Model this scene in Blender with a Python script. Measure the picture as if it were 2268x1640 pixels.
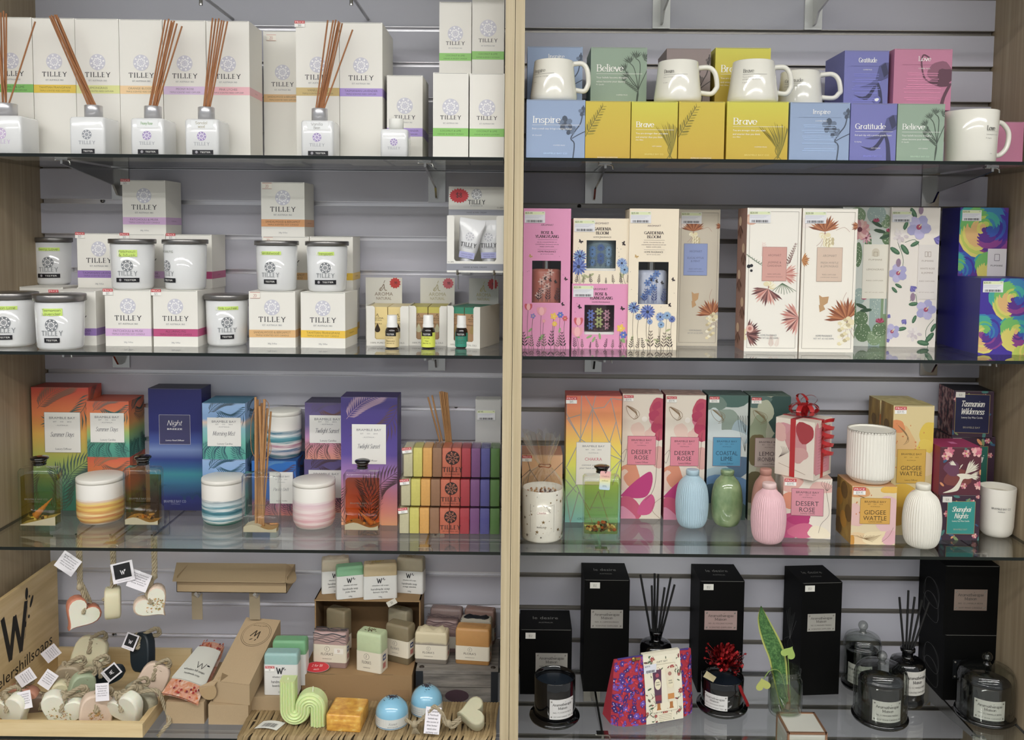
import bpy, math, random
from mathutils import Vector, Matrix
pi=math.pi; sin=math.sin; cos=math.cos
SC=bpy.context.scene; COL=SC.collection
for o_ in list(bpy.data.objects): bpy.data.objects.remove(o_)
# ---------------- camera, world, exposure ----------------
F=1988.8; CX=1134.0; CY=655.25; PITCH=.06938; ROLL=.008926; YAW=-.004784
CAM=Vector((.00484,-1.99673,.61504))
def _c2w(X,U,Fw):
    c,s=cos(ROLL),sin(ROLL); x=X*c-U*s; up=X*s+U*c
    c,s=cos(PITCH),sin(PITCH); y=Fw*c+up*s; z=-Fw*s+up*c
    c,s=cos(YAW),sin(YAW); return Vector((x*c+y*s,-x*s+y*c,z))
cd=bpy.data.cameras.new('camera'); cam=bpy.data.objects.new('camera',cd); COL.objects.link(cam)
cd.sensor_width=36; cd.lens=F/2268*36; cd.shift_y=-(820-CY)/2268; cd.clip_start=.05; cd.clip_end=60
R_=Matrix((_c2w(1,0,0),_c2w(0,1,0),-_c2w(0,0,1))).transposed().to_4x4()
cam.matrix_world=Matrix.Translation(CAM)@R_
SC.camera=cam
SC.view_settings.view_transform='Standard'; SC.view_settings.look='None'; SC.view_settings.gamma=1
SC.view_settings.use_curve_mapping=False; SC.cycles.transparent_max_bounces=40; SC.view_settings.exposure=0.8
W=bpy.data.worlds.new('shop_air'); SC.world=W; W.use_nodes=True
W.node_tree.nodes['Background'].inputs[0].default_value=(.93,.97,1,1)
W.node_tree.nodes['Background'].inputs[1].default_value=0.27
def ray(px,py): return _c2w((px-CX)/F,(CY-py)/F,1)
def Px(px,py,x): d=ray(px,py); return CAM+d*((x-CAM.x)/d.x)
def P(px,py,Y): d=ray(px,py); return CAM+d*((Y-CAM.y)/d.y)      # point on the vertical plane y=Y
def Pz(px,py,z): d=ray(px,py); return CAM+d*((z-CAM.z)/d.z)     # point on the level plane z
XL,XR,PL,PR,D=-1.0526,1.0413,-.0198,.0163,.30
Z1,Z2,Z3,Z4=.7571,.3819,0.,-.381
# ---------------- materials ----------------
_M={}
def lin(h):
    h=h.lstrip('#'); c=[(lambda v:((v+.055)/1.055)**2.4 if v>.04 else v/12.92)(int(h[i:i+2],16)/255) for i in (0,2,4)]
    g=.3*c[0]+.55*c[1]+.15*c[2]; return [g+(x-g)*.88 for x in c]+[1]
def M(col,r=.55,met=0.,coat=0.,bump=0.,bs=300,var=0.,sub=0.):
    k=(col,r,met,coat,bump,bs,var,sub)
    if k in _M: return _M[k]
    m=bpy.data.materials.new('m'+col); m.use_nodes=True; nt=m.node_tree; b=nt.nodes['Principled BSDF']
    b.inputs['Base Color'].default_value=lin(col); b.inputs['Roughness'].default_value=r; b.inputs['Metallic'].default_value=met
    b.inputs['Coat Weight'].default_value=coat; b.inputs['Coat Roughness'].default_value=.05
    if sub: b.inputs['Subsurface Weight'].default_value=sub; b.inputs['Subsurface Scale'].default_value=.004
    if bump or var:
        tc=nt.nodes.new('ShaderNodeTexCoord'); n=nt.nodes.new('ShaderNodeTexNoise'); n.inputs['Scale'].default_value=bs; n.inputs['Detail'].default_value=2
        nt.links.new(tc.outputs['Object'],n.inputs['Vector'])
        if bump:
            bp=nt.nodes.new('ShaderNodeBump'); bp.inputs['Strength'].default_value=bump; bp.inputs['Distance'].default_value=.001
            nt.links.new(n.outputs[0],bp.inputs['Height']); nt.links.new(bp.outputs[0],b.inputs['Normal'])
        if var:
            mx=nt.nodes.new('ShaderNodeMixRGB'); c=lin(col); mx.inputs[1].default_value=[max(0,x*(1-var)) for x in c[:3]]+[1]; mx.inputs[2].default_value=[min(1,x*(1+var*.6)) for x in c[:3]]+[1]
            nt.links.new(n.outputs[0],mx.inputs[0]); nt.links.new(mx.outputs[0],b.inputs['Base Color'])
    _M[k]=m; return m
def ramp(stops,axis='z',r=.5,noise=0.,ns=6,coat=0.,dist=.0,interp='LINEAR',stretch=(1,1,1),bump=0.):
    """printed colours that run over the thing (generated coordinates), optionally broken up by noise"""
    k=('R',tuple(stops),axis,r,noise,ns,coat,interp,stretch,bump)
    if k in _M: return _M[k]
    m=bpy.data.materials.new('print'); m.use_nodes=True; nt=m.node_tree; b=nt.nodes['Principled BSDF']; b.inputs['Roughness'].default_value=r; b.inputs['Coat Weight'].default_value=coat
    tc=nt.nodes.new('ShaderNodeTexCoord'); mp=nt.nodes.new('ShaderNodeMapping'); mp.inputs['Scale'].default_value=stretch
    n=nt.nodes.new('ShaderNodeTexNoise'); n.inputs['Scale'].default_value=ns; n.inputs['Detail'].default_value=3
    nt.links.new(tc.outputs['Generated'],mp.inputs[0]); nt.links.new(mp.outputs[0],n.inputs['Vector'])
    cr=nt.nodes.new('ShaderNodeValToRGB'); cr.color_ramp.interpolation=interp
    el=cr.color_ramp.elements
    while len(el)>1: el.remove(el[0])
    el[0].position=stops[0][0]; el[0].color=lin(stops[0][1])
    for p_,c_ in stops[1:]: e=el.new(p_); e.color=lin(c_)
    if axis=='n': nt.links.new(n.outputs[0],cr.inputs[0])
    else:
        sx=nt.nodes.new('ShaderNodeSeparateXYZ'); nt.links.new(tc.outputs['Generated'],sx.inputs[0])
        ma=nt.nodes.new('ShaderNodeMath'); ma.operation='MULTIPLY_ADD'; ma.inputs[1].default_value=noise; ma.inputs[2].default_value=0
        sb=nt.nodes.new('ShaderNodeMath'); sb.operation='SUBTRACT'; sb.inputs[1].default_value=.5
        nt.links.new(n.outputs[0],sb.inputs[0]); nt.links.new(sb.outputs[0],ma.inputs[0]); nt.links.new(sx.outputs['xyz'.index(axis)],ma.inputs[2]); nt.links.new(ma.outputs[0],cr.inputs[0])
    nt.links.new(cr.outputs[0],b.inputs['Base Color'])
    if bump:
        bp=nt.nodes.new('ShaderNodeBump'); bp.inputs['Strength'].default_value=bump; bp.inputs['Distance'].default_value=.002
        nt.links.new(n.outputs[0],bp.inputs['Height']); nt.links.new(bp.outputs[0],b.inputs['Normal'])
    _M[k]=m; return m
def woodm(c1,c2,c3,r=.55,sc=(60,60,1.6),ns=1.6):
    k=('W',c1,c2,c3,sc,ns)
    if k in _M: return _M[k]
    m=bpy.data.materials.new('wood_grain'); m.use_nodes=True; nt=m.node_tree; b=nt.nodes['Principled BSDF']; b.inputs['Roughness'].default_value=r
    tc=nt.nodes.new('ShaderNodeTexCoord'); mp=nt.nodes.new('ShaderNodeMapping'); mp.inputs['Scale'].default_value=sc
    n=nt.nodes.new('ShaderNodeTexNoise'); n.inputs['Scale'].default_value=ns; n.inputs['Detail'].default_value=6; n.inputs['Roughness'].default_value=.6
    cr=nt.nodes.new('ShaderNodeValToRGB'); e=cr.color_ramp.elements; e[0].position=.3; e[0].color=lin(c1); e[1].position=.7; e[1].color=lin(c3); x=e.new(.5); x.color=lin(c2)
    nt.links.new(tc.outputs['Object'],mp.inputs[0]); nt.links.new(mp.outputs[0],n.inputs['Vector']); nt.links.new(n.outputs[0],cr.inputs[0]); nt.links.new(cr.outputs[0],b.inputs['Base Color'])
    bp=nt.nodes.new('ShaderNodeBump'); bp.inputs['Strength'].default_value=.15; bp.inputs['Distance'].default_value=.001; nt.links.new(n.outputs[0],bp.inputs['Height']); nt.links.new(bp.outputs[0],b.inputs['Normal'])
    _M[k]=m; return m
def glass(tint='#ffffff',ior=1.5,r=.0,k0=1.,rim=0.):
    k=('G',tint,ior,r,k0,rim)
    if k in _M: return _M[k]
    m=bpy.data.materials.new('clear_glass'); m.use_nodes=True; nt=m.node_tree; nt.nodes.clear()
    out=nt.nodes.new('ShaderNodeOutputMaterial'); t=nt.nodes.new('ShaderNodeBsdfTransparent'); t.inputs[0].default_value=lin(tint)
    g=nt.nodes.new('ShaderNodeBsdfGlossy'); g.inputs['Roughness'].default_value=r; g.inputs[0].default_value=(k0,k0,k0,1)
    ge=nt.nodes.new('ShaderNodeNewGeometry'); ma=nt.nodes.new('ShaderNodeMath'); ma.operation='MULTIPLY_ADD'; ma.inputs[1].default_value=1/ior-ior; ma.inputs[2].default_value=ior
    fr=nt.nodes.new('ShaderNodeFresnel'); mx=nt.nodes.new('ShaderNodeMixShader')
    nt.links.new(ge.outputs['Backfacing'],ma.inputs[0]); nt.links.new(ma.outputs[0],fr.inputs[0]); nt.links.new(fr.outputs[0],mx.inputs[0])
    nt.links.new(t.outputs[0],mx.inputs[1]); nt.links.new(g.outputs[0],mx.inputs[2]); nt.links.new(mx.outputs[0],out.inputs[0])
    if rim:   # the glass is thicker along the line of sight near its outline
        lw=nt.nodes.new('ShaderNodeLayerWeight'); lw.inputs[0].default_value=.5; pw=nt.nodes.new('ShaderNodeMath'); pw.operation='POWER'; pw.inputs[1].default_value=4
        mc=nt.nodes.new('ShaderNodeMixRGB'); mc.inputs[1].default_value=lin(tint); mc.inputs[2].default_value=[c*rim for c in lin(tint)[:3]]+[1]
        nt.links.new(lw.outputs['Facing'],pw.inputs[0]); nt.links.new(pw.outputs[0],mc.inputs[0]); nt.links.new(mc.outputs[0],t.inputs[0])
    _M[k]=m; return m
# ---------------- mesh builder ----------------
class Mb:
    def __init__(s): s.v=[]; s.f=[]; s.m=[]; s.ms=[]; s.sm=[]
    def mi(s,m):
        for i,x in enumerate(s.ms):
            if x is m: return i
        s.ms.append(m); return len(s.ms)-1
    def add(s,vs,fs,m,smooth=False):
        b=len(s.v); s.v+= [tuple(x) for x in vs]; i=s.mi(m)
        for f in fs: s.f.append([b+k for k in f]); s.m.append(i); s.sm.append(smooth)
        return s
    def box(s,x0,x1,y0,y1,z0,z1,m,mt=None,ms=None,mf=None):
        v=[(x,y,z) for z in (z0,z1) for y in (y0,y1) for x in (x0,x1)]
        s.add(v,[(0,1,5,4)],mf or m); s.add(v,[(2,0,4,6),(1,3,7,5)],ms or m); s.add(v,[(3,2,6,7)],ms or m); s.add(v,[(4,5,7,6)],mt or m); s.add(v,[(0,2,3,1)],m); return s
    def lathe(s,prof,m,n=40,cx=0,cy=0,z0=0,rib=0,ribd=0,cap0=True,cap1=True,smooth=True,sy=1.):
        vs=[]; 
        for r,z in prof:
            for k in range(n):
                a=2*pi*k/n; rr=r*(1+ribd*(.5+.5*cos(rib*a))) if rib else r
                vs.append((cx+rr*sin(a),cy-rr*cos(a)*sy,z0+z))
        fs=[(i*n+k,i*n+(k+1)%n,(i+1)*n+(k+1)%n,(i+1)*n+k) for i in range(len(prof)-1) for k in range(n)]
        s.add(vs,fs,m,smooth)
        if cap0: s.add(vs[:n],[tuple(reversed(range(n)))],m)
        if cap1: s.add(vs[-n:],[tuple(range(n))],m)
        return s
    def loft(s,secs,m,nc=5,cap=True,smooth=True,mt=None):
        """secs: (z, half width, half depth, corner radius[,cx,cy])"""
        vs=[];n=4*(nc+1)
        for q in secs:
            z,hw,hd,cr=q[:4]; ox,oy=(q[4],q[5]) if len(q)>4 else (0,0); cr=min(cr,hw,hd)
            for qi,(sx,sy) in enumerate(((1,-1),(1,1),(-1,1),(-1,-1))):
                a0=-pi/2+qi*pi/2
                for j in range(nc+1):
                    a=a0+j/nc*pi/2; vs.append((ox+sx*(hw-cr)+cr*cos(a),oy+sy*(hd-cr)+cr*sin(a),z))
        fs=[(i*n+k,i*n+(k+1)%n,(i+1)*n+(k+1)%n,(i+1)*n+k) for i in range(len(secs)-1) for k in range(n)]
        s.add(vs,fs,m,smooth)
        if cap: s.add(vs[:n],[tuple(reversed(range(n)))],m); s.add(vs[-n:],[tuple(range(n))],mt or m)
        return s
    def tube(s,pts,r,m,n=8,smooth=True,closed=False):
        pts=[Vector(p) for p in pts]; N=len(pts); vs=[]; up=Vector((0,0,1)); pn=None
        for i,p in enumerate(pts):
            t=(pts[min(i+1,N-1)]-pts[max(i-1,0)]) if not closed else pts[(i+1)%N]-pts[i-1]
            t.normalize()
            if pn is None: pn=t.orthogonal().normalized()
            pn=(pn-t*pn.dot(t)); pn=pn.normalized() if pn.length>1e-6 else t.orthogonal().normalized()
            b=t.cross(pn); rr=r[i] if isinstance(r,(list,tuple)) else r
            for k in range(n): a=2*pi*k/n; vs.append(p+(pn*cos(a)+b*sin(a))*rr)
        M_=N if closed else N-1
        fs=[(i*n+k,i*n+(k+1)%n,((i+1)%N)*n+(k+1)%n,((i+1)%N)*n+k) for i in range(M_) for k in range(n)]
        s.add(vs,fs,m,smooth)
        if not closed: s.add(vs[:n],[tuple(reversed(range(n)))],m); s.add(vs[-n:],[tuple(range(n))],m)
        return s
    def rope(s,pts,r,m,tw=260):
        pts=[Vector(p) for p in pts]
        # resample
        q=[pts[0]]; L=[0.]
        for a,b in zip(pts,pts[1:]):
            k=max(1,int((b-a).length/.0035))
            for j in range(1,k+1): q.append(a+(b-a)*j/k); L.append(L[-1]+(b-a).length/k)
        for st in range(3):
            o=[];pn=None
            for i,p in enumerate(q):
                t=(q[min(i+1,len(q)-1)]-q[max(i-1,0)]).normalized()
                if pn is None: pn=t.orthogonal().normalized()
                pn=pn-t*pn.dot(t); pn=pn.normalized() if pn.length>1e-6 else t.orthogonal().normalized()
                a=L[i]*tw+st*2*pi/3; o.append(p+(pn*cos(a)+t.cross(pn)*sin(a)*.6)*r*.62)
            s.tube(o,r*.5,m,5)
        return s
    def ext(s,pts,y0,y1,m,ms=None,smooth=False,bev=0.):
        """outline pts (x,z) pushed from y0 to y1, front edge softened by bev"""
        n=len(pts); cx=sum(p[0] for p in pts)/n; cz=sum(p[1] for p in pts)/n
        rings=[]
        if bev:
            k=bev
            def sh(f): return [(cx+(x-cx)*f,cz+(z-cz)*f) for x,z in pts]
            ext_=max(max(abs(x-cx),abs(z-cz)) for x,z in pts); f1=1-k/ext_; f2=1-k*.3/ext_
            rings=[(sh(f1),y0),(sh(f2),y0+k*.3),(pts,y0+k),(pts,y1-k),(sh(f2),y1-k*.3),(sh(f1),y1)]
        else: rings=[(pts,y0),(pts,y1)]
        vs=[(x,y,z) for r_,y in rings for x,z in r_]
        fs=[(i*n+k,i*n+(k+1)%n,(i+1)*n+(k+1)%n,(i+1)*n+k) for i in range(len(rings)-1) for k in range(n)]
        s.add(vs,fs,ms or m,bool(bev)); s.add(vs[:n],[tuple(reversed(range(n)))],m); s.add(vs[-n:],[tuple(range(n))],m); return s
    def xf(s,mat): s.v=[tuple(mat@Vector(v)) for v in s.v]; return s
    def build(s,name,parent=None,loc=(0,0,0),rot=(0,0,0)):
        me=bpy.data.meshes.new(name); me.from_pydata(s.v,[],s.f)
        for m in s.ms: me.materials.append(m)
        me.polygons.foreach_set('material_index',s.m); me.polygons.foreach_set('use_smooth',s.sm); me.update()
        o=bpy.data.objects.new(name,me); COL.objects.link(o); o.location=loc; o.rotation_euler=rot
        if parent: o.parent=parent
        return o
def tag(o,label,cat,group=None):
    o['label']=label; o['category']=cat
    if group: o['group']=group
    return o
def T(name,label,cat,loc=(0,0,0),rot=0,group=None):
    o=bpy.data.objects.new(name,None); o.empty_display_size=.02; COL.objects.link(o); o.location=loc
    o.rotation_euler=rot if isinstance(rot,(tuple,list)) else (0,0,rot); return tag(o,label,cat,group)
def S(o): o['kind']='structure'; return o
# ---------------- lettering ----------------
_TX={}
def txt(s):
    if s in _TX: return _TX[s]
    cu=bpy.data.curves.new('t','FONT'); cu.body=s; cu.size=1; cu.resolution_u=2; cu.fill_mode='FRONT'
    o=bpy.data.objects.new('t',cu); COL.objects.link(o)
    bpy.context.view_layer.update(); me=bpy.data.meshes.new_from_object(o.evaluated_get(bpy.context.evaluated_depsgraph_get()))
    v=[(a.co.x,a.co.y) for a in me.vertices]; f=[tuple(p.vertices) for p in me.polygons]
    bpy.data.objects.remove(o); bpy.data.curves.remove(cu); bpy.data.meshes.remove(me)
    x0=min([a[0] for a in v] or [0]); x1=max([a[0] for a in v] or [1])
    _TX[s]=([((x-x0)/.70,y/.70) for x,y in v],f,(x1-x0)/.70); return _TX[s]
G={}
def _g(ch,adv,*st):
    G[ch]=(adv,[(s_[0]=='~',s_[0]=='|',[tuple(float(q) for q in p.split(',')) for p in s_.lstrip('~|').split()]) for s_ in st])
_g('a',.62,'~.5,.45 .4,.64 .2,.62 .06,.32 .2,.03 .4,.1 .5,.3','|.5,.66 .5,0');_g('b',.62,'|.1,1.05 .1,0','~.1,.45 .25,.64 .45,.6 .55,.33 .42,.04 .22,.03 .1,.15')
_g('c',.52,'~.46,.52 .3,.66 .1,.52 .06,.25 .22,.02 .46,.12');_g('d',.64,'~.52,.45 .38,.64 .16,.6 .06,.32 .2,.03 .4,.08 .52,.2','|.52,1.05 .52,0')
_g('e',.54,'~.08,.36 .48,.38 .42,.6 .25,.66 .08,.5 .06,.22 .22,.02 .46,.13');_g('f',.36,'~.38,.95 .26,1.04 .16,.9 .15,.6 .15,0','.02,.64 .32,.64')
_g('g',.6,'~.48,.45 .35,.65 .12,.58 .07,.32 .2,.06 .4,.12 .5,.3','~.5,.66 .5,.1 .45,-.2 .25,-.3 .08,-.2');_g('h',.62,'|.1,1.05 .1,0','~.1,.4 .3,.65 .48,.6 .52,.4 .52,0')
_g('i',.26,'|.13,.66 .13,0','.12,.86 .15,.9');_g('j',.28,'~.15,.66 .15,0 .1,-.25 -.05,-.28','.14,.86 .17,.9');_g('k',.56,'|.1,1.05 .1,0','.48,.64 .12,.28','.25,.4 .5,0');_g('l',.26,'|.13,1.05 .13,0')
_g('m',.92,'|.1,.66 .1,0','~.1,.42 .28,.65 .44,.6 .47,.4 .47,0','~.47,.42 .65,.65 .8,.6 .84,.4 .84,0');_g('n',.62,'|.1,.66 .1,0','~.1,.4 .3,.65 .48,.6 .52,.4 .52,0')
_g('o',.58,'~.29,.66 .08,.5 .08,.16 .29,0 .5,.16 .5,.5 .29,.66');_g('p',.62,'|.1,.66 .1,-.3','~.1,.45 .25,.65 .46,.6 .55,.33 .42,.04 .22,.03 .1,.15');_g('q',.62,'~.5,.45 .35,.65 .12,.58 .07,.32 .2,.03 .4,.08 .5,.2','|.5,.66 .5,-.3')
_g('r',.42,'|.1,.66 .1,0','~.1,.4 .22,.62 .4,.62');_g('s',.48,'~.4,.54 .25,.66 .09,.54 .14,.4 .34,.28 .4,.13 .24,0 .06,.12');_g('t',.36,'~.16,.9 .16,.3 .18,.04 .36,.04','.02,.64 .32,.64')
_g('u',.62,'~.1,.66 .1,.2 .2,.02 .38,.06 .5,.24','|.5,.66 .5,0');_g('v',.52,'.04,.66 .26,0 .48,.66');_g('w',.8,'.04,.66 .22,0 .4,.6 .58,0 .76,.66');_g('x',.5,'.05,.66 .46,0','.45,.66 .05,0');_g('y',.52,'.05,.66 .27,.02','~.48,.66 .27,.02 .15,-.25 .0,-.28');_g('z',.5,'.06,.64 .44,.64 .05,.02 .46,.02')
_g('A',.78,'.05,0 .38,1 .72,0','.17,.33 .6,.33');_g('B',.7,'|.13,1 .13,0','~.13,.98 .45,.98 .56,.76 .42,.54 .13,.53','~.13,.53 .5,.52 .62,.27 .48,.02 .13,.02');_g('C',.74,'~.66,.82 .4,1 .12,.8 .08,.3 .3,.0 .66,.16')
_g('D',.8,'|.13,1 .13,0','~.13,.98 .45,.98 .7,.75 .7,.25 .45,.02 .13,.02');_g('E',.62,'|.13,1 .13,0','.13,.98 .54,.98','.13,.52 .46,.52','.13,.02 .56,.02');_g('F',.6,'|.13,1 .13,0','.13,.98 .54,.98','.13,.52 .46,.52')
_g('G',.8,'~.68,.82 .4,1 .12,.8 .08,.3 .35,.0 .66,.14','|.66,.42 .66,.05','.45,.42 .66,.42');_g('H',.8,'|.13,1 .13,0','|.66,1 .66,0','.13,.52 .66,.52');_g('I',.34,'|.17,1 .17,0');_g('K',.7,'|.13,1 .13,0','.6,.98 .15,.42','.28,.55 .64,0')
_g('L',.58,'|.13,1 .13,0','.13,.02 .54,.02 .54,.14');_g('M',.95,'|.13,1 .13,0','.13,1 .46,.1 .8,1','|.8,1 .8,0');_g('N',.82,'|.13,1 .13,0','.13,1 .68,0','|.68,1 .68,0');_g('O',.84,'~.42,1 .1,.75 .1,.25 .42,0 .74,.25 .74,.75 .42,1')
_g('P',.66,'|.13,1 .13,0','~.13,.98 .48,.98 .6,.74 .48,.48 .13,.47');_g('R',.72,'|.13,1 .13,0','~.13,.98 .46,.98 .58,.76 .44,.52 .13,.51','.34,.5 .66,0');_g('S',.6,'~.5,.83 .3,1 .1,.8 .2,.58 .46,.42 .52,.2 .3,0 .07,.18')
_g('T',.68,'|.34,1 .34,0','.05,.86 .05,.98 .63,.98 .63,.86');_g('U',.78,'~.13,1 .13,.3 .3,.02 .5,.02 .66,.3 .66,1');_g('V',.74,'.05,1 .37,0 .7,1');_g('W',1.05,'.04,1 .3,0 .52,.85 .74,0 1.0,1');_g('Y',.7,'.04,1 .35,.5 .66,1','|.35,.5 .35,0');_g('&',.8,'~.7,.4 .5,.05 .2,.02 .1,.25 .4,.6 .42,.85 .28,1 .16,.85 .3,.5 .7,0')
_g(' ',.34);_g('.',.2,'.08,.03 .12,.03');_g('-',.4,'.05,.35 .35,.35');_g('$',.6,'~.5,.83 .3,1 .1,.8 .2,.58 .46,.42 .52,.2 .3,0 .07,.18','.3,1.1 .3,-.1')
for ch_,s_ in {'0':'~.25,1 .06,.7 .06,.3 .25,0 .44,.3 .44,.7 .25,1','1':'.1,.8 .26,1 .26,0','2':'~.06,.8 .25,1 .44,.8 .35,.5 .05,.02 .48,.02','3':'~.06,.9 .3,1 .42,.78 .2,.54 .45,.3 .3,0 .05,.12','4':'.35,0 .35,1 .05,.3 .5,.3','5':'~.44,1 .12,1 .1,.58 .35,.62 .45,.3 .28,0 .06,.1','6':'~.42,.95 .15,.7 .06,.3 .25,0 .45,.25 .3,.5 .08,.35','7':'.05,1 .46,1 .2,0','8':'~.25,.54 .08,.78 .25,1 .42,.78 .25,.54 .05,.27 .25,0 .45,.27 .25,.54','9':'~.42,.65 .25,.5 .07,.75 .25,1 .44,.75 .35,.2 .15,0'}.items(): _g(ch_,.55,s_)
def crom(pts,k=4):
    if len(pts)<3: return pts
    q=[pts[0]]+list(pts)+[pts[-1]]
    if pts[0]==pts[-1]: q[0]=pts[-2]; q[-1]=pts[1]
    o=[]
    for i in range(1,len(q)-2):
        a,b,c,d=q[i-1:i+3]
        for j in range(k):
            t=j/k; o.append(tuple(.5*(2*b[n]+(c[n]-a[n])*t+(2*a[n]-5*b[n]+4*c[n]-d[n])*t*t+(3*b[n]-a[n]-3*c[n]+d[n])*t**3) for n in range(len(b))))
    o.append(tuple(q[-2])); return o
def _clip(poly,w,h):
    for ax,lim,sg in ((0,0,1),(0,w,-1),(1,0,1),(1,h,-1)):
        if not poly: return poly
        if all((p[ax]-lim)*sg>=0 for p in poly): continue
        o=[]
        for i,p in enumerate(poly):
            q=poly[i-1]; ip=(p[ax]-lim)*sg>=0; iq=(q[ax]-lim)*sg>=0
            if ip!=iq: t=(lim-q[ax])/(p[ax]-q[ax]); o.append((q[0]+(p[0]-q[0])*t,q[1]+(p[1]-q[1])*t))
            if ip: o.append(p)
        poly=o
    return poly
class Cv:
    """flat print laid out in metres from the lower left corner of a face"""
    def __init__(s,w,h): s.w=w; s.h=h; s.it=[]; s.dx=0; s.dy=0
    def poly(s,pts,m,L=0): s.it.append((pts,None,m,L))
    def rect(s,x0,y0,x1,y1,m,L=0,n=1):
        for i in range(n): a=x0+(x1-x0)*i/n; b=x0+(x1-x0)*(i+1)/n; s.poly([(a,y0),(b,y0),(b,y1),(a,y1)],m,L)
    def ell(s,cx,cy,rx,ry,m,L=0,n=16,rot=0):
        c,d=cos(rot),sin(rot); s.poly([(cx+rx*cos(2*pi*k/n)*c-ry*sin(2*pi*k/n)*d,cy+rx*cos(2*pi*k/n)*d+ry*sin(2*pi*k/n)*c) for k in range(n)],m,L)
    def line(s,pts,wd,m,L=0,rx=None,ry=None,rot=0):
        rx=rx or wd/2; ry=ry or wd/2
        for (x0,y0),(x1,y1) in zip(pts,pts[1:]):
            l=math.hypot(x1-x0,y1-y0)
            if l<1e-9: continue
            nx,ny=-(y1-y0)/l,(x1-x0)/l; hw=math.hypot(rx*nx,ry*ny); ex=(x1-x0)/l*hw*.5; ey=(y1-y0)/l*hw*.5
            s.poly([(x0-ex-nx*hw,y0-ey-ny*hw),(x1+ex-nx*hw,y1+ey-ny*hw),(x1+ex+nx*hw,y1+ey+ny*hw),(x0-ex+nx*hw,y0-ey+ny*hw)],m,L)
    def frame(s,x0,y0,x1,y1,wd,m,L=0): s.line([(x0,y0),(x1,y0),(x1,y1),(x0,y1),(x0,y0)],wd,m,L)
    def text(s,t,cx,cy,h,m,L=1,wmax=None,al='C',sh=0,wd=None,rot=0):
        v,f,w=txt(t); k=h; kx=h*(1 if wd is None else wd/(w*h))
        if wmax and w*kx>wmax: kx=wmax/w
        x0=cx-(w*kx/2 if al=='C' else (w*kx if al=='R' else 0)); y0=cy-h/2
        pts=[(x0+a*kx+sh*b*k,y0+b*k) for a,b in v]
        if rot: c,d=cos(rot),sin(rot); pts=[(cx+(a-cx)*c-(b-cy)*d,cy+(a-cx)*d+(b-cy)*c) for a,b in pts]
        s.it.append((pts,f,m,L))
    def pen(s,t,cx,cy,h,m,L=1,th=.16,tn=.04,al='C',sh=0,serif=True,wd=None,rot=0,trk=0):
        W_=sum(G[c][0]+trk for c in t if c in G)-trk; kx=h if wd is None else wd/W_
        x=cx-(W_*kx/2 if al=='C' else (W_*kx if al=='R' else 0)); y0=cy-h/2
        def X(p,xx): 
            q=(xx+p[0]*kx+sh*p[1]*h,y0+p[1]*h)
            if rot: c_,d=cos(rot),sin(rot); q=(cx+(q[0]-cx)*c_-(q[1]-cy)*d,cy+(q[0]-cx)*d+(q[1]-cy)*c_)
            return q
        for c in t:
            if c not in G: x+=.3*kx; continue
            a,st=G[c]
            for smo,stem,pt in st:
                q=crom(pt,3) if smo else pt
                s.line([X(p,x) for p in q],0,m,L,rx=th*h/2,ry=tn*h/2)
                if serif and stem:
                    for e in (pt[0],pt[-1]): s.line([X((e[0]-.11,e[1]),x),X((e[0]+.11,e[1]),x)],tn*h,m,L)
            x+=(a+trk)*kx
        return s
    def emit(s,mb,fn,base=.00025,st=.00012):
        for ix,(pts,f,m,L) in enumerate(s.it):
            o=base+L*st+(ix%50)*2.2e-6
            if f is None:
                q=_clip([(x+s.dx,y+s.dy) for x,y in pts],s.w,s.h)
                if len(q)>2:
                    a=sum(q[i-1][0]*q[i][1]-q[i][0]*q[i-1][1] for i in range(len(q)))
                    if a<0: q=q[::-1]
                    mb.add([fn(x,y,o) for x,y in q],[tuple(range(len(q)))],m)
            else:
                ok=[-1e-4<=x<=s.w+1e-4 and -1e-4<=y<=s.h+1e-4 for x,y in pts]; ff=[t for t in f if all(ok[i] for i in t)]
                if ff: mb.add([fn(x,y,o) for x,y in pts],ff,m)
# printed motifs
SIL=M('#c9c8d4',.35,.0); INK=M('#23252b',.5); GREY=M('#8d8f94',.5); WHT=M('#f4f3ee',.5); RED=M('#c8202c',.45); PAPER=M('#e9e6da',.6); FOIL=M('#b9a2d8',.25,.6)
def logo(c,cx,cy,r,m=SIL,L=1,n=8):
    c.ell(cx,cy,r,r,m,L,26)
    w=LOGOW
    for i in range(n):
        a=2*pi*i/n+.2
        for t0,t1,s_,wd in ((.05,.55,.0,.06),(.34,.66,.75,.2),(.34,.66,-.75,.2),(.60,.96,.28,.17),(.60,.96,-.28,.17),(.58,.93,.0,.14)):
            x0,y0=cx+r*t0*cos(a),cy+r*t0*sin(a); b=a+s_; l=(t1-t0)*r
            c.ell(x0+l*.5*cos(b),y0+l*.5*sin(b),l*.46,r*wd*.30,w,L+1,6,b)
LOGOW=M('#f3f2f2',.35)
def daisy(c,x,y,r,n,m,mc,L=1,wd=.3,r0=.15,a0=0.,cr=.22):
    for i in range(n):
        a=a0+2*pi*i/n; c.ell(x+cos(a)*r*(.5+r0/2),y+sin(a)*r*(.5+r0/2),r*(.5-r0/2),r*wd/2,m[i%len(m)] if isinstance(m,(list,tuple)) else m,L,8,a)
    c.ell(x,y,r*cr,r*cr,mc,L+1,8)
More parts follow.
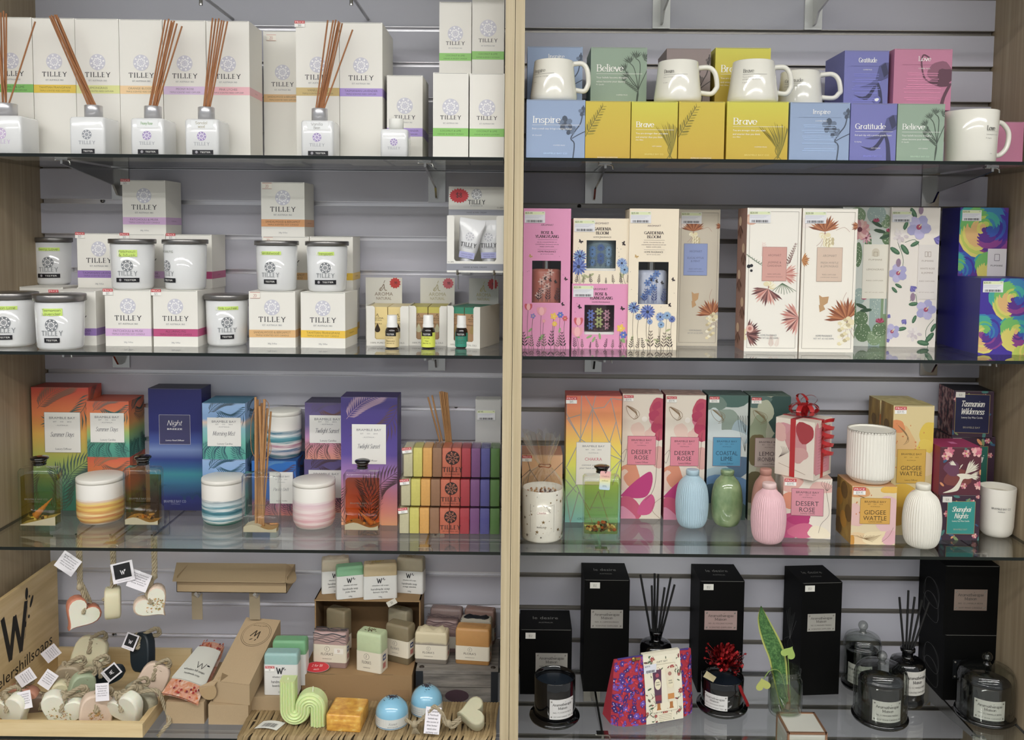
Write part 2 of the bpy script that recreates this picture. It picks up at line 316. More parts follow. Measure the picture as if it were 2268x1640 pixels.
def fan(c,x,y,r,a0,a1,n,ms,L=1,k=.5):
    for i in range(n):
        a=a0+(a1-a0)*(i+.5)/n; da=(a1-a0)/n*k; rr=r*(.85+.15*((i*7)%3)/2)
        c.poly([(x,y),(x+rr*.7*cos(a-da),y+rr*.7*sin(a-da)),(x+rr*cos(a),y+rr*sin(a)),(x+rr*.7*cos(a+da),y+rr*.7*sin(a+da))],ms[i%len(ms)],L)
def sprig(c,x,y,h,m,L=1,n=5,lean=.1,lw=.3,wd=.0006):
    c.line([(x,y),(x+lean*h*.5,y+h*.5),(x+lean*h,y+h)],wd,m,L)
    for i in range(1,n+1):
        t=i/n; px,py=x+lean*h*t,y+h*t*.92; l=h*lw*(1-.55*t)
        for sg in (-1,1): c.ell(px+sg*l*.45,py+l*.35,l*.55,l*.17,m,L,6,sg*.9 if sg>0 else pi-.9)
def butterfly(c,x,y,s_,m,L=2,rot=.4):
    for sg in (-1,1):
        a=rot+sg*.9; c.ell(x+cos(a)*s_*.5,y+sin(a)*s_*.5,s_*.55,s_*.3,m,L,7,a); a=rot+sg*2.1; c.ell(x+cos(a)*s_*.35,y+sin(a)*s_*.35,s_*.35,s_*.22,m,L,7,a)
def blob(c,x,y,rx,ry,m,L=0,seed=1,n=18,j=.18):
    R=random.Random(seed); f=[R.random()*6.28 for _ in range(3)]
    c.poly([(x+rx*cos(a)*(1+j*(sin(2*a+f[0])*.6+sin(3*a+f[1])*.5+sin(5*a+f[2])*.25)),y+ry*sin(a)*(1+j*(sin(2*a+f[0])*.6+sin(3*a+f[1])*.5+sin(5*a+f[2])*.25))) for a in [2*pi*k/n for k in range(n)]],m,L)
def frond(c,x0,y0,x1,y1,n,l,m,L=1,wd=.0012,bend=.15,k=.25):
    dx,dy=x1-x0,y1-y0; Lg=math.hypot(dx,dy); ux,uy=dx/Lg,dy/Lg
    pt=lambda t:(x0+dx*t-uy*bend*Lg*sin(pi*t),y0+dy*t+ux*bend*Lg*sin(pi*t))
    c.line([pt(i/10) for i in range(11)],wd,m,L)
    for i in range(n):
        t=(i+1)/(n+1); p=pt(t); q=pt(t+.02); a=math.atan2(q[1]-p[1],q[0]-p[0]); ll=l*(sin(pi*(.12+.85*t))**.6)
        for sg in (-1,1):
            b=a+sg*(.75-.2*t); e=(p[0]+ll*cos(b),p[1]+ll*sin(b)); mm=(p[0]+ll*.5*cos(b+sg*.12),p[1]+ll*.5*sin(b+sg*.12)); w_=l*k*.14
            nx,ny=-sin(b)*w_,cos(b)*w_
            c.poly([p,(mm[0]+nx,mm[1]+ny),e,(mm[0]-nx,mm[1]-ny)],m,L)
def barcode(c,x,y,w,h,m=INK,L=2,seed=3):
    R=random.Random(seed); t=x
    while t<x+w: b=w*R.uniform(.015,.05); c.rect(t,y,min(t+b,x+w),y+h,m,L); t+=b+w*R.uniform(.015,.05)
# ---------------- carton thing ----------------
class BX:
    def __init__(s,label,x0,x1,yt,zb,d,Y=None,yb=None,rot=0,name='gift_box',cat='box',group=None,m=None,mt=None,ms=None,ym=None,zt=None,top=None):
        mid=(x0+x1)/2
        if Y is None: Y=Pz(mid,yb,zb).y
        s.Y=Y; h=(P(mid,yt,Y).z if zt is None else zt)-zb
        ym=ym or ((yt+yb)/2 if yb else yt+40)
        a,b=P(x0,ym,Y).x,P(x1,ym,Y).x; s.w=(b-a)/cos(rot); s.h=h; s.d=d; s.zb=zb; s.top=zb+h; s.x0=a; s.x1=b
        s.cx=(a+b)/2-sin(rot)*d/2; s.cy=Y+cos(rot)*d/2; s.rot=rot
        s.root=T(name,label,cat,(s.cx,s.cy,zb),rot,group); s.m=m or CARD
        s.mb=Mb(); s.mb.box(-s.w/2,s.w/2,-d/2,d/2,0,h,s.m,mt or s.m,ms or s.m)
        e=.0007; g=M('#77756f',.8)   # the tuck flap seam under the lid edge
        s.mb.box(-s.w/2+.003,s.w/2-.003,-d/2-.00015,-d/2+.001,h-.0014,h-.0009,g) if h>.06 else 0
        s.parts=[]
    def cv(s,face='front'): return Cv(*{'front':(s.w,s.h),'left':(s.d,s.h),'right':(s.d,s.h),'top':(s.w,s.d)}[face])
    def fn(s,face,ox=0,oy=0,oo=0):
        w,d,h=s.w,s.d,s.h
        return {'front':lambda u,v,o:(u+ox-w/2,-d/2-o-oo,v+oy),'left':lambda u,v,o:(-w/2-o-oo,d/2-u-ox,v+oy),'right':lambda u,v,o:(w/2+o+oo,-d/2+u+ox,v+oy),'top':lambda u,v,o:(u+ox-w/2,-d/2+v+oy,h+o+oo)}[face]
    def put(s,c,face='front',part=None,label=None,ox=0,oy=0,oo=0):
        if part is None: c.emit(s.mb,s.fn(face,ox,oy,oo))
        else: mb=Mb(); c.emit(mb,s.fn(face,ox,oy,oo)); s.parts.append((mb,part,label))
    def price(s,u,v,t='$25',face='front',kind='red',w=.02,rot=0):
        c=Cv(.06,.06); h=w*.62
        if kind=='red':
            c.rect(0,0,w,h,M('#f0eee8',.5),0); c.rect(0,h*.55,w,h,RED,1); c.text('PRICE',w/2,h*.77,h*.26,M('#f7e9e6',.5),2,wmax=w*.9,wd=w*.85); c.pen(t,w/2,h*.28,h*.32,INK,2,th=.07,tn=.07,serif=False)
        elif kind=='tape':
            c.rect(0,0,w,h,M('#efe9dc',.5),0); c.rect(0,h*.92,w,h,M('#d99a90',.5),1); c.rect(0,0,w,h*.06,M('#d99a90',.5),1); c.pen(t,w/2,h*.45,h*.5,M('#b04040',.5),2,th=.07,tn=.07,serif=False)
        elif kind=='white':
            c.rect(0,0,w,h,M('#dedbd2',.5),0); c.pen(t,w/2,h*.48,h*.36,M('#77726c',.5),2,th=.08,tn=.08,serif=False)
        else:
            h=w*.56; c.rect(0,0,w,h,M('#e6e6ea',.4),0,1); c.rect(0,h*.72,w*.98,h*.97,M('#dfe8b8',.4),1); c.text(t,w*.04,h*.86,h*.16,INK,2,al='L'); c.text('WS',w*.95,h*.9,h*.08,INK,2,al='R')
            for k in range(3): c.rect(w*.02,h*(.62-.1*k),w*(.9-.1*k),h*(.635-.1*k),M('#9aa0b4',.5),2)
            barcode(c,w*.1,h*.05,w*.8,h*.2)
        c.w=w; c.h=h; s.put(c,face,'price_sticker','small price sticker' if kind!='bar' else 'price label with a bar code',ox=u,oy=v,oo=.0012)
    def done(s,name='carton'):
        s.mb.build(name,s.root)
        for mb,n,l in s.parts:
            if mb.v:
                o=mb.build(n,s.root)
                if l: o['label']=l
        return s
CARD=M('#e8e5dc',.55,bump=.03,bs=900)
def scent(s,band,name,sub,yl,r,yt,ye,b0,b1,foot=None,logo_m=SIL,bandr=.35,sides=True,bl=None):
    """white fragrance carton: leaf roundel, maker's name, colour band with the scent"""
    c=s.cv(); w,h=s.w,s.h; logo(c,w/2,h*(1-yl),r,logo_m)
    c.pen('TILLEY',w/2,h*(1-yt),w*.105,INK,1,th=.17,tn=.05,wd=w*.58,trk=.16); c.text('EST. AUSTRALIA 1865',w/2,h*(1-ye),w*.036,GREY,1,wd=w*.42)
    if foot: c.text(foot,w/2,h*.07,w*.034,GREY,1,wd=w*.2)
    s.put(c)
    bm=M(band,bandr); dk=M('#%02x%02x%02x'%tuple(int(int(band[i:i+2],16)*.62) for i in (1,3,5)),.5)
    k=Cv(w,h); y0,y1=h*(1-b1),h*(1-b0); k.rect(0,y0,w,y1,bm,0); k.text(name,w/2,y0+(y1-y0)*.68,w*.05,dk,1,wmax=w*.8); k.text(sub,w/2,y0+(y1-y0)*.28,w*.036,dk,1,wd=w*.72)
    mb=Mb(); k.emit(mb,s.fn('front'))
    if sides:
        for f in ('left','right'):
            q=Cv(s.d,h); q.rect(0,y0,s.d,y1,bm,0); q.text(name,s.d*.5,(y0+y1)/2,w*.022,dk,1,wmax=s.d*.4); q.emit(mb,s.fn(f))
    s.parts.append((mb,'colour_band',bl or 'coloured band round the carton'))
LB={'#7cc35a':'green','#e6c31c':'yellow','#dfe08a':'pale lemon','#f2cd94':'pale orange','#d9bfe0':'pale lilac','#eeb4bc':'pink'}
def cyl(R): return lambda u,v,o:((R(v) if callable(R) else R)+o)*0 or (((R(v) if callable(R) else R)+o)*sin(u/(R(v) if callable(R) else R)),-((R(v) if callable(R) else R)+o)*cos(u/(R(v) if callable(R) else R)),v)
def cylfn(R,u0=0,v0=0,oo=0):
    def f(u,v,o):
        r=R(v+v0) if callable(R) else R; a=(u+u0)/(R(.04) if callable(R) else R); return ((r+o+oo)*sin(a),-(r+o+oo)*cos(a),v+v0)
    return f
# ---------------- the furniture ----------------
PANEL_SHADE=woodm('#8f7c60','#9c896c','#aa987a',.5); EDGE=woodm('#b3a07a','#c2b08a','#ccbc98',.5,(90,90,1.5),2.)  # panel faces: same wood as the edges, their shade put into the colour
GLT=glass('#fafcfa'); GEDGE=M('#0c1512',.15); ALU_LIT=M('#dddbe0',.35,.7); ALU2=M('#8f8a84',.35,.6); SLAT=M('#bdbcc8',.5,var=.05,bs=5); DARK=M('#2c2926',.8)  # left bay channels lighter: highlights put into the metal's colour
CH=M('#aaa8a4',.16,1.); ZB,ZT=-.95,1.62
def furniture():
    G0=1.0585; GP=.0762
    for nm,x0,x1,am in (('wall_back_left',XL,PL,ALU_LIT),('wall_back_right',PR,XR,ALU2)):
        mb=Mb(); gs=[]; k=-9
        zs=[G0-GP*k for k in range(-7,27)]
        for a,b in zip(zs,zs[1:]): mb.box(x0,x1,0,.012,b+.0055,a-.0055,SLAT)
        mb.box(x0,x1,.0125,.018,zs[-1],zs[0],DARK)
        S(mb.build(nm))
        t=Mb()
        for z in zs[1:-1]:
            # aluminium channel lining each slot
            t.box(x0+.002,x1-.002,.0095,.0115,z-.0055,z+.0055,am); t.box(x0+.002,x1-.002,-.0004,.0095,z+.0040,z+.0053,am); t.box(x0+.002,x1-.002,-.0004,.0095,z-.0053,z-.0043,am)
        S(t.build('trim_%d'%(1 if x0<-.5 else 2)))
    for (px,py) in ((227,445),(1283,457),(1010,901),(253,1405)):
        p=P(px,py,.008); q=Mb(); q.lathe([(.0001,-.0),(.0035,0),(.0045,.0015),(.0035,.003),(.0001,.0036)],CH,14); q.xf(Matrix.Rotation(pi/2,4,'X')); q.box(-.003,.003,-.0042,-.0030,-.0006,.0006,DARK); q.box(-.0006,.0006,-.0042,-.0030,-.003,.003,DARK)
        tag(q.build('screw_head',None,p),{227:'shiny round screw head in the slot below the left top shelf',1283:'small screw in the slot above the pink tall carton',1010:'screw in the metal slot right of the purple box',253:'dark screw in the slot above the wooden soap crate'}[px],'screw')
    def panel(nm,x0,x1,y0,front=True):
        mb=Mb(); mb.box(x0,x1,y0,.03,ZB,ZT,PANEL_SHADE,mf=EDGE); return S(mb.build(nm))
    panel('wall_left',XL-.018,XL,-.302); panel('wall_right',XR,XR+.018,-.302)
    panel('wall_centre_left',PL,-.0022,-.304); panel('wall_centre_right',-.0012,PR,-.304)
    # glass shelves and their chrome brackets
    def shelf(lab,x0,x1,z):
        mb=Mb(); th=.0062
        v=[(x,y,zz) for zz in (z-th,z) for y in (-D,-.004) for x in (x0+.0015,x1-.0015)]
        mb.add(v,[(4,5,7,6),(0,2,3,1)],GLT); mb.add(v,[(0,1,5,4),(3,2,6,7),(2,0,4,6),(1,3,7,5)],GEDGE)
        tag(mb.build('glass_shelf'),lab,'shelf','glass shelves')
    rows=[('top',Z1),('second',Z2),('third',Z3),('fourth',Z4),('lowest',Z4-.381),('topmost',Z1+.381)]
    for i,(n,z) in enumerate(rows):
        shelf(f'clear glass shelf, {n} one in the left bay',XL,PL,z); shelf(f'clear glass shelf, {n} one in the right bay',PR,XR,z)
    def bracket(lab,x,z,white=False,L=.26):
        t=T('shelf_bracket',lab,'bracket',(x,0,z),0,'shelf brackets'); m=M('#d6d6d4',.3,.1) if white else CH
        a=Mb(); a.box(-.019,.019,-.0045,-.001,-.075,-.007,m); a.box(-.0165,.0165,-.001,.006,-.004,.0,m)
        if white: a.lathe([(.004,0),(.004,.001)],DARK,10,0,0,0); 
        a.build('back_plate',t)
        b=Mb(); pr=[(-.0045,-.068),(-.0045,-.0085),(-L,-.0085),(-L,-.016),(-.04,-.045),(-.02,-.066)]
        n=len(pr); vs=[(sx,y,zz) for sx in (-.0022,.0022) for y,zz in pr]
        b.add(vs,[tuple(range(n)),tuple(reversed(range(n,2*n)))]+[(i,i+n,(i+1)%n+n,(i+1)%n) for i in range(n)],m); b.build('arm',t)
        c=Mb(); c.tube([(-.014,-L+.004,-.009),(.008,-L+.004,-.009),(.014,-L+.004,-.011),(.015,-L+.004,-.018)],.0016,m,6); c.box(-.012,.012,-L,-L+.015,-.0085,-.0063,m); c.build('front_lip',t)
    for i,(n,z) in enumerate(rows[:4]):
        for lab,px,side in (('left end of the left bay',268,0),('right end of the left bay',968,0),('left end of the right bay',1315,1),('right end of the right bay',2060,1)):
            x=P(px,410 if i==0 else 700,0).x
            if i==2 and px==268: x=-.797
            if i==3: x=P({268:300,968:940,1315:1310,2060:2040}[px],1560,0).x
            bracket(f'chrome bracket under the {n} shelf, {lab}',x,z)
    # upper shelf above the frame rests on white brackets (right) and rods (left)
    zU=Z1+.381
    for px,w_ in ((1464,1),(1800,1)): bracket('white bracket above the mugs, %s of the two'%('left' if px==1464 else 'right'),P(px,50,0).x,zU-.0,True,.2)
    for px in (445,778):
        p=P(px,12,-.2); q=Mb(); q.tube([(p.x,0,p.z+.02),(p.x,-.19,p.z+.02),(p.x,-.2,p.z+.012),(p.x,-.2,p.z)],.0035,CH,8); tag(q.build('display_hook'),'chrome hook end poking down at the top edge, %s one'%('left' if px==445 else 'right'),'hook')
furniture()
def room():
    fl=Mb(); fl.box(-3.2,3.2,-5.2,.2,-1.0,-.95,M('#8f8a82',.45,var=.15,bs=8)); S(fl.build('floor'))
    ce=Mb(); ce.box(-3.2,3.2,-5.2,.2,1.98,2.02,M('#e6e6e2',.8)); S(ce.build('ceiling'))
    em=bpy.data.materials.new('lamp_diffuser'); em.use_nodes=True; nt=em.node_tree; b=nt.nodes['Principled BSDF']; b.inputs['Base Color'].default_value=(.9,.9,.9,1); b.inputs['Emission Color'].default_value=(1,.985,.96,1); b.inputs['Emission Strength'].default_value=12.8
    for x,lab in ((-2.1,'far left'),(-.75,'middle left'),(.6,'middle right'),(1.95,'far right')):
        for y,l2 in ((-2.25,'near the shelves'),(-3.9,'further back')):
            t=T('ceiling_light',f'long ceiling light panel overhead, {lab} one, {l2}','ceiling light',(x,y,1.975),0,'ceiling lights')
            a=Mb(); 
            for k in (-1,1): a.box(-.62,.62,k*.155-.01,k*.155+.01,-.02,.004,WHT); a.box(k*.63-.01,k*.63+.01,-.165,.165,-.02,.004,WHT)
            a.build('frame',t); c=Mb(); c.box(-.62,.62,-.145,.145,-.012,-.006,em); c.build('diffuser',t)
room()
GB='white fragrance cartons'
def reeds(t,base,tops,Y,m,r=.0016,z0=None,nm='reed',L0=0.):
    """sticks from the bottle mouth to the pixel-measured tips; base in thing coordinates"""
    R=random.Random(len(tops)*7+int(abs(base[0])*1e4)); o0=Vector(t.location)
    for i,(px,py) in enumerate(tops):
        y=Y+R.uniform(-.015,.015); tip=P(px,py,y)-o0; b=Vector(base)+Vector(((i-len(tops)/2+.5)*.0022,R.uniform(-.004,.004),-L0))
        q=Mb(); q.tube([b,(b+tip)/2,tip],r,m,7); q.build(nm,t)
REED=M('#a86a35',.6,var=.25,bs=40); REED2=M('#b9854c',.6,var=.2,bs=60); BREED=M('#121212',.6)
BOTW=M('#e2e3e3',.18,coat=.5); CAPS=M('#c6c5c8',.32,.75)
def testlabel(c,x,y,w,h,wide=True,L=3):
    c.rect(x,y,x+w,y+h,M('#15131a',.35),L,n=6); 
    if wide: logo(c,x+w*.2,y+h*.5,h*.32,M('#77727e'),L+1,7); c.text('TESTER',x+w*.62,y+h*.5,h*.36,WHT,L+1,wd=w*.5)
    else: c.text('TESTER',x+w*.5,y+h*.5,h*.38,WHT,L+1,wd=w*.72)
def tester(label,x0,x1,yt,cap,tops,hand=None,lab=None,tl=True,inkm=None,d=.068,Y=-.293,capm=None,hm=None,wide=True):
    ym=(yt+344)/2; a,b=P(x0,ym,Y).x,P(x1,ym,Y).x; h=P((x0+x1)/2,yt,Y).z-Z1; w=b-a
    cx=(a+b)/2; t=T('reed_diffuser',label,'reed diffuser',(cx,Y+d/2,Z1),0,'white bottle diffusers')
    mb=Mb(); mb.loft([(0,w/2-.002,d/2-.002,.004),(.002,w/2,d/2,.006),(h-.004,w/2,d/2,.006),(h-.0008,w/2-.002,d/2-.002,.006),(h,w/2-.006,d/2-.006,.006),(h+.0005,.014,.014,.014)],BOTW,4)
    c=Cv(w,h); im=inkm or M('#9b9da6',.4); logo(c,w/2,h*.52,w*.135,FOIL if inkm is None else im); c.pen('TILLEY',w/2,h*.31,w*.09,im,1,th=.15,tn=.06,wd=w*.46,trk=.16)
    c.emit(mb,lambda u,v,o:(u-w/2,-d/2-o,v)); mb.build('bottle',t)
    if tl:
        c=Cv(w,h); W2=w*(.62 if wide else .37); testlabel(c,w/2-W2/2+.002,h*.015,W2,h*.125,wide); q=Mb(); c.emit(q,lambda u,v,o:(u-w/2,-d/2-o,v)); q.build('tester_label',t)['label']='black tester label'
    if hand:
        c=Cv(w,h); c.rect(w*.2,h*.73,w*.85,h*.95,M('#eceeee',.25),1); 
        for i,s_ in enumerate(hand): c.pen(s_,w*.5,h*(.885-.1*i) if len(hand)>1 else h*.85,h*.075,hm or M('#5a5d55'),2,th=.09,tn=.09,serif=False,wd=w*.36 if len(s_)>5 else None)
        q=Mb(); c.emit(q,lambda u,v,o:(u-w/2,-d/2-o,v)); q.build('name_sticker',t)
    if cap:
        c0,c1,ct,cb=cap; Yc=Y+d/2; r=(P(c1,ct,Yc).x-P(c0,ct,Yc).x)/2; z1=P((c0+c1)/2,ct,Yc).z-Z1; xx=(P(c0,ct,Yc).x+P(c1,ct,Yc).x)/2-cx
        q=Mb(); q.lathe([(r*.8,h),(r*.8,h+.0015),(r,h+.002),(r,z1-.001),(r-.001,z1),(r*.45,z1),(r*.42,z1-.004)],capm or CAPS,36,xx,0); q.build('collar',t)
        if tops: reeds(t,(xx,0,z1-.004),tops,Yc+.012,REED)
    return t
# ---- top shelf, left bay ----
def tall(lab,x0,x1,yt,band,name,Y=-.208,d=.088,f=(.31,.058,.40,.442,.476,.535),sub='TRIPLE SCENTED REED DIFFUSER',ym=190,grp='tall white diffuser cartons',zt=None,zb=Z1,foot=None,**k):
    b=BX(lab,x0,x1,yt,zb,d,Y=Y,ym=ym,name='diffuser_carton',group=grp,zt=zt,**k)
    scent(b,band,name,sub,f[0],b.h*f[1],f[2],f[3],f[4],f[5],foot); return b
b=tall('tall white carton with a green band at the far left end of the top shelf',-22,73.5,38,'#7cc35a','COCONUT & LIME').done()
tall('tall white carton with a bright yellow band, second from the left on the top shelf',75,168,40,'#e6c31c','TAHITIAN FRANGIPANI').done()
tall('tall white carton with a pale lemon band behind the leaning reeds',169,265,41.5,'#dfe08a','LEMONGRASS').done()
tall('tall white carton with a pale orange band on the top shelf',266,361,43,'#f2cd94','ORANGE BLOSSOM').done()
tall('tall white carton with a pale lilac band on the top shelf',362.5,457,45,'#d9bfe0','PEONY ROSE').done()
tall('tall white carton with a pink band, its right side showing',458.5,553,46.5,'#eeb4bc','PINK LYCHEE').done()
b=tall('tall white carton with a tan band set back, faded price tape on it',584,668,69,'#e0b67c','SANDALWOOD & BERGAMOT',Y=-.105,zb=Z1); b.price(.007,b.h-.02,'20','front','tape'); b.done()
b=tall('tall white carton with a golden brown band and red price tag at its top corner',656,751.5,48,'#cbb06c','VANILLA BEAN',d=.1); b.price(-.002,b.h-.011,'$40'); b.done()
b=tall('tall white carton with a violet band, rightmost of the tall row',752.5,847,50,'#a98fd6','TASMANIAN LAVENDER',d=.15); c=b.cv('right'); c.pen('TILLEY',b.d*.35,b.h*.62,.008,GREY,1,wd=.045); b.put(c,'right'); b.done()
# shorter lavender cartons and green banded cartons
fl=(.355,.095,.49,.55,.617,.715)
tall('shorter white carton with a violet band behind the small capped bottle',857,936,167,'#a98fd6','TASMANIAN LAVENDER',Y=-.2,d=.066,f=fl,ym=250,grp='short white cartons').done()
tall('short white carton mostly hidden behind another one with a violet band',868,942,176,'#a98fd6','TASMANIAN LAVENDER',Y=-.125,d=.066,f=fl,ym=250,grp='short white cartons').done()
fk=(.40,.098,.52,.587,.645,.74)
low=[]
for lab,x0,x1,yt,nm in (('white hand wash carton with a green band, lower left of the stack by the post',959,1037.5,161,'WASH'),('white hand lotion carton with a green band, lower right of the stack by the post',1040,1117,163,'LOTION')):
    b=tall(lab,x0,x1,yt,'#86c85a','COCONUT & LIME',Y=-.262,d=.07,f=fk,sub='HAND & BODY '+nm,ym=250,grp='green banded cartons by the post'); b.done(); low.append(b)
for i,(lab,x0,x1,nm) in enumerate((('white carton with a green band hidden behind the lower left one of the stack',964,1037,'WASH'),('white carton with a green band hidden behind the lower right one of the stack',1041,1114,'LOTION'))):
    tall(lab,x0,x1,0,'#86c85a','COCONUT & LIME',Y=-.17,d=.07,f=fk,sub='HAND & BODY '+nm,ym=250,grp='green banded cartons by the post',zt=low[i].top).done()
for i,(lab,x0,x1,yt,nm) in enumerate((('white hand wash carton with a green band, upper left of the stack by the post',973,1044,4,'WASH'),('white hand lotion carton with a green band, upper right of the stack by the post',1045.5,1116.5,-11,'LOTION'))):
    tall(lab,x0,x1,yt,'#86c85a','COCONUT & LIME',Y=-.165,d=.066,f=(.38+.02*(1-i),.098,.52,.582,.645,.74),sub='HAND & BODY '+nm,ym=90,grp='green banded cartons by the post',zb=low[i].top).done()
tester('white diffuser bottle with reeds at the far left edge, cut by the frame',-44,47,255,(-13,36,230,254),[(2,28),(-6,22),(8,24),(14,30),(-10,40),(78,48)],inkm=M('#c9b3d6',.35),tl=False)
tester('white diffuser bottle whose bundle of reeds leans far to the left',153,231.5,258,(188,226,234,258),[(110,36),(114,34),(117,36),(121,33),(125,33),(128,38),(112,40)],wide=False,inkm=M('#8f939b',.4))
tester('white diffuser bottle with a green handwritten sticker',288.5,362,261,(320,357,236,260),[(366,44),(374,42),(380,46),(386,46),(392,52),(383,50),(403,58)],hand=['Peony Rose'],hm=M('#5aa03a'))
tester('white diffuser bottle with a brown handwritten sticker',409,484,263,(439,475,238,261),[(471,40),(478,42),(485,41),(491,45),(496,46),(504,47)],hand=['Sandal','wood'],hm=M('#8a7a30'))
tester('white diffuser bottle with grey handwriting, right of the others',666,738,266,(690.5,725.5,241,264),[(726,45),(738,45),(744,44),(750,47),(753,50),(758,52),(781,66)],hand=['Vanilla','Bean'],hm=M('#77736e'))
tester('small white bottle with a white cap and no reeds',842,902.5,285,(861.5,894,264,284),[],d=.055,tl=False,capm=M('#ecebe4',.35))
# ---- second shelf, left: candle cartons ----
fc=(.285,.14,.497,.6,.685,.82)
def cand(lab,x0,x1,yt,band,name,zb=Z2,Y=None,yb=None,d=.088,zt=None,price=None,pk='red',rot=0,ym=None):
    b=BX(lab,x0,x1,yt,zb,d,Y=Y,yb=yb,rot=rot,name='candle_carton',group='white candle cartons',zt=zt,ym=ym)
    scent(b,band,name,'TRIPLE SCENTED SOY CANDLE',fc[0],b.h*fc[1],fc[2],fc[3],fc[4],fc[5],'240g / 8.45oz')
    if price: b.price(-.003 if pk=='red' else .003,b.h-.010 if pk=='red' else b.h-.014,price,'front',pk)
    return b.done()
PU,LP,MG,TN,YE,OR='#9a78bd','#d9b0dc','#c2497f','#e2b374','#f0c31f','#e8a467'
YB=-.097
b0=cand('white candle carton half hidden at the left end, orange band, jar standing on top',45,141,636,OR,'ORANGE BLOSSOM',Y=YB,ym=700)
b2=cand('white candle carton with a purple band behind the two front left jars',113,213,645,PU,'TASMANIAN LAVENDER',yb=765,price='$25')
b3=cand('white candle carton with a lilac pink band in the bottom row',233,334.5,643,LP,'PATCHOULI & MUSK',yb=767,price='$25')
b4=cand('white candle carton with a magenta band in the bottom row',339.5,438,644,MG,'ALLURING FIG',yb=768,price='$25')
b5=cand('white candle carton with a tan band and faded price tape, bottom row',551.5,654,646,TN,'SANDALWOOD & BERGAMOT',yb=770,price='20',pk='tape')
b6=cand('white candle carton with a yellow band turned slightly, bottom row',665,765.5,648,YE,'TAHITIAN FRANGIPANI',yb=771,rot=-.10)
HB=b3.top
zU=b0.top
for lab,x0,x1,bd,nm in (('lower hidden candle carton under the purple banded one',172,266,PU,'TASMANIAN LAVENDER'),('lower hidden candle carton under the tallest left stack',271,367,LP,'PATCHOULI & MUSK'),('lower candle carton peeking out behind the magenta banded one',373,469,MG,'ALLURING FIG'),('lower hidden candle carton under the orange banded stack',581,684,TN,'SANDALWOOD & BERGAMOT'),('lower hidden candle carton behind the turned yellow one',688,780,YE,'TAHITIAN FRANGIPANI')):
    cand(lab,x0,x1,0,bd,nm,Y=YB,zt=zU,ym=700)
u1=cand('white candle carton with a purple band in the middle row',171.5,267,517.5,PU,'TASMANIAN LAVENDER',zb=zU,Y=YB,price='$25',ym=577)
u2=cand('white candle carton hidden by two jars, under the top left carton',270,367,519,LP,'PATCHOULI & MUSK',zb=zU,Y=YB,price='$25',ym=577)
u3=cand('white candle carton with a magenta band in the middle row behind a blank jar',372,469.5,520,MG,'ALLURING FIG',zb=zU,Y=YB,price='$25',ym=577)
u4=cand('white candle carton with a tan band behind the jar under the orange banded carton',581,684.5,524,TN,'SANDALWOOD & BERGAMOT',zb=zU,Y=YB,price='20',pk='tape',ym=577)
u5=cand('white candle carton with a yellow band behind the rightmost jar of the middle row',686,781.5,524.5,YE,'TAHITIAN FRANGIPANI',zb=zU,Y=YB,ym=577)
cand('white candle carton with a lilac pink band on top of the left stack',271.5,367,399.5,LP,'PATCHOULI & MUSK',zb=u2.top,Y=YB,price='$25',ym=460)
cand('white candle carton with an orange band on top of the right stack',578.5,674.5,404,OR,'SANDALWOOD & BERGAMOT',zb=u4.top,Y=YB,price='20',pk='tape',ym=460)
JW=M('#dfe0e0',.08,coat=.6); LIDM=M('#84817f',.3,.85)
def jar(lab,x0,x1,yl0,yl1,zb,yb,hand,hm='#55603a',hi='#cdea63',turn=0.,wide=True,hw=.5,tilt=0.,lx=0.):
    xm=(x0+x1)/2; yb_=Pz(xm,yb,zb).y; d=yb_-CAM.y; R=(x1-x0)/2/F*(d+.04)*1.0; Yc=yb_+R*.92
    R=(P(x1,yl0,Yc).x-P(x0,yl0,Yc).x)/2; xc=(P(x0,yl0,Yc).x+P(x1,yl0,Yc).x)/2; H=P(xm,yl1,Yc-R).z-zb; rl=R; rb=R*.935
    t=T('candle_jar',lab,'candle',(xc,Yc,zb),0,'white glass candle jars with metal lids')
    z1=H; lh=(yl1-yl0)/F*d
    b=Mb(); b.lathe([(rb*.80,0),(rb*.88,.0015),(rb*.935,.006),(rb*.96,H*.3),(rb,H-.001),(rb-.003,H)],JW,44)
    c=Cv(.08,H); u=.04+lx; c0=u; logo(c,c0,H*.53,R*.245,M('#7f8388',.3)); c.pen('TILLEY',c0,H*.365,R*.19,M('#8b8f93',.3),1,th=.15,tn=.06,wd=R*.82,trk=.16)
    fn=cylfn(lambda v:rb*.955+rb*.045*v/H+.0004,-.04+turn,0)
    c.emit(b,fn); b.build('glass_jar',t)
    c=Cv(.08,H); W_=R*(1.0 if wide else .6); testlabel(c,c0-W_*.5,H*.17,W_,H*.095,wide); q=Mb(); c.emit(q,fn)
    if tilt: pass
    q.build('tester_label',t)['label']='black tester label'
    if hand:
        c=Cv(.08,H); n=len(hand); hh=H*.075
        if hi: 
            for k in range(8): c.rect(c0-R*hw+k*R*hw/4,H*.8-hh*(n-1),c0-R*hw+(k+1)*R*hw/4,H*.8+hh,M(hi,.4) if k else M('#e6ecd0',.4),1)
        for i,s_ in enumerate(hand): c.pen(s_,c0,H*.8+hh*.5-i*hh,hh*.62,M(hm,.6),3,th=.1,tn=.1,serif=False,wd=R*hw*1.7)
        q=Mb(); c.emit(q,fn); q.build('name_sticker',t)['label']='highlighted handwritten sticker' if hi else 'handwritten sticker'
    q=Mb(); q.lathe([(rl-.001,H+.0005),(rl,H+.001),(rl,H+lh-.001),(rl-.001,H+lh),(.001,H+lh+.0002)],LIDM,44); q.build('lid',t)['label']='brushed metal lid'
    return t
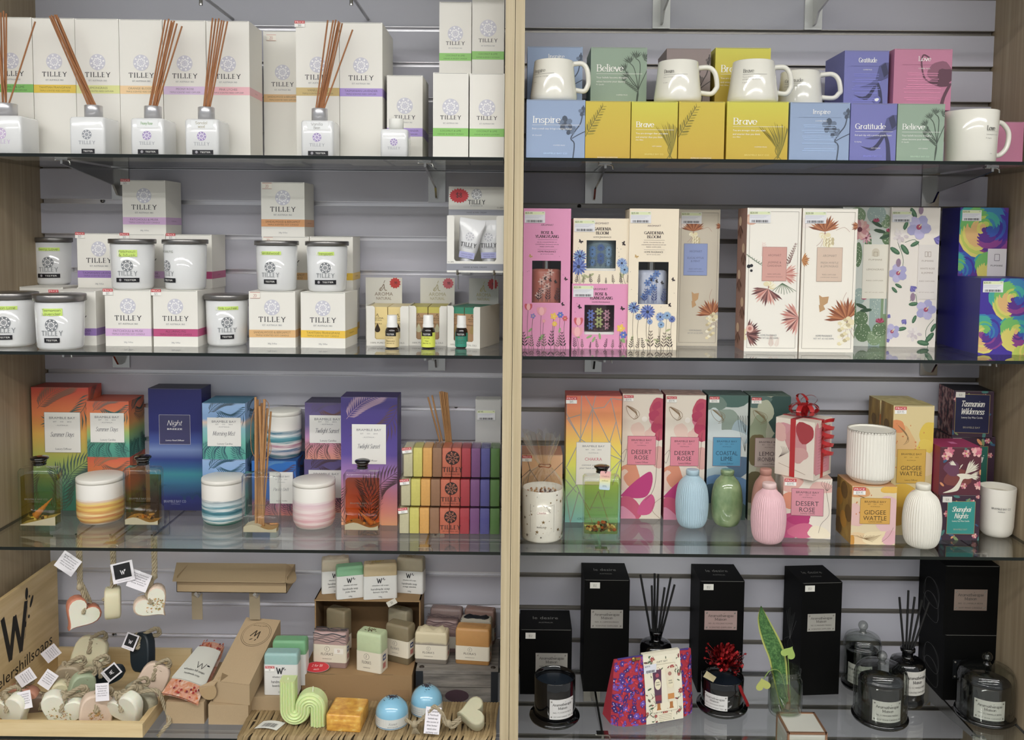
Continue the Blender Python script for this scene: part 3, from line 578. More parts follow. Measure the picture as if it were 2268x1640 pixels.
jar('white candle jar standing at the left end of the upper row',73.5,170,527,537,b0.top,632,['Berry Love'],lx=.0053)
jar('white candle jar with a two line green sticker on the upper row',243,343,530,541,b3.top,643,['Patchouli','& Musk'],lx=.006,hw=.42)
jar('white candle jar turned away so only the ends of its words show',361,459,531,541.5,b4.top,644,['PARISIAN FIG'],turn=-.028,hi=None,wide=True)
jar('white candle jar with a small tester label above the tan banded carton',564.7,661,534,544.5,b5.top,646.5,['Sandalwood'],lx=-.0035,wide=False)
jar('white candle jar with a wide tester label, right one of the upper row',676.6,772,535,545.5,b6.top,648,['Frangipani'],lx=.0045,hw=.4)
jar('white candle jar at the far left edge of the second shelf, cut by the frame',-28,80,651,666,Z2,771,['Passion Lime'],lx=.0075,wide=False)
jar('white candle jar standing at the shelf front, second from the left',78,186.5,655,671,Z2,778,['Tasmanian','Lavender'],lx=.0045,wide=False,hw=.42)
jar('white candle jar alone between the two groups of cartons, light green sticker',454,550.6,655,667,Z2,769,['Pink Lychee'],lx=.0128,wide=False,hw=.5)
# ---- hand cream display on two hooks ----
def handcream():
    zb=0; Y=-.255; p=lambda x,y,YY=Y:P(x,y,YY)
    x0=p(990,560).x; x1=PL-.001; zb=p(1050,604).z; zl=p(1050,478).z; zb2=zb; dd=.1
    t=T('display_tray','white open-front display tray holding hand cream tubes, hung by the post','display',((x0+x1)/2,Y,zb),0); w=x1-x0; h=zl-zb; cm=M('#e4e2da',.5); gm=M('#8d8f99',.5)
    q=Mb(); q.box(-w/2,w/2,0,dd,0,.002,cm); q.box(-w/2,-w/2+.0015,0,dd,0,h,cm); q.box(w/2-.0015,w/2,0,dd,0,h,cm)
    lw=.014
    pr=[(-w/2,0),(w/2,0),(w/2,h),(w/2-lw*.8,h),(w/2-lw,h-.003),(w/2-lw,.026),(w/2-lw-.003,.022),(-w/2+lw+.003,.022),(-w/2+lw,.026),(-w/2+lw,h-.003),(-w/2+lw*.8,h),(-w/2,h)]
    q.ext(pr,-.0012,0,cm); c=Cv(w,.022); c.rect(.0,.004,w,.017,gm,0); c.text('HAND & NAIL CREAM',w/2,.0105,.003,M('#4a4c55'),1,wd=.045); c.text('12 x 45ML',.002,.0205,.002,INK,1,al='L'); c.emit(q,lambda u,v,o:(u-w/2,-.0012-o,v)); q.build('tray',t)
    # header card at the back
    yb=dd; hz1=P(1050,414,Y+dd).z-zb; hz0=h*.3; hx0=P(994,430,Y+dd).x-(x0+x1)/2
    q=Mb(); q.box(hx0,w/2,yb-.0015,yb,0,hz1,M('#d7d5cd',.5)); ww=w/2-hx0; s_=F/(Y+dd-CAM.y); c=Cv(ww,hz1)
    zz=lambda y:P(1050,y,Y+dd).z-zb
    c.rect(0,zz(477),ww,zz(464.5),gm,0); c.text('HAND & NAIL CREAM',ww*.5,zz(471),.003,M('#4a4c55'),1,wd=.04); logo(c,ww*.5,zz(430.5),.0108,M('#a9a9ae')); c.pen('TILLEY',ww*.5,zz(448),.0085,INK,1,th=.17,tn=.05,wd=.034,trk=.16); c.text('EST. AUSTRALIA 1865',ww*.5,zz(456),.0026,GREY,1,wd=.025); c.text('12 x 45ML',ww*.98,zz(460),.0022,INK,1,al='R')
    c.emit(q,lambda u,v,o:(hx0+u,yb-.0015-o,v)); q.build('header_card',t)
    c=Cv(.09,.09); n=20; c.poly([(.03+(.0205 if k%2 else .0175)*cos(pi*k/n),.03+(.0155 if k%2 else .0125)*sin(pi*k/n)) for k in range(2*n)],RED,0); c.pen('$8',.03,.031,.009,INK,1,th=.12,tn=.12,serif=False,wd=.014)
    ox=P(1017,434,Y+dd).x-(x0+x1)/2-.03; oz=zz(434)-.03; q=Mb(); c.emit(q,lambda u,v,o:(u+ox,yb-.002-o,v+oz)); q.build('price_star',t)['label']='red starburst price sticker'
    # tubes
    for i,(lab,xc,yt_,yb_,tw,y,lean) in enumerate((('white hand cream tube leaning right, front one in the hanging tray',1029,484,582,52,Y+.030,.16),('white hand cream tube beside the post, right one in the hanging tray',1084,488,580,52,Y+.050,-.03))):
        z0=zb+.003; zt_=P(xc,yt_,y).z; H=zt_-z0; s2=(y-CAM.y)/F; tt=T('cream_tube',lab,'tube',(P(xc,570,y).x,y,z0),(0,lean,0),'hand cream tubes'); hw=tw/2*s2*1.12; tm=M('#d9dadc',.3,coat=.3)
        q=Mb(); q.lathe([(.010,.0),(.0105,.002),(.0105,.012),(.010,.013)],M('#c9cacc',.25,coat=.5),24); q.build('cap',tt)
        q=Mb(); q.loft([(.013,.0105,.0105,.0105),(.016,.0125,.0125,.0125),(H*.4,hw*.72,.0125,.0125),(H*.7,hw*.86,.008,.008),(H-.009,hw,.0016,.0016),(H,hw,.0010,.001)],tm,5)
        c=Cv(2*hw,H); logo(c,hw,H*.66,hw*.32,M('#b9bac2')); c.pen('TILLEY',hw,H*.5,.008,INK,1,th=.16,tn=.05,wd=hw*1.15,trk=.16); c.text('EST. AUSTRALIA 1865',hw,H*.44,.0024,GREY,1,wd=hw*.75); c.rect(hw*.42,H*.24,hw*1.58,H*.36,M('#b0b2e0',.4),0); c.text('TASMANIAN LAVENDER',hw,H*.32,.0026,M('#6c6ea8'),1,wd=hw*.9); c.text('HAND & NAIL CREAM',hw,H*.275,.0026,M('#6c6ea8'),1,wd=hw*.8); c.text('45ml / 1.5fl.oz',hw*.8,H*.14,.002,GREY,1,wd=hw*.5)
        c.emit(q,lambda u,v,o:(u-hw,-(.0125 if v<H*.4 else .0125-(v-H*.4)/(H*.6)*.0115)-.0009-o,v)); q.build('tube_body',tt)
    q=Mb()
    for i,px in enumerate((1015,1095)):
        x=P(px,608,Y+.02).x; z=zb-.0035; tt=T('display_hook','chrome hook carrying the hanging tray, %s one'%('left' if i==0 else 'right'),'hook',(x,0,z),0,'chrome display hooks')
        a=Mb(); a.tube([(0,-.001,0),(0,Y-.004,0),(0,Y-.008,.001),(0,Y-.009,.009)],.0022,CH,8); a.build('prong',tt); a=Mb(); a.box(-.012,.012,-.004,-.0006,-.012,.006,CH); a.tube([(0,Y+.01,-.003),(0,Y+.01,-.03)],.0013,CH,6); a.build('back_plate',tt)
handcream()
# ---- essential oil display boxes and tester bottles ----
def oils():
    def burst(c,x,y,r,m,L,n=12): c.poly([(x+(r if k%2 else r*.8)*cos(pi*k/n),y+(r if k%2 else r*.8)*sin(pi*k/n)) for k in range(2*n)],m,L)
    specs=[('white oil display box with pale yellow packs inside, left of three',811.6,905,675,766,(810,890.6,615),'#e8cf86','#ead9a0','MANUKA','#3b2c18','#c8352f',0),('white oil display box with olive topped packs inside, middle of three',905,990,675,766,(931,1007,616),'#b18a5e','#c5b848','AUSTRALIAN TEA TREE','#c9c39a','#d0606a',0),('white oil display box with green topped packs inside, beside the post',990,1064,676,771,(1044,1112,617),'#ad8458','#2f8a6a','AUSTRALIAN EUCALYPTUS','#a58a4a','#b8232b',-.36)]
    for i,(lab,x0,x1,yt,yb,hd,cc,tc,nm,dc,sc_,rt) in enumerate(specs):
        Y=Pz((x0+x1)/2,yb,Z2).y; a=P(x0,720,Y).x; b=P(x1,720,Y).x; 
        dd=.105; w=(b-a)/cos(rt); Y0=Y+sin(-rt)*w/2*0; h=P((x0+x1)/2,yt+3,Y).z-Z2; t=T('display_box',lab,'display box',((a+b)/2,Y0,Z2),rt,'essential oil display boxes'); wm=M('#e4e1d8',.5)
        sk=0.
        q=Mb(); wl=w*.2
        q.ext([(-w/2,0),(w/2,0),(w/2,h),(w/2-wl*.8,h),(w/2-wl,h-.004),(w/2-wl,.016),(w/2-wl-.003,.013),(-w/2+wl+.003,.013),(-w/2+wl,.016),(-w/2+wl,h-.004),(-w/2+wl*.8,h),(-w/2,h)],-.0008,0,wm)
        q.box(-w/2,-w/2+.001,0,dd,0,h,wm); q.box(w/2-.001,w/2,0,dd,0,h,wm); q.box(-w/2,w/2,0,dd,0,.001,wm); c=Cv(w,.02); c.text('100% PURE ESSENTIAL OILS',w/2,.006,.0034,M('#8a867c'),1,wd=w*.8); c.emit(q,lambda u,v,o:(u-w/2,-.0008-o,v)); q.build('tray',t)
        hz=P((hd[0]+hd[1])/2,hd[2],Y+dd).z-Z2; hx0=P(hd[0],640,Y+dd).x-(a+b)/2; hx1=min(P(hd[1],640,Y+dd).x,PL-.001)-(a+b)/2
        if hx1-hx0>w: hx0=hx1-w
        if rt: hx0,hx1=-w/2+.002,w/2-.002
        q=Mb(); q.box(hx0,hx1,dd-.0012,dd,0.0,hz,M('#dcdad0' if i<2 else '#bfbeb8',.5)); ww=hx1-hx0; c=Cv(ww,hz-h); H2=hz-h; gold=[M('#8c7a66',.4,.3),M('#b8b088',.3,.3),M('#a89c68',.3,.3)][i]
        c.line(crom([(ww*.40,H2*.48),(ww*.47,H2*.66),(ww*.5,H2*.72),(ww*.53,H2*.5),(ww*.58,H2*.48)]),.0016,gold,1); c.line(crom([(ww*.42,H2*.6),(ww*.38,H2*.5),(ww*.43,H2*.46),(ww*.5,H2*.6)]),.0012,gold,1); c.line([(ww*.5,H2*.78),(ww*.53,H2*.88)],.0012,gold,1)
        c.text('AROMA',ww*.5,H2*.33,.0075,gold,1,wd=ww*.5); c.text('NATURAL',ww*.5,H2*.15,.006,gold,1,wd=ww*.42)
        c.emit(q,lambda u,v,o:(hx0+u,dd-.0012-o,v+h)); q.build('header_card',t)
        c=Cv(ww+.02,H2+.02); burst(c,ww*.81,H2*.78,.0125,M(sc_,.4),2); c.pen('99',ww*.83,H2*.78,.006,INK,3,th=.12,tn=.12,serif=False); q=Mb(); c.emit(q,lambda u,v,o:(hx0+u,dd-.0016-o,v+h)); q.build('price_star',t)['label']='red starburst price sticker'
        for k in range(2):
            pw=(w-.006)/2; lx,ly=(k-.5)*(pw+.0015),.003; ploc=((a+b)/2+lx*cos(rt)-ly*sin(rt),Y0+lx*sin(rt)+ly*cos(rt),Z2+.0015)
            q=Mb(); q.box(-pw/2,pw/2,0,dd-.008,0,h-.004,M(cc,.5),mt=M(tc,.45)); c=Cv(pw,h); dr=M(dc,.35,.2)
            if i: c.rect(0,h*.80,pw,h-.004,M(tc,.45),0)
            x=pw*.5; y=h*.38; r=.0055; c.poly([(x,y+.014)]+[(x+r*cos(a_),y+r*sin(a_)) for a_ in [pi*.85*0+ -pi*1.15+ j*pi*1.3/10+pi*.0 for j in range(11)][::-1]],dr,1)
            c.line(crom([(x-.003,h*.72),(x,h*.78),(x+.001,h*.72),(x+.003,h*.72)]),.0008,M('#4a3b20'),1); c.text('AROMA',x,h*.67,.003,M('#4a3b20'),1,wd=pw*.6); c.text('NATURAL',x,h*.62,.0022,M('#4a3b20'),1,wd=pw*.45); c.text(nm,x,h*.53,.003,M('#6b4a1c'),1,wmax=pw*.8)
            c.emit(q,lambda u,v,o:(u-pw/2,-o,v)); o=q.build('oil_pack',None,ploc,(0,0,rt))
            tag(o,'small oil pack in the %s display box, %s one at its front'%(('left','middle','right')[i],('left','right')[k]),'box','oil packs in the display boxes')
    for lab,x0,x1,yc0,yc1,yb,col,nm in (('tiny brown oil bottle with a cream label',853,884,698,722,773,'#e0c98a','MANUKA'),('tiny oil bottle with a lime green label',933,964,698,722,773,'#dbe43c','AUSTRALIAN TEA TREE'),('tiny oil bottle with a teal label',1008,1038,699,723,772,'#1f8f78','EUCALYPTUS')):
        xm=(x0+x1)/2; yf=Pz(xm,yb,Z2).y; R=(x1-x0)/2/F*(yf-CAM.y+.01); t=T('oil_bottle',lab,'bottle',(P(xm,740,yf+R).x,yf+R,Z2),0,'essential oil tester bottles'); zc1=P(xm,yc0,yf+R).z-Z2; zc0=P(xm,yc1,yf+R).z-Z2
        q=Mb(); q.lathe([(R*.8,0),(R*.96,.0015),(R,.004),(R,zc0*.75),(R*.9,zc0*.88),(R*.55,zc0-.001),(R*.55,zc0)],M('#1c0f08',.05,coat=.6),30); q.build('bottle',t)
        q=Mb(); q.lathe([(R*.78,zc0-.0025),(R*.78,zc0+.003),(R*.72,zc0+.0035),(R*.70,zc1-.001),(R*.64,zc1)],M('#e9e8e4',.35),30,rib=30,ribd=.02); q.build('cap',t)
        c=Cv(pi*R,zc0); m=M(col,.4); hh=zc0*.72; c.rect(0,zc0*.06,pi*R,hh,m,0,n=14); cx_=pi*R/2-.002; c.text('AROMA',cx_,zc0*.48,.0028,M('#7a6a3a'),1,wd=R*.9); c.text(nm.split()[-2] if ' ' in nm else nm,cx_,zc0*.34,.003,M('#4a3a10'),1,wmax=R*1.3); c.text('100% PURE OIL',cx_,zc0*.24,.0022,M('#4a3a10'),1,wd=R*1.2); c.rect(pi*R*.18,zc0*.56,pi*R*.72,hh+.0008,M('#15110f',.35),2,n=8); c.text('TESTER',pi*R*.45,zc0*.645,.0036,WHT,3,wd=R*1.15)
        q=Mb(); c.emit(q,cylfn(R,-pi*R/2)); q.build('label',t)
oils()
# ======== top shelf, right bay: mug boxes and mugs ========
BLU='#93a9cc';YLW='#dcb400';PUR='#7678bd';SAG='#93aa94';TAU='#93827f';PNK='#c8799a'
def shade(h,k): return '#%02x%02x%02x'%tuple(min(255,int(int(h[i:i+2],16)*k)) for i in (1,3,5))
def plant(c,kind,w,h,m,m2,x=None):
    if kind=='orchid':
        c.line(crom([(w*.80,0),(w*.82,h*.25),(w*.76,h*.34),(w*.84,h*.48),(w*.93,h*.62),(w*.97,h*.9)]),.0022,m,1); c.line(crom([(w*.78,h*.34),(w*.88,h*.4),(w,h*.46)]),.0016,m,1)
        for x_,y_,r in ((.66,.60,.13),(.75,.49,.10),(.97,.80,.09)):
            daisy(c,w*x_,h*y_,w*r,5,[m2,m],m,1,.75,.1,.4)
    elif kind=='palm':
        for x_,y_,a in ((.62,.62,2.2),(.7,.74,1.9),(.8,.82,1.5),(.95,.8,1.1),(.68,.5,2.6)):
            c.line(crom([(w*.82,h*.02),(w*.85,h*.3),(w*x_+w*.08,h*y_-h*.1),(w*x_,h*y_)]),.0014,m,1)
            for j in range(7): b=a+(j-3)*.28; c.poly([(w*x_,h*y_),(w*x_+w*.07*cos(b-.2),h*y_+w*.07*sin(b-.2)),(w*x_+w*.15*cos(b),h*y_+w*.15*sin(b)),(w*x_+w*.07*cos(b+.2),h*y_+w*.07*sin(b+.2))],m if j%2 else m2,1)
        for k in range(9): t=k/9; sprig(c,w*(.6+.28*t),h*(.42-.2*t),h*.1,m,1,3,-.4,.3)
    elif kind=='grass':
        for k in range(12):
            e=(w*(.52+.5*k/12),h*(.66-.02*(k%3)-.012*abs(k-6))); c.poly(crom([(w*.83,h*.02),(w*(.80+.01*k),h*.22),(e[0],e[1])],4)+crom([(e[0]+.002,e[1]-.004),(w*(.825+.01*k),h*.25),(w*.85,h*.02)],4),m if k%2 else m2,1)
        c.line(crom([(w*.78,0),(w*.88,h*.15),(w*.8,h*.3)]),.0012,m,1); c.line(crom([(w*.9,0),(w*.8,h*.15),(w*.86,h*.3)]),.0012,m,1)
    elif kind=='grassleft':
        for k in range(11):
            t=k/10; x_=w*(.02+.36*t); y_=h*(.42+.48*t)
            for sg in (-1,1): b=.9+sg*.8; l=w*.17*(1.15-t*.6); c.ell(x_+cos(b)*l*.5,y_+sin(b)*l*.5,l*.5,l*.1,m if k%2 else m2,1,6,b)
        c.line([(0,h*.38),(w*.38,h*.92)],.0014,m,1)
    elif kind=='lily':
        c.poly(crom([(w*.80,0),(w*.78,h*.3),(w*.72,h*.48),(w*.78,h*.47),(w*.86,h*.3),(w*.9,0)],4),m,1)
        for e,q in (((.22,.26),(.5,.24)),((.32,.38),(.55,.44)),((.6,.44),(.66,.5))): c.poly(crom([(w*.74,h*.5),(w*q[0],h*q[1]),(w*e[0],h*e[1])],4)+crom([(w*e[0],h*e[1]),(w*(q[0]+.04),h*(q[1]-.06)),(w*.78,h*.46)],4),m if e[0]<.3 else m2,1)
        c.poly([(w*.7,h*.48),(w*.78,h*.74),(w*.9,h*.8),(w,h*.8),(w,h*.55),(w*.85,h*.5)],m2,1); c.poly([(w*.82,h*.74),(w*.93,h*.8),(w,h*.62),(w*.9,h*.55)],m,2)
    elif kind=='sweet':
        c.line(crom([(w*.60,h*.86),(w*.5,h*.9),(w*.47,h*.78),(w*.52,h*.55),(w*.62,h*.46),(w*.8,h*.4)]),.003,m,1)
        blob(c,w*.8,h*.64,w*.2,h*.17,m2,1,3); blob(c,w*.9,h*.56,w*.14,h*.14,m,1,4); blob(c,w*.8,h*.46,w*.19,h*.07,m,1,5); c.poly(crom([(w*.8,0),(w*.84,h*.2),(w*.95,h*.42),(w,h*.42),(w*.9,h*.2),(w*.87,0)],3),m,1)
def mugbox(lab,x0,x1,yt,col,word,kind,zb=Z1,Y=-.293,front=True,d=.112,zt=None,back=False,hot=False,rot=0,ym=None,grp='quote gift boxes'):
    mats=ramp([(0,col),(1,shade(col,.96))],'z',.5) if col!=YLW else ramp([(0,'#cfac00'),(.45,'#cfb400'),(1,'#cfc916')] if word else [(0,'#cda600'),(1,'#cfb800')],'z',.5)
    b=BX(lab,x0,x1,yt,zb,d,Y=Y,rot=rot,name='quote_gift_box',group=grp,m=mats,zt=zt,ym=ym); c=b.cv(); w,h=b.w,b.h
    m=M(shade(col,.5) if col!=YLW else '#7d7420',.6); m2=M(shade(col,.72) if col!=YLW else '#a8950f',.6)
    if kind: plant(c,kind,w,h,m,m2)
    if word and not back:
        y=.66 if not hot else .6; hh=h*.10 if not hot else h*.085
        c.pen(word,w*.10,h*y,hh*1.1,WHT,4,th=.15,tn=.05,al='L',wd=w*({'Inspire':.48,'Believe':.48,'Brave':.39,'Gratitude':.66,'Dream':.4,'Love':.3}[word])); c.rect(w*.1,h*(y-.095),w*.92,h*(y-.09),WHT,4)
        t={'Inspire':['Even a small step brings a lasting change'],'Believe':['Your beliefs become thoughts,','values become your destiny.'],'Brave':['You are stronger than you seem','and smarter than you think.'],'Gratitude':['End each day with a positive grateful heart'],'Dream':['Believe in the beauty of your dreams'],'Love':['Love']}[word]
        for i,s_ in enumerate(t): c.text(s_,w*.1,h*(y-.155-.065*i),h*.03,WHT,4,al='L',wmax=w*.8)
        c.text({'Inspire':'W. Churchill','Believe':'M. Gandhi','Brave':'A.A. Milne','Gratitude':'R. Kipling'}.get(word,'E. Roosevelt'),w*.1,h*(y-.27),h*.022,WHT,4,al='L'); c.text('HOT CANDLE' if hot else 'COFFEE MUG',w*.56,h*.22,h*.018,WHT,4,wd=w*.2); c.text('BRAMBLE BAY CO',w*.5,h*.08,h*.026,M(shade(col,1.35) if col!=YLW else '#f2e47a'),4,wd=w*.4)
    elif word:
        c.pen(word,w*.52,h*.84,h*.075,WHT,4,th=.14,tn=.05,wd=w*{'Inspire':.3,'Gratitude':.41,'Love':.22}[word]); c.rect(w*.14,h*.74,w*.86,h*.743,m2,4); c.text('COFFEE MUG',w*.52,h*.68,h*.02,WHT,4,wd=w*.2)
        R=random.Random(len(word)); y=h*.60
        for n_ in (2,2,3,1,0,2):
            for k in range(n_): q=w*R.uniform(.25,.33); c.rect(w*.5-q,y,w*.5+q,y+h*.007,M(shade(col,1.3)),4); y-=h*.032
            y-=h*.03
        if word=='Gratitude': c.ell(w*.75,h*.18,w*.09,w*.09,M('#6a6cb4'),3); blob(c,w*.75,h*.18,w*.05,w*.035,WHT,4,2)
    elif zb==Z1 and not word and kind: c.text('BRAMBLE BAY CO INSPIRATIONS',w*.5,h*.02,h*.018,WHT,4,wd=w*.45)
    b.put(c); return b.done()
r1=mugbox('pale blue mug box printed Inspire, lower row beside the post',1166,1296,221,BLU,'Inspire','orchid')
zt=r1.top
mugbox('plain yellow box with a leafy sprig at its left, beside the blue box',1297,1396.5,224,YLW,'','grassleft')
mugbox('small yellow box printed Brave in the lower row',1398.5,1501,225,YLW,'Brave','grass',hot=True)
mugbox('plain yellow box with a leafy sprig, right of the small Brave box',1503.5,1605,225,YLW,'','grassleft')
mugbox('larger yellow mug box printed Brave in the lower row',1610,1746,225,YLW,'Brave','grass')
mugbox('pale blue mug box, back face with small centred text, lower row',1750,1882,227,BLU,'Inspire','orchid',back=True)
mugbox('violet blue box printed Gratitude in the lower row',1884,1986,229,PUR,'Gratitude','lily',hot=True)
mugbox('sage green box printed Believe in the lower row beside the big mug',1988,2092,230,SAG,'Believe','palm',hot=True)
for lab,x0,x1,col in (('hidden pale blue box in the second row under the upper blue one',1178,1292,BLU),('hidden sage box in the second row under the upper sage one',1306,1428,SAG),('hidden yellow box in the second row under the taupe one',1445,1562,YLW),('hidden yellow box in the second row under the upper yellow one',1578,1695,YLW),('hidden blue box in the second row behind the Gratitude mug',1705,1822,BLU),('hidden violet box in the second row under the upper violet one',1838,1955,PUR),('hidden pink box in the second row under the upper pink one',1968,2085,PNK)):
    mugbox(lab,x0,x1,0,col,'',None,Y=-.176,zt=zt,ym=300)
YU=-.185
mugbox('blue mug box with faded title behind the Inspire mug',1168,1290,103.5,BLU,'Inspire','orchid',zb=zt,Y=YU,back=True,ym=160)
mugbox('sage green mug box printed Believe, on the upper row',1308.5,1432.5,105,SAG,'Believe','palm',zb=zt,Y=YU,ym=160)
mugbox('taupe box behind the Dream mug',1476,1573.5,107.5,TAU,'','orchid',zb=zt,Y=YU,ym=160)
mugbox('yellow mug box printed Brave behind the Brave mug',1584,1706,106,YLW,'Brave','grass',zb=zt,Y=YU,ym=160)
mugbox('violet box printed Gratitude with small text, left side in shadow, upper row',1870,1968,112,PUR,'Gratitude','lily',zb=zt,Y=YU,back=True,ym=160)
mugbox('pink mug box printed Love on the upper row',1980,2108,108.5,PNK,'Love','sweet',zb=zt,Y=YU-.01,back=True,ym=160)
b=mugbox('pink box at the right end of the top shelf behind the big mug handle',2200,2266,270,PNK,'','',Y=-.19,d=.1,ym=320)
MUGM=M('#e9e6d9',.12,coat=.5)
def mug(lab,x0,x1,xt0,xt1,yt,zb,Y,word,lines,hx,hy0,hy1,hm=1,ym=218,inv=False,wx=0.,hang=0.):
    Yc=Y; R=(P(x1,ym,Yc).x-P(x0,ym,Yc).x)/2; Rt=(P(xt1,yt+5,Yc).x-P(xt0,yt+5,Yc).x)/2; xc=(P(x0,ym,Yc).x+P(x1,ym,Yc).x)/2; H=P((x0+x1)/2,yt+4,Yc-Rt).z-zb
    t=T('coffee_mug',lab,'mug',(xc,Yc,zb),0,'cream white mugs')
    q=Mb(); q.lathe([(R*.82,0),(R*.93,.001),(R*.99,.006),(R,.012),(R+(Rt-R)*.5,H*.5),(Rt,H-.0015),(Rt-.001,H),(Rt-.003,H),(Rt-.004,H-.002),(R-.006,.02),(R*.6,.006),(.001,.006)],MUGM,48,cap1=False)
    rf=lambda v:R+(Rt-R)*max(0,v-.008)/H
    c=Cv(.1,H); u=.05+wx; im=M('#77756e',.4); l=u-.022
    c.pen(word,l,H*.72,H*.085,im,1,th=.14,tn=.05,al='L',wd=.0042*len(word)); c.rect(l,H*.635,l+.047,H*.641,im,1,n=8)
    for i,s_ in enumerate(lines): c.text(s_,l,H*(.58-.055*i),H*.024,im,1,al='L',wd=.036)
    c.text('M. Gandhi',l,H*.45,H*.02,im,1,al='L')
    c.emit(q,cylfn(rf,-.05,0,.0002)); q.build('cup',t)
    if hx:
        q=Mb(); z0=P(hx,hy1,Yc).z-zb; z1=P(hx,hy0,Yc).z-zb; e=P(hx,(hy0+hy1)/2,Yc).x-xc-.004
        pts=[(rf(z1)-.003,0,z1-.004),(e*.55+rf(z1)*.45,0,z1-.003),(e*.86+R*.14,0,z1-.014),(e,0,z1-.036),(e*.9+R*.1,0,z0+.012),(e*.6+R*.4,0,z0+.004),(rf(z0)-.003,0,z0+.006)]
        q.tube([(x*cos(hang),-abs(x)*sin(hang),z) for x,y,z in crom(pts,6)],.0048,MUGM,12); q.build('handle',t)
    return t
mug('cream mug printed Inspire, leftmost on the upper row',1174,1278,1184,1271,124,zt,-.244,'Inspire',['Even a small step brings a lasting change'],1308,138,207,wx=-.026)
mug('cream mug printed Dream, standing on the small yellow boxes',1448.5,1553,1459,1547.5,126,zt,-.244,'Dream',['Believe in the beauty of your dreams'],1593,147,213,wx=-.014)
mug('cream mug printed Brave, in front of the yellow box',1611.5,1722,1625,1716,125,zt,-.244,'Brave',['You are stronger than you seem','and smarter than you think.'],1757,146,213,wx=-.009)
mug('cream mug printed Gratitude, set further back behind the Brave mug handle',1722,1820,1730,1815,149,zt,-.165,'Gratitude',['End each day with a positive grateful heart'],1861,165,225,ym=230,wx=-.023,hang=.3)
def bigmug():
    Yc=-.246; R=.0485; x1=P(2207,300,Yc).x; xc=x1-R-.0005; H=P(2150,240,Yc-R).z-Z1
    t=T('coffee_mug','large cream mug printed Love at its right edge, at the right of the top shelf','mug',(xc,Yc,Z1),0,'cream white mugs')
    q=Mb(); q.lathe([(R*.8,0),(R*.90,.001),(R*.925,.004),(R*.96,H*.5),(R,H-.001),(R-.001,H),(R-.003,H),(R-.004,H-.002),(R*.88,.01),(.001,.008)],MUGM,48,cap1=False)
    c=Cv(.16,H); im=M('#77756e',.4); u=.08+.006
    c.pen('Love',u,H*.64,H*.085,im,1,th=.18,tn=.05,al='L'); c.rect(u,H*.58,u+.03,H*.583,im,1,n=5); c.text('Love recognises no barriers',u,H*.52,H*.02,im,1,al='L',wmax=.03); c.text('M. Angelou',u-.001,H*.45,H*.02,im,1,al='L'); c.text('350ml',u+.01,H*.16,H*.016,im,1,al='L')
    c.emit(q,cylfn(lambda v:R*(.925+.075*v/H)+.0003,-.08)); q.build('cup',t)
    q=Mb(); z0=P(2212,345,Yc+.02).z-Z1; z1=P(2212,275,Yc+.02).z-Z1; q.tube([(x*.99,x*.12,z) for x,y,z in crom([(R*.95,0,z1),(R*1.3,0,z1),(R*1.6,0,z1-.018),(R*1.55,0,z0+.016),(R*1.25,0,z0),(R*.93,0,z0)],6)],.0048,MUGM,12); q.build('handle',t)
bigmug()
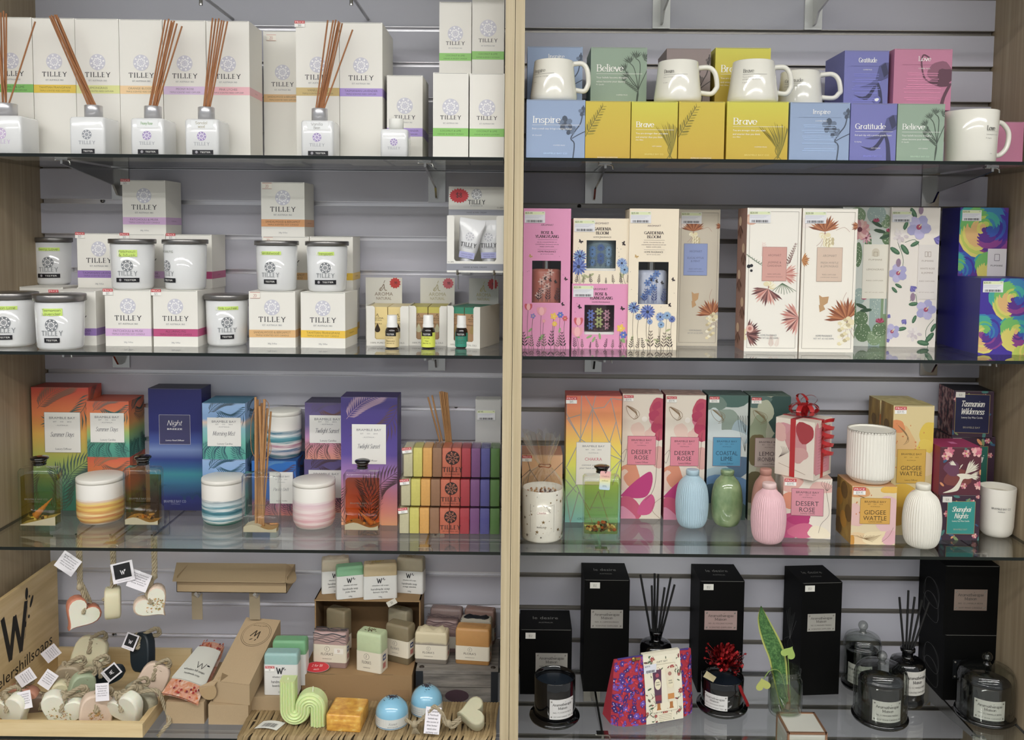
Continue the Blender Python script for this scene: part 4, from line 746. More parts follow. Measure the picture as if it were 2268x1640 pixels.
# ======== second shelf, right bay ========
def sf(c): return c
ink=lambda h,r=.5:M(h,r)
def window(b,x0,x1,y0,y1,kind):
    """cut-out of the carton front with the bottle or jar behind clear film: built as a recessed niche"""
    h=b.h; w=b.w; z0,z1=y0,y1
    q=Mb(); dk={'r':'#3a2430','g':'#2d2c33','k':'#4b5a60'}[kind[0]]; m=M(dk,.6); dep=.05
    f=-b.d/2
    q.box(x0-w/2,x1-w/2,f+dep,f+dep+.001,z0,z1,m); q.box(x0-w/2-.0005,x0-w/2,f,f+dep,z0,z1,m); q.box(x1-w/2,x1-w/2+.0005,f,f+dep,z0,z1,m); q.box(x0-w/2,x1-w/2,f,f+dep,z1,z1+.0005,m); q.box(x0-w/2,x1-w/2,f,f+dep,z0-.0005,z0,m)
    return q
def wcarton(lab,x0,x1,yt,yb,base,win,kind,title,wy,d=.075,Y=None,zb=Z2,price='$25.00',small=False,zt=None):
    b=BX(lab,x0,x1,yt,zb,d,Y=Y,yb=yb,name='windowed_carton',group='windowed fragrance cartons',m=M(base,.5),zt=zt)
    w,h,f=b.w,b.h,-b.d/2
    # rebuild the carton with a real opening in its front
    ax,bx,az,bz=win; ax*=w;bx*=w;az*=h;bz*=h; m=M(base,.5)
    q=Mb(); q.box(-w/2,w/2,f+.0012,b.d/2,0,.0012,m); q.box(-w/2,w/2,f+.0012,b.d/2,h-.0012,h,m); q.box(-w/2,-w/2+.0012,f+.0012,b.d/2,0,h,m); q.box(w/2-.0012,w/2,f+.0012,b.d/2,0,h,m); q.box(-w/2,w/2,b.d/2-.0012,b.d/2,0,h,M('#5a5355',.7))
    q.box(-w/2,-w/2+ax,f,f+.0012,0,h,m); q.box(-w/2+bx,w/2,f,f+.0012,0,h,m); q.box(-w/2+ax,-w/2+bx,f,f+.0012,0,az,m); q.box(-w/2+ax,-w/2+bx,f,f+.0012,bz,h,m); b.mb=q
    c=b.cv(); T_=ink('#3d3134'); g1=M('#6d5a60')
    pink=kind[0]=='r'
    c.text('AROMART',w*.5,h*wy[0],w*.035,g1,1,wd=w*.27)
    if not small:
        for i,s_ in enumerate(title): c.pen(s_,w*.5,h*(wy[1]-.0278*i),h*.019,T_,1,th=.2,tn=.09,wd=w*.5 if len(s_)>8 else w*(.26 if pink else (.39 if i==0 else .28)))
        c.rect(w*.3,h*(wy[1]-.052),w*.72,h*(wy[1]-.0505),g1,1)
        for i,s_ in enumerate(('250 ML CONCENTRATED OIL','CONTEMPORARY FRAGRANCE DIFFUSER','REED DIFFUSER')): c.text(s_,w*.5,h*(wy[1]-.068-.016*i),h*.0065,g1,1,wd=w*(.42,.5,.3)[i])
        c.rect(w*.3,h*(wy[1]-.12),w*.72,h*(wy[1]-.1188),g1,1); c.text('HOME FRAGRANCE',w*.5,h*(wy[1]-.135),h*.012,T_,1,wd=w*.38); c.text('NET WT. 8.5 OZ | 250ML',w*.5,h*(wy[1]-.153),h*.006,g1,1,wd=w*.28)
    else:
        for i,s_ in enumerate(title): c.pen(s_,w*.52,h*(wy[1]-.062*i),h*.042,T_,1,th=.2,tn=.09,wd=w*.42 if len(s_)>8 else w*(.22 if pink else .31-.08*i))
        c.text('HOME FRAGRANCE',w*.52,h*(wy[1]-.125),h*.02,T_,1,wd=w*.32)
    # meadow along the foot
    DK=M('#33262b'); lh=h*(.16 if not small else .2); R=random.Random(int(x0))
    cols=[M('#d3565f'),M('#e89aa6'),M('#efc23f'),M('#5f6fc4'),M('#8f7fc0'),M('#9fb69a')] if pink else [M('#7fa4cc'),M('#4b5b9e'),M('#6d84c8'),M('#93b3d4'),M('#32364e'),M('#b9c79a')]
    for i in range(7 if not small else 8): sprig(c,w*(.06+.135*i),0.0,lh*R.uniform(.45,.85),DK if i%2==0 else M('#6b5a52'),2,5,R.uniform(-.15,.2),.26)
    LG=M('#8fae6f' if pink else '#b3b586')
    for i in range(6): x_=w*R.uniform(.05,.95); y_=lh*R.uniform(.3,1.); c.ell(x_,y_,w*.06,w*.022,LG,1,8,R.uniform(0,3))
    fls=[(.12,.30),(.40,.27),(.66,.235),(.80,.245),(.22,.235),(.9,.22),(.45,.2),(.68,.18)] if not small else [(.12,.42),(.1,.26),(.88,.32),(.93,.22)]
    for i,(fx,fy) in enumerate(fls):
        x_,y_=w*fx,h*fy; r=w*(.10,.125,.08,.07,.06,.06,.05,.06)[i]*(1 if pink else 1.25)
        c.line(crom([(x_+w*.02,0),(x_-w*.02,y_*.5),(x_,y_)]),.0007,M('#5d5448'),1)
        if pink and i in (0,1): 
            for k in (-1,0,1): c.ell(x_+k*r*.35,y_,r*.42,r*.75,cols[i] if k else M('#f2b4b4'),3+(k==0),10,-k*.4)
        elif pink: daisy(c,x_,y_,r,6 if i%2 else 5,cols[(i)%5],M('#e8d27a'),3,.7,.1)
        else: daisy(c,x_,y_,r,16,[cols[i%4],cols[(i+1)%4]],cols[4],3,.28,.1); 
    for bx_,by_ in ((.15,.66),(.9,.5),(.84,.32)) if not small else ((.13,.64),(.9,.62)): butterfly(c,w*bx_,h*by_,w*.05,DK if bx_>.5 or small else M('#c8a35f'),3,R.uniform(0,1.2))
    for k in range(10): c.ell(w*R.random(),h*R.uniform(.3,.72),w*.006,w*.006,DK,1,6)
    # keep prints out of the opening
    out=[]
    for it in c.it:
        p_=it[0]; mx=sum(a[0] for a in p_)/len(p_); my=sum(a[1] for a in p_)/len(p_)
        if it[1] is None and ax-w*.05<mx<bx+w*.05 and az-h*.012<my<bz+h*.01 and max(a[1] for a in p_)>az and min(a[1] for a in p_)<bz and max(a[0] for a in p_)>ax and min(a[0] for a in p_)<bx: continue
        out.append(it)
    c.it=out; b.put(c)
    if price: b.price(.002,h-.029 if not small else h-.027,price,'front','bar',.041)
    b.done()
    fm=Mb(); fm.box(-w/2+ax,-w/2+bx,f+.0008,f+.0011,az,bz,glass('#fbfbfb',1.35)); fm.build('window_film',b.root)
    # what stands inside
    ix=b.cx+(ax+bx)/2-w/2; R0=min((bx-ax)*.5*.98,w*.42)
    if kind[1]=='b':
        rr=(bx-ax)*.53; top=(bz-az)*.78+az
        t=T('perfume_bottle','glittery %s bottle seen through the window of the tall %s carton'%(('rose gold','pink') if pink else ('silvery blue','cream')),'bottle',(ix,b.cy-.004,zb+.0015),0,'bottles inside cartons')
        bm=ramp([(.0,'#8c4a3e'),(.5,'#c9705a'),(1,'#d89a86')],'n',.3,ns=2) if pink else ramp([(.3,'#8e98b4'),(.6,'#c9d0e2')],'n',.3,ns=3); hb=Mb(); hb.loft([(0,rr,.022,.02),(top-.008,rr,.022,.02),(top-.002,rr*.96,.02,.018),(top,rr*.8,.016,.014)],bm,6)
        c2=Cv(2*rr,top); dk=M('#4a2a2e') if pink else M('#3c4c8a')
        for i in range(6): x_=rr*(.5+.28*(i%3)+.2*(i//3)); y_=az+(bz-az)*(.15+.11*i); daisy(c2,x_,y_,rr*.25,6,[M('#e2b6a8') if pink else M('#5d83c4')],dk,1,.5); c2.line([(x_,az),(x_,y_)],.0006,dk,1)
        for i in range(3): butterfly(c2,rr*(.9+.35*i),top*(.88-.02*i),rr*.14,M('#231a1c'),2,.3*i); sprig(c2,rr*(.5+.6*i),az,rr*.9,dk,2,5,.1,.3)
        c2.emit(hb,lambda u,v,o:(u-rr,-.022-o-.0002,v)); hb.build('flask',t)
        q=Mb(); q.lathe([(.0085,top-.001),(.0085,h-.012),(.008,h-.011)],CH,24); q.build('cap',t)
    else:
        rr=min(w*.40,b.d*.40); zz=az+.003
        t=T('candle_jar','%s candle tumbler seen through the window of the small %s carton'%(('dark plum','pink') if pink else ('smoky blue','cream')),'candle',(ix,b.cy-.002,zb+.0015),0,'tumblers inside cartons'); s_=Mb(); s_.box(-w/2+.003-(ix-b.cx),w/2-.003-(ix-b.cx),-b.d/2+.006,b.d/2-.006,0,zz,WHT); s_.build('card_riser',t)
        bm=M('#3f1724' if pink else '#6f8790',.12,coat=.4); q=Mb(); q.lathe([(rr*.94,zz),(rr,zz+.004),(rr,h-.008),(rr*.96,h-.006)],bm,36)
        c2=Cv(.07,h); dk=M('#1c0c12') if pink else M('#41566e')
        for i in range(9): daisy(c2,.035+(i%3-1)*.017,zz+.012+.013*(i//3)+.004*(i%2),.0085,6 if pink else 12,M(('#6d7fd0','#a9b06a','#c98fa0')[i%3]) if pink else M(('#5d88bd','#42639e','#7aa0c4')[i%3]),dk,1,.5 if pink else .3)
        for i in range(5): sprig(c2,.012+.011*i,zz+.002,.014,dk,2,4,.1,.3)
        c2.emit(q,cylfn(rr,-.035,0,.0002)); q.build('tumbler',t)
    return b
PK='#e795bf'; CRM='#f0e2c8'
wcarton('tall pink windowed carton with rose gold bottle, beside the post',1158.5,1263,462,773,PK,(.19,.80,.33,.63),'rb',['ROSE &','YLANGYLANG'],(.884,.83))
lo=wcarton('small pink windowed carton with a dark tumbler, under the cream one',1266.5,1390,629,773,PK,(.225,.76,.22,.675),'rt',['ROSE &','YLANGYLANG'],(.92,.845),small=True,d=.09)
wcarton('small cream windowed carton with a smoky blue tumbler, stacked on the pink one',1269.5,1392.5,484,629,CRM,(.24,.77,.20,.665),'kt',['GARDENIA','BLOOM'],(.925,.84),small=True,d=.09,Y=lo.Y,zb=lo.top)
wcarton('tall cream windowed carton with silvery bottle and blue flowers',1392,1501,462.5,775,CRM,(.20,.81,.325,.625),'gb',['GARDENIA','BLOOM'],(.88,.83),d=.075)
def pampas(c,w,h,kind):
    br=[M('#a8623a'),M('#c07a4a'),M('#8c4c2c')]; mv=[M('#7d4f4c'),M('#a06a62'),M('#6b3f40')]; pk=[M('#d79a8c'),M('#c4796d'),M('#e2b2a4')]; cr=M('#e9dcae'); ol=M('#c9b98c'); wh=M('#f3ecd2'); tw=M('#b58a78'); gr=M('#5f7a5a')
    c.frame(w*.05,h*.025,w*.95,h*.975,.0006,M('#8c8274'),1)
    def posy(x,y,r,a,cols):
        fan(c,x,y,r,a-1.35,a+1.35,15,cols,2); 
        for i in range(7): c.ell(x+cos(a+2.2+i*.3)*r*.22*(1+i%2*.5),y+sin(a+2.2+i*.3)*r*.3,r*.16,r*.13,(cr,wh)[i%2],3,9)
        for i in range(5): c.line(crom([(x,y),(x-cos(a-.4+i*.2)*r*.5,y-sin(a-.3+.25*i)*r*.55),(x-cos(a-.5+i*.25)*r*1.0,y-sin(a-.3+.2*i)*r*.85)]),.0006,tw,2)
    if kind=='mauve':
        posy(w*.42,h*.44,w*.34,-1.9,mv+pk); fan(c,w*.68,h*.54,w*.3,-.9,.9,10,pk,2); sprig(c,w*.76,h*.6,h*.16,mv[0],2,9,.35,.16,.0008); sprig(c,w*.35,h*.64,h*.12,M('#ecd5cb'),1,8,-.1,.3)
        sprig(c,w*.3,h*.6,h*.09,gr,2,8,-1.4,.2); c.ell(w*.0+w*.05,h*.595,w*.035,w*.035,INK,2); c.ell(w*.1,h*.6,w*.03,w*.03,INK,2); c.ell(w*.1,h*.565,w*.025,w*.025,INK,2)
        for k in range(9): c.line(crom([(w*.68,h*.48),(w*(.55+.04*k),h*.44),(w*(.5+.055*k),h*(.4+.006*abs(k-4)))]),.0009,gr,2)
        posy(w*.04,h*.12,w*.3,.1,mv+[M('#4f2f30')]); c.ell(w*.1,h*.16,w*.07,w*.07,pk[2],4); c.ell(w*.1,h*.16,w*.035,w*.035,pk[1],5); posy(w*1.0,h*.24,w*.36,3.3,pk+mv[:1]); sprig(c,w*.5,h*.03,h*.09,M('#e0cbbf'),1,8,.02,.3); sprig(c,w*.6,h*.03,h*.07,M('#e8d8cc'),1,8,.2,.3)
        c.ell(w*.07,h*.92,w*.13,w*.1,M('#dba890'),2); c.ell(w*.06,h*.92,w*.08,w*.06,M('#e7c0a4'),3); blob(c,w*.35,h*.92,w*.07,h*.025,M('#d4877e'),2,3)
    else:
        x,y=w*(.46 if kind=='white' else .4),h*.90
        posy(x-w*.05,y-h*.06,w*.32,1.6,br); 
        for i in range(26): c.ell(x-w*.05+w*.018*(i%9),y-h*.10-h*.008*(i//3),w*.03,w*.045,(cr,wh,ol)[i%3],3,7)
        c.line(crom([(x+w*.15,y-h*.05),(x+w*.3,y-h*.03),(x+w*.4,y-h*.06)]),.0006,tw,2); blob(c,w*.06,h*.9,w*.12,h*.04,M('#efe3da'),1,4)
        posy(w*.86,h*.23,w*.42,1.9,br); c.poly([(w*.36,h*.33),(w*.34,h*.40),(w*.40,h*.385),(w*.52,h*.39),(w*.5,h*.345),(w*.42,h*.325)],M('#c49a68'),2); c.poly([(w*.36,h*.28),(w*.34,h*.33),(w*.42,h*.33),(w*.46,h*.3)],M('#c49a68'),2)
        for i in range(16): c.ell(w*(.74+.05*(i%4)),h*(.06+.012*i),w*.045,w*.035,(cr,wh,ol)[i%3],3,8)
        c.line(crom([(w*.85,h*.3),(w*.78,h*.36),(w*.84,h*.42)]),.0006,tw,2); fan(c,w*1.04,h*.88,w*.16,2.4,3.9,7,br,2); 
        if kind=='white': fan(c,w*.0,h*.64,w*.16,-1.2,1.2,9,[M('#c98a4a'),M('#b0703a')],2)
def bigcarton(lab,x0,x1,yt,yb,base,kind,panel,pcol,title,price,d=.075,ms=None,pyl=None,rot=0,Y=None,pr=True,sub='REED DIFFUSER'):
    b=BX(lab,x0,x1,yt,Z2,d,yb=yb,Y=Y,name='floral_carton',group='tall floral diffuser cartons',m=M(base,.5),ms=ms or M(base,.5),rot=rot); c=b.cv(); w,h=b.w,b.h
    if kind in('white','mauve','beige'): pampas(c,w,h,kind); c.text('HOME FRAGRANCE',w*.45,h*.115,w*.035,GREY,5,wd=w*.3); c.text('NET WT. 8.5 OZ 250ML',w*.45,h*.095,w*.03,GREY,5,wd=w*.38)
    b.put(c)
    if kind=='mauve': 
        c=b.cv('left'); s_=[M('#7d5546'),M('#5f3c34'),M('#a87c66')]
        for i in range(5): fan(c,b.d*(.3+.4*(i%2)),h*(.12+.19*i),b.d*.42,-2.6,-.5,8,s_,1); c.ell(b.d*(.3+.4*(i%2)),h*(.15+.19*i),b.d*.16,b.d*.13,M('#e0bf9f'),2)
        b.put(c,'left')
    if kind=='beige' or kind=='white': c=b.cv('left'); fan(c,b.d*.9,h*.68,b.d*.4,1.8,4.4,9,[M('#c07a4a'),M('#a8623a')],1); b.put(c,'left')
    px0,px1,py0,py1=panel; c=b.cv(); m=M(pcol,.4); im=M(shade(pcol,.72)); c.rect(px0*w,py0*h,px1*w,py1*h,m,4); c.frame(px0*w,py0*h,px1*w,py1*h,.0009,M(shade(pcol,.85)),5); xm=(px0+px1)/2*w; pw=(px1-px0)*w; ph=(py1-py0)*h
    c.text('AROMART',xm,py0*h+ph*.76,pw*.09,im,5,wd=pw*.55)
    for i,s_ in enumerate(title): c.text(s_,xm,py0*h+ph*(.55-.1*i),pw*.085,im,5,wmax=pw*.7)
    c.text(sub,xm,py0*h+ph*.2,pw*.05,im,5,wd=pw*.55); c.text('CONTEMPORARY FRAGRANCE',xm,py0*h+ph*.12,pw*.04,im,5,wd=pw*.7); b.put(c,'front','front_label','printed title panel')
    if price: b.price(.004,h-.03,price,'front','bar',.042)
    return b.done()
bigcarton('tall beige floral carton with a blue title panel, standing further back',1502,1592,464,766.5,'#cfc6b2','beige',(.13,.70,.52,.75),'#8fa0d2',['EUCALYPTUS','& MINT'],'$20.00',d=.07)
bigcarton('tall white floral carton with a dusty pink panel and a brownish pink left side',1651.5,1771,461,779,'#f0ebdf','mauve',(.30,.745,.495,.73),'#d8a094',['JASMINE &','GARDENIA'],'$20.00',ms=M('#a98173',.5),d=.075)
bigcarton('tall white floral carton with a beige panel and orange palm leaves',1774,1895,462,780.5,'#f1ebdd','white',(.28,.74,.495,.73),'#dcc2ac',['FRESH MYRTLE','& LEMONGRASS'],'$20.00',ms=M('#e2d6c2',.5),d=.075)
def cactusbox():
    b=BX('tall carton covered in green cacti and pink blooms, partly behind the white one',1862,1968,459,Z2,.07,yb=767,name='floral_carton',group='tall floral diffuser cartons',m=M('#cfd4cb',.5)); c=b.cv(); w,h=b.w,b.h; R=random.Random(5)
    G1,G2,G3=M('#5f7d55'),M('#7f9a72'),M('#9db3ac'); DG=M('#37553c'); wd=M('#e6ecd8'); cr=M('#a32c4e')
    def cac(x,y,rx,ry,m,L):
        c.ell(x,y,rx,ry,m,L,18)
        for i in range(22): a=R.random()*6.28; k=R.random()**.5; c.ell(x+cos(a)*rx*k*.85,y+sin(a)*ry*k*.85,.0007,.0009,wd,L+1,5)
    for i in range(6): x=w*R.random(); c.rect(x,0,x+w*.12,h*R.uniform(.2,.5),(G3,G2)[i%2],0)
    for x,y,rx,ry,m,L in ((.5,.10,.17,.07,G1,2),(.75,.06,.16,.055,G2,2),(.45,.2,.15,.055,G1,3),(.85,.12,.15,.05,G1,3),(.2,.08,.14,.05,G2,2),(.62,.56,.15,.05,G2,2),(.75,.49,.14,.05,G1,2),(.7,.95,.2,.07,G3,1),(.3,.94,.18,.06,G2,1),(.95,.78,.12,.05,G1,1),(.55,.74,.07,.08,G1,1),(.4,.36,.13,.06,G3,1),(.3,.22,.05,.13,G1,1),(.75,.3,.09,.1,G3,1),(.08,.6,.13,.1,M('#7f9db5'),1),(.9,.9,.1,.05,G2,1),(.35,.66,.08,.09,G1,1)): cac(w*x,h*y,w*rx,h*ry,m,L)
    for x,y,r in ((.85,.19,.13),(.55,.5,.1),(.7,.91,.1),(.5,.35,.08),(.98,.84,.1)): fan(c,w*x,h*y-w*r*.5,w*r,.3,2.84,7,[cr,M('#c2567a')],4,.7)
    daisy(c,w*.36,h*.84,w*.22,14,[M('#e4bcb4'),M('#cf8f92'),M('#dba79e')],M('#6d2a3c'),4,.5,.1,0,.25); daisy(c,w*.5,h*.78,w*.12,9,[M('#e0b0b8'),M('#c98094')],M('#8c3c50'),4)
    for x,y,a in ((.72,.88,-.5),(.78,.83,-.2),(.9,.79,.3),(.45,.29,-.4),(.55,.26,.1)): c.ell(w*x,h*y,w*.13,w*.04,DG,3,8,a)
    b.put(c); c=b.cv(); c.rect(w*.45,h*.345,w*.97,h*.735,M('#e9e4d4',.5),6); im=M('#a5977c'); x=w*.71
    c.poly([(x-.008,h*.65),(x-.008,h*.68)]+[(x+.008*cos(a),h*.68+.008*sin(a)) for a in [pi-k*pi/8 for k in range(9)]]+[(x+.008,h*.65)],M('#d8cfb8'),7); c.frame(x-.004,h*.65,x+.004,h*.68,.0008,im,8)
    for s_,y,hh,wd_ in (('FUMARE',.625,.009,.28),('LEMONGRASS',.555,.010,.36),('REED DIFFUSER',.475,.006,.36),('NET WT 6.8 OZ | 200ML',.39,.005,.4)): c.text(s_,x,h*y,h*hh*1.3,im,7,wd=w*wd_)
    b.put(c,'front','front_label','pale title panel'); b.done()
cactusbox()
def hibisc():
    b=BX('tall cream carton with lilac hibiscus flowers and green leaves',1969,2077,459.5,Z2,.07,yb=769,name='floral_carton',group='tall floral diffuser cartons',m=M('#ebe3d8',.5)); c=b.cv(); w,h=b.w,b.h
    L1,L2,V1,V2=M('#a9a6d2'),M('#bcb6dc'),M('#6a63ae'),M('#857cc4'); G1,G2=M('#3f6a4c'),M('#5b8762'); cr=M('#b0486a')
    for pts in ([(.15,.75),(.28,.62),(.2,.5)],[(.3,.75),(.5,.77),(.6,.72)],[(.45,.33),(.55,.38),(.6,.3)],[(.85,.0),(.8,.12),(.95,.2)]): c.line(crom([(w*x,h*y) for x,y in pts]),.001,G1,1)
    for x,y,l,a in ((.1,.69,.12,-.6),(.3,.70,.13,-.9),(.5,.74,.1,.5),(.45,.96,.12,2.1),(.55,.9,.11,-.3),(.3,.87,.1,1.2),(.12,.41,.08,-.8),(.2,.44,.08,-.5),(.52,.31,.1,.1),(.55,.2,.09,1.2),(.3,.13,.1,.2),(.88,.07,.13,.9),(.75,.03,.13,-.2),(.95,.14,.1,1.1)): c.ell(w*x,h*y,w*l,w*l*.42,G1,2,10,a); c.ell(w*x,h*y+w*.01,w*l*.8,w*l*.18,G2,3,8,a)
    for x,y,r in ((.57,.86,.26),(.18,.53,.20),(.78,.27,.22),(.1,.11,.17)): daisy(c,w*x,h*y,w*r,5,[L1,L2],cr,4,.85,.05,.5+x); c.line([(w*x,h*y),(w*(x+.05),h*y+.006)],.0018,M('#e6d9a0'),6)
    for x,y,r,a in ((.88,.78,.2,-.3),(.45,.44,.16,-.9),(.38,.2,.13,-2.2),(.06,.21,.1,2.5),(.04,.03,.1,2)): fan(c,w*x,h*y,w*r,a-.7,a+.7,5,[V1,V2],4,.9)
    for x,y in ((.2,.80),(.55,.10)):
        for k in range(16): a=k*2.4; c.ell(w*x+cos(a)*w*.012*k**.9,h*y+sin(a)*w*.011*k**.9,w*.055,w*.035,(M('#ded5d3'),M('#cfc3c6'),M('#e9e2dc'))[k%3],5,8,a)
    for x,y in ((.6,.98),(.18,.605),(.5,.36)): c.ell(w*x,h*y,w*.05,w*.09,M('#9a7f96'),5,10)
    b.put(c); c=b.cv(); c.rect(w*.58,h*.345,w*.97,h*.735,M('#e2dbd4',.5),7); im=M('#a08f80'); x=w*.775; c.frame(x-.006,h*.65,x-.001,h*.685,.0009,im,8); c.frame(x+.001,h*.65,x+.006,h*.685,.0009,im,8)
    for s_,y,hh,wd_ in (('FUMARE',.62,.009,.24),('WHITE ROSE',.565,.010,.3),('& JASMINE',.535,.010,.24),('REED DIFFUSER',.475,.006,.32),('NET WT 6.8 OZ | 200ML',.395,.005,.32)): c.text(s_,x,h*y,h*hh*1.3,im,8,wd=w*wd_)
    b.put(c,'front','front_label','pale title panel'); b.price(.002,h-.031,'$30.00','front','bar',.040); b.done()
hibisc()
def rainbow(lab,x0,x1,yt,yb,d,rot=0,Y=None,small=False):
    nv=M('#1c1a78',.4); b=BX(lab,x0,x1,yt,Z2,d,yb=yb,Y=Y,name='floral_carton',cat='box',group='rainbow rose cartons',m=M('#2a1c7a',.5),ms=nv,mt=nv,rot=rot)
    c=b.cv(); w,h=b.w,b.h
    C=[M(x) for x in ('#5a2a8c','#3f2a9a','#2f56b0','#2b7fb0','#2fa59a','#6ab85a','#b8c84a','#d8cc5a','#dcb06a','#8c3a8c')]; C2=[M('#43307f'),M('#57b0a8'),M('#c8a070')]
    c.rect(0,0,w,h,C[1],0)
    R=random.Random(3)
    def rose(x,y,r,o,sq=1.):
        for k in range(9):
            rr=r*(1-k*.1)
            for j in range(5):
                a=j*1.256+k*2.4+o; ci=int((math.degrees(a)%360)/36+k*.35+R.random()*1.3)%10
                c.ell(x+cos(a)*rr*.5,y+sin(a)*rr*.46*sq,rr*.55,rr*.40,C[ci],1+k%10,12,a+1.35)
    if not small:
        for x,y,r,o in ((.55,.86,.75,.3),(.0,.55,.5,2.),(.75,.58,.5,4.),(.1,.1,.6,1.),(.85,.18,.6,3.),(.2,.35,.5,5)): rose(w*x,h*y,w*r,o)
    else:
        for x,y,r,o in ((.6,.75,.5,.3),(.1,.28,.42,2.),(.7,.3,.42,4.),(.95,.05,.4,1)): rose(w*x,h*y,w*r,o)
    b.put(c); c=b.cv(); im=INK
    x0_,x1_,y0_,y1_=(.60,.99,.30,.71) if not small else (.80,1.0,.2,.78); c.rect(w*x0_,h*y0_,w*x1_,h*y1_,M('#d7d3d6',.5),12); x=w*(x0_+x1_)/2
    c.frame(x-.005,h*(y1_-.085),x+.005,h*(y1_-.04),.0009,M('#5b5560'),13)
    for s_,y,wd_ in (('FUMARE',.12,.25),('SUMMER HILL',.20,.3),('& AMBER WOOD',.245,.37),('REED DIFFUSER',.31,.3)): c.text(s_,x,h*(y1_-y),h*.012 if not small else h*.03,im,13,wd=w*wd_*(1 if not small else .5))
    b.put(c,'front','front_label','pale title panel'); b.price(.004,h-.028,'$30.00','front','bar',.04); b.done(); return b
rainbow('tall carton with rainbow roses and a deep blue side, behind the shorter one',2120.5,2227,460,771,.08)
rainbow('short rainbow rose carton with a deep blue side at the right end of the shelf',2169,2294,617,786,.10,small=True)
# ======== third shelf, left bay ========
def bblabel(c,x0,y0,x1,y1,title,sub,m=None,im=None,L=5,script=True,tcol=None,head=True,fr=None,ts=.1):
    m=m or M('#e4e2dc',.4); im=im or M('#6a6b70'); w=x1-x0; h=y1-y0; x=(x0+x1)/2
    c.rect(x0,y0,x1,y1,m,L)
    if fr: c.frame(x0,y0,x1,y1,.0007,fr,L+1)
    if head:
        c.text('BRAMBLE BAY',x,y0+h*.86,w*.065,im,L+1,wd=w*.72); c.text('EST      CO      2014',x,y0+h*.765,w*.035,im,L+1,wd=w*.5); c.text('- AUSTRALIA -',x,y0+h*.675,w*.03,im,L+1,wd=w*.38)
    n=len(title)
    for i,s_ in enumerate(title):
        if script: c.pen(s_,x-w*.02,y0+h*(.45 if n==1 else .52-.17*i),w*.13,tcol or im,L+1,th=.09,tn=.03,sh=.25,serif=False,wd=w*.66)
        else: c.text(s_,x,(y0+h*.45-w*.2*i) if n>1 else y0+h*.4,w*ts,tcol or im,L+1,wmax=w*.78)
    if sub: c.text(sub,x+w*.02,y0+h*.09,w*.055,im,L+1,wd=w*.45 if len(sub)<20 else w*.6)
ORG=lambda o=0:ramp([(0,'#2f7a76'),(.18,'#3f8f7c'),(.42,'#a3b04a'),(.62,'#d4a33a'),(.78,'#de7a3c'),(1,'#c63f30')],'z',.45)
ORC=ramp([(0,'#3f8f80'),(.22,'#4fa48c'),(.45,'#9db65c'),(.6,'#e09a45'),(.85,'#e0703f'),(1,'#d9603a')],'z',.45)
ORC2=ramp([(0,'#3f8f80'),(.3,'#8fae5c'),(.5,'#d98e40'),(1,'#d05438')],'z',.45)
NIG=ramp([(0,'#20286a'),(.1,'#232f78'),(.22,'#2b6a90'),(.3,'#2f8a9a'),(.36,'#2a5f92'),(.42,'#2a3f86'),(.5,'#6f86b8'),(.56,'#3f559a'),(.66,'#232a72'),(1,'#20205e')],'z',.4)
MOR=ramp([(0,'#49a596'),(.3,'#66b8a8'),(.55,'#7fb5c0'),(.66,'#d8bfae'),(.72,'#7fa6d6'),(1,'#8fb2dd')],'z',.45)
TWI=ramp([(0,'#e8a878'),(.12,'#e0908a'),(.25,'#c982a0'),(.42,'#a076b8'),(.55,'#5a479a'),(.8,'#4a3a86'),(1,'#453a7c')],'z',.45)
TWC=ramp([(0,'#e89a80'),(.2,'#e09098'),(.4,'#b985b4'),(.6,'#6f6498'),(1,'#5b4c80')],'z',.45)
BLB=ramp([(0,'#c2705f'),(.22,'#a05a80'),(.3,'#1f5fae'),(1,'#1c6fc4')],'z',.45)
def palms(c,w,h,kind,m,m2,big=True):
    if big:
        frond(c,w*.10,h*.83,w*.75,h*1.02,16,w*.3,m2,1,k=.45,bend=.1); frond(c,w*1.05,h*.98,w*.2,h*.73,16,w*.35,m,1,bend=.25)
        frond(c,w*.55,-h*.02,w*1.0,h*.42,16,w*.42,m,2,bend=.2); frond(c,w*.3,-h*.02,w*.35,h*.36,14,w*.35,m,2,bend=-.2); frond(c,w*.1,0,w*.0,h*.3,10,w*.3,m,1)
    else:
        frond(c,w*.15,h*.82,w*.75,h*1.04,14,w*.25,m2,1,k=.4); frond(c,w*1.1,h*.98,w*.35,h*.78,14,w*.35,m,1,bend=.25)
        for x in (.02,.25,.6,.95): frond(c,w*x,-h*.05,w*(x+(.1 if x<.5 else -.12)),h*.27,10,w*.22,m,2,bend=.2)
        frond(c,w*1.02,h*.1,w*.7,h*.34,9,w*.2,m,2)
def sunset(lab,x0,x1,yt,yb,m,dark,lbl,title,sub,d,big,zb=Z3,Y=None,zt=None,foil=False,rot=0,top=None,m2=None,sidepalm=True):
    b=BX(lab,x0,x1,yt,zb,d,yb=yb,Y=Y,zt=zt,name='sunset_carton',group='palm leaf printed cartons',m=m,mt=M(top or '#8a8a8a',.5),rot=rot)
    c=b.cv(); palms(c,b.w,b.h,0,M(dark,.5),M(m2 or dark,.5),big); b.put(c)
    if sidepalm:
        c=b.cv('right'); palms(c,b.d,b.h,0,M(shade(dark,.85),.5),M(dark,.5),False); b.put(c,'right')
    if lbl:
        c=b.cv(); x0_,x1_,y0_,y1_=lbl; bblabel(c,b.w*x0_,b.h*y0_,b.w*x1_,b.h*y1_,title,sub,fr=M('#c9c2b4',.25,.6) if foil else None); b.put(c,'front','front_label','cream title label')
    return b.done()
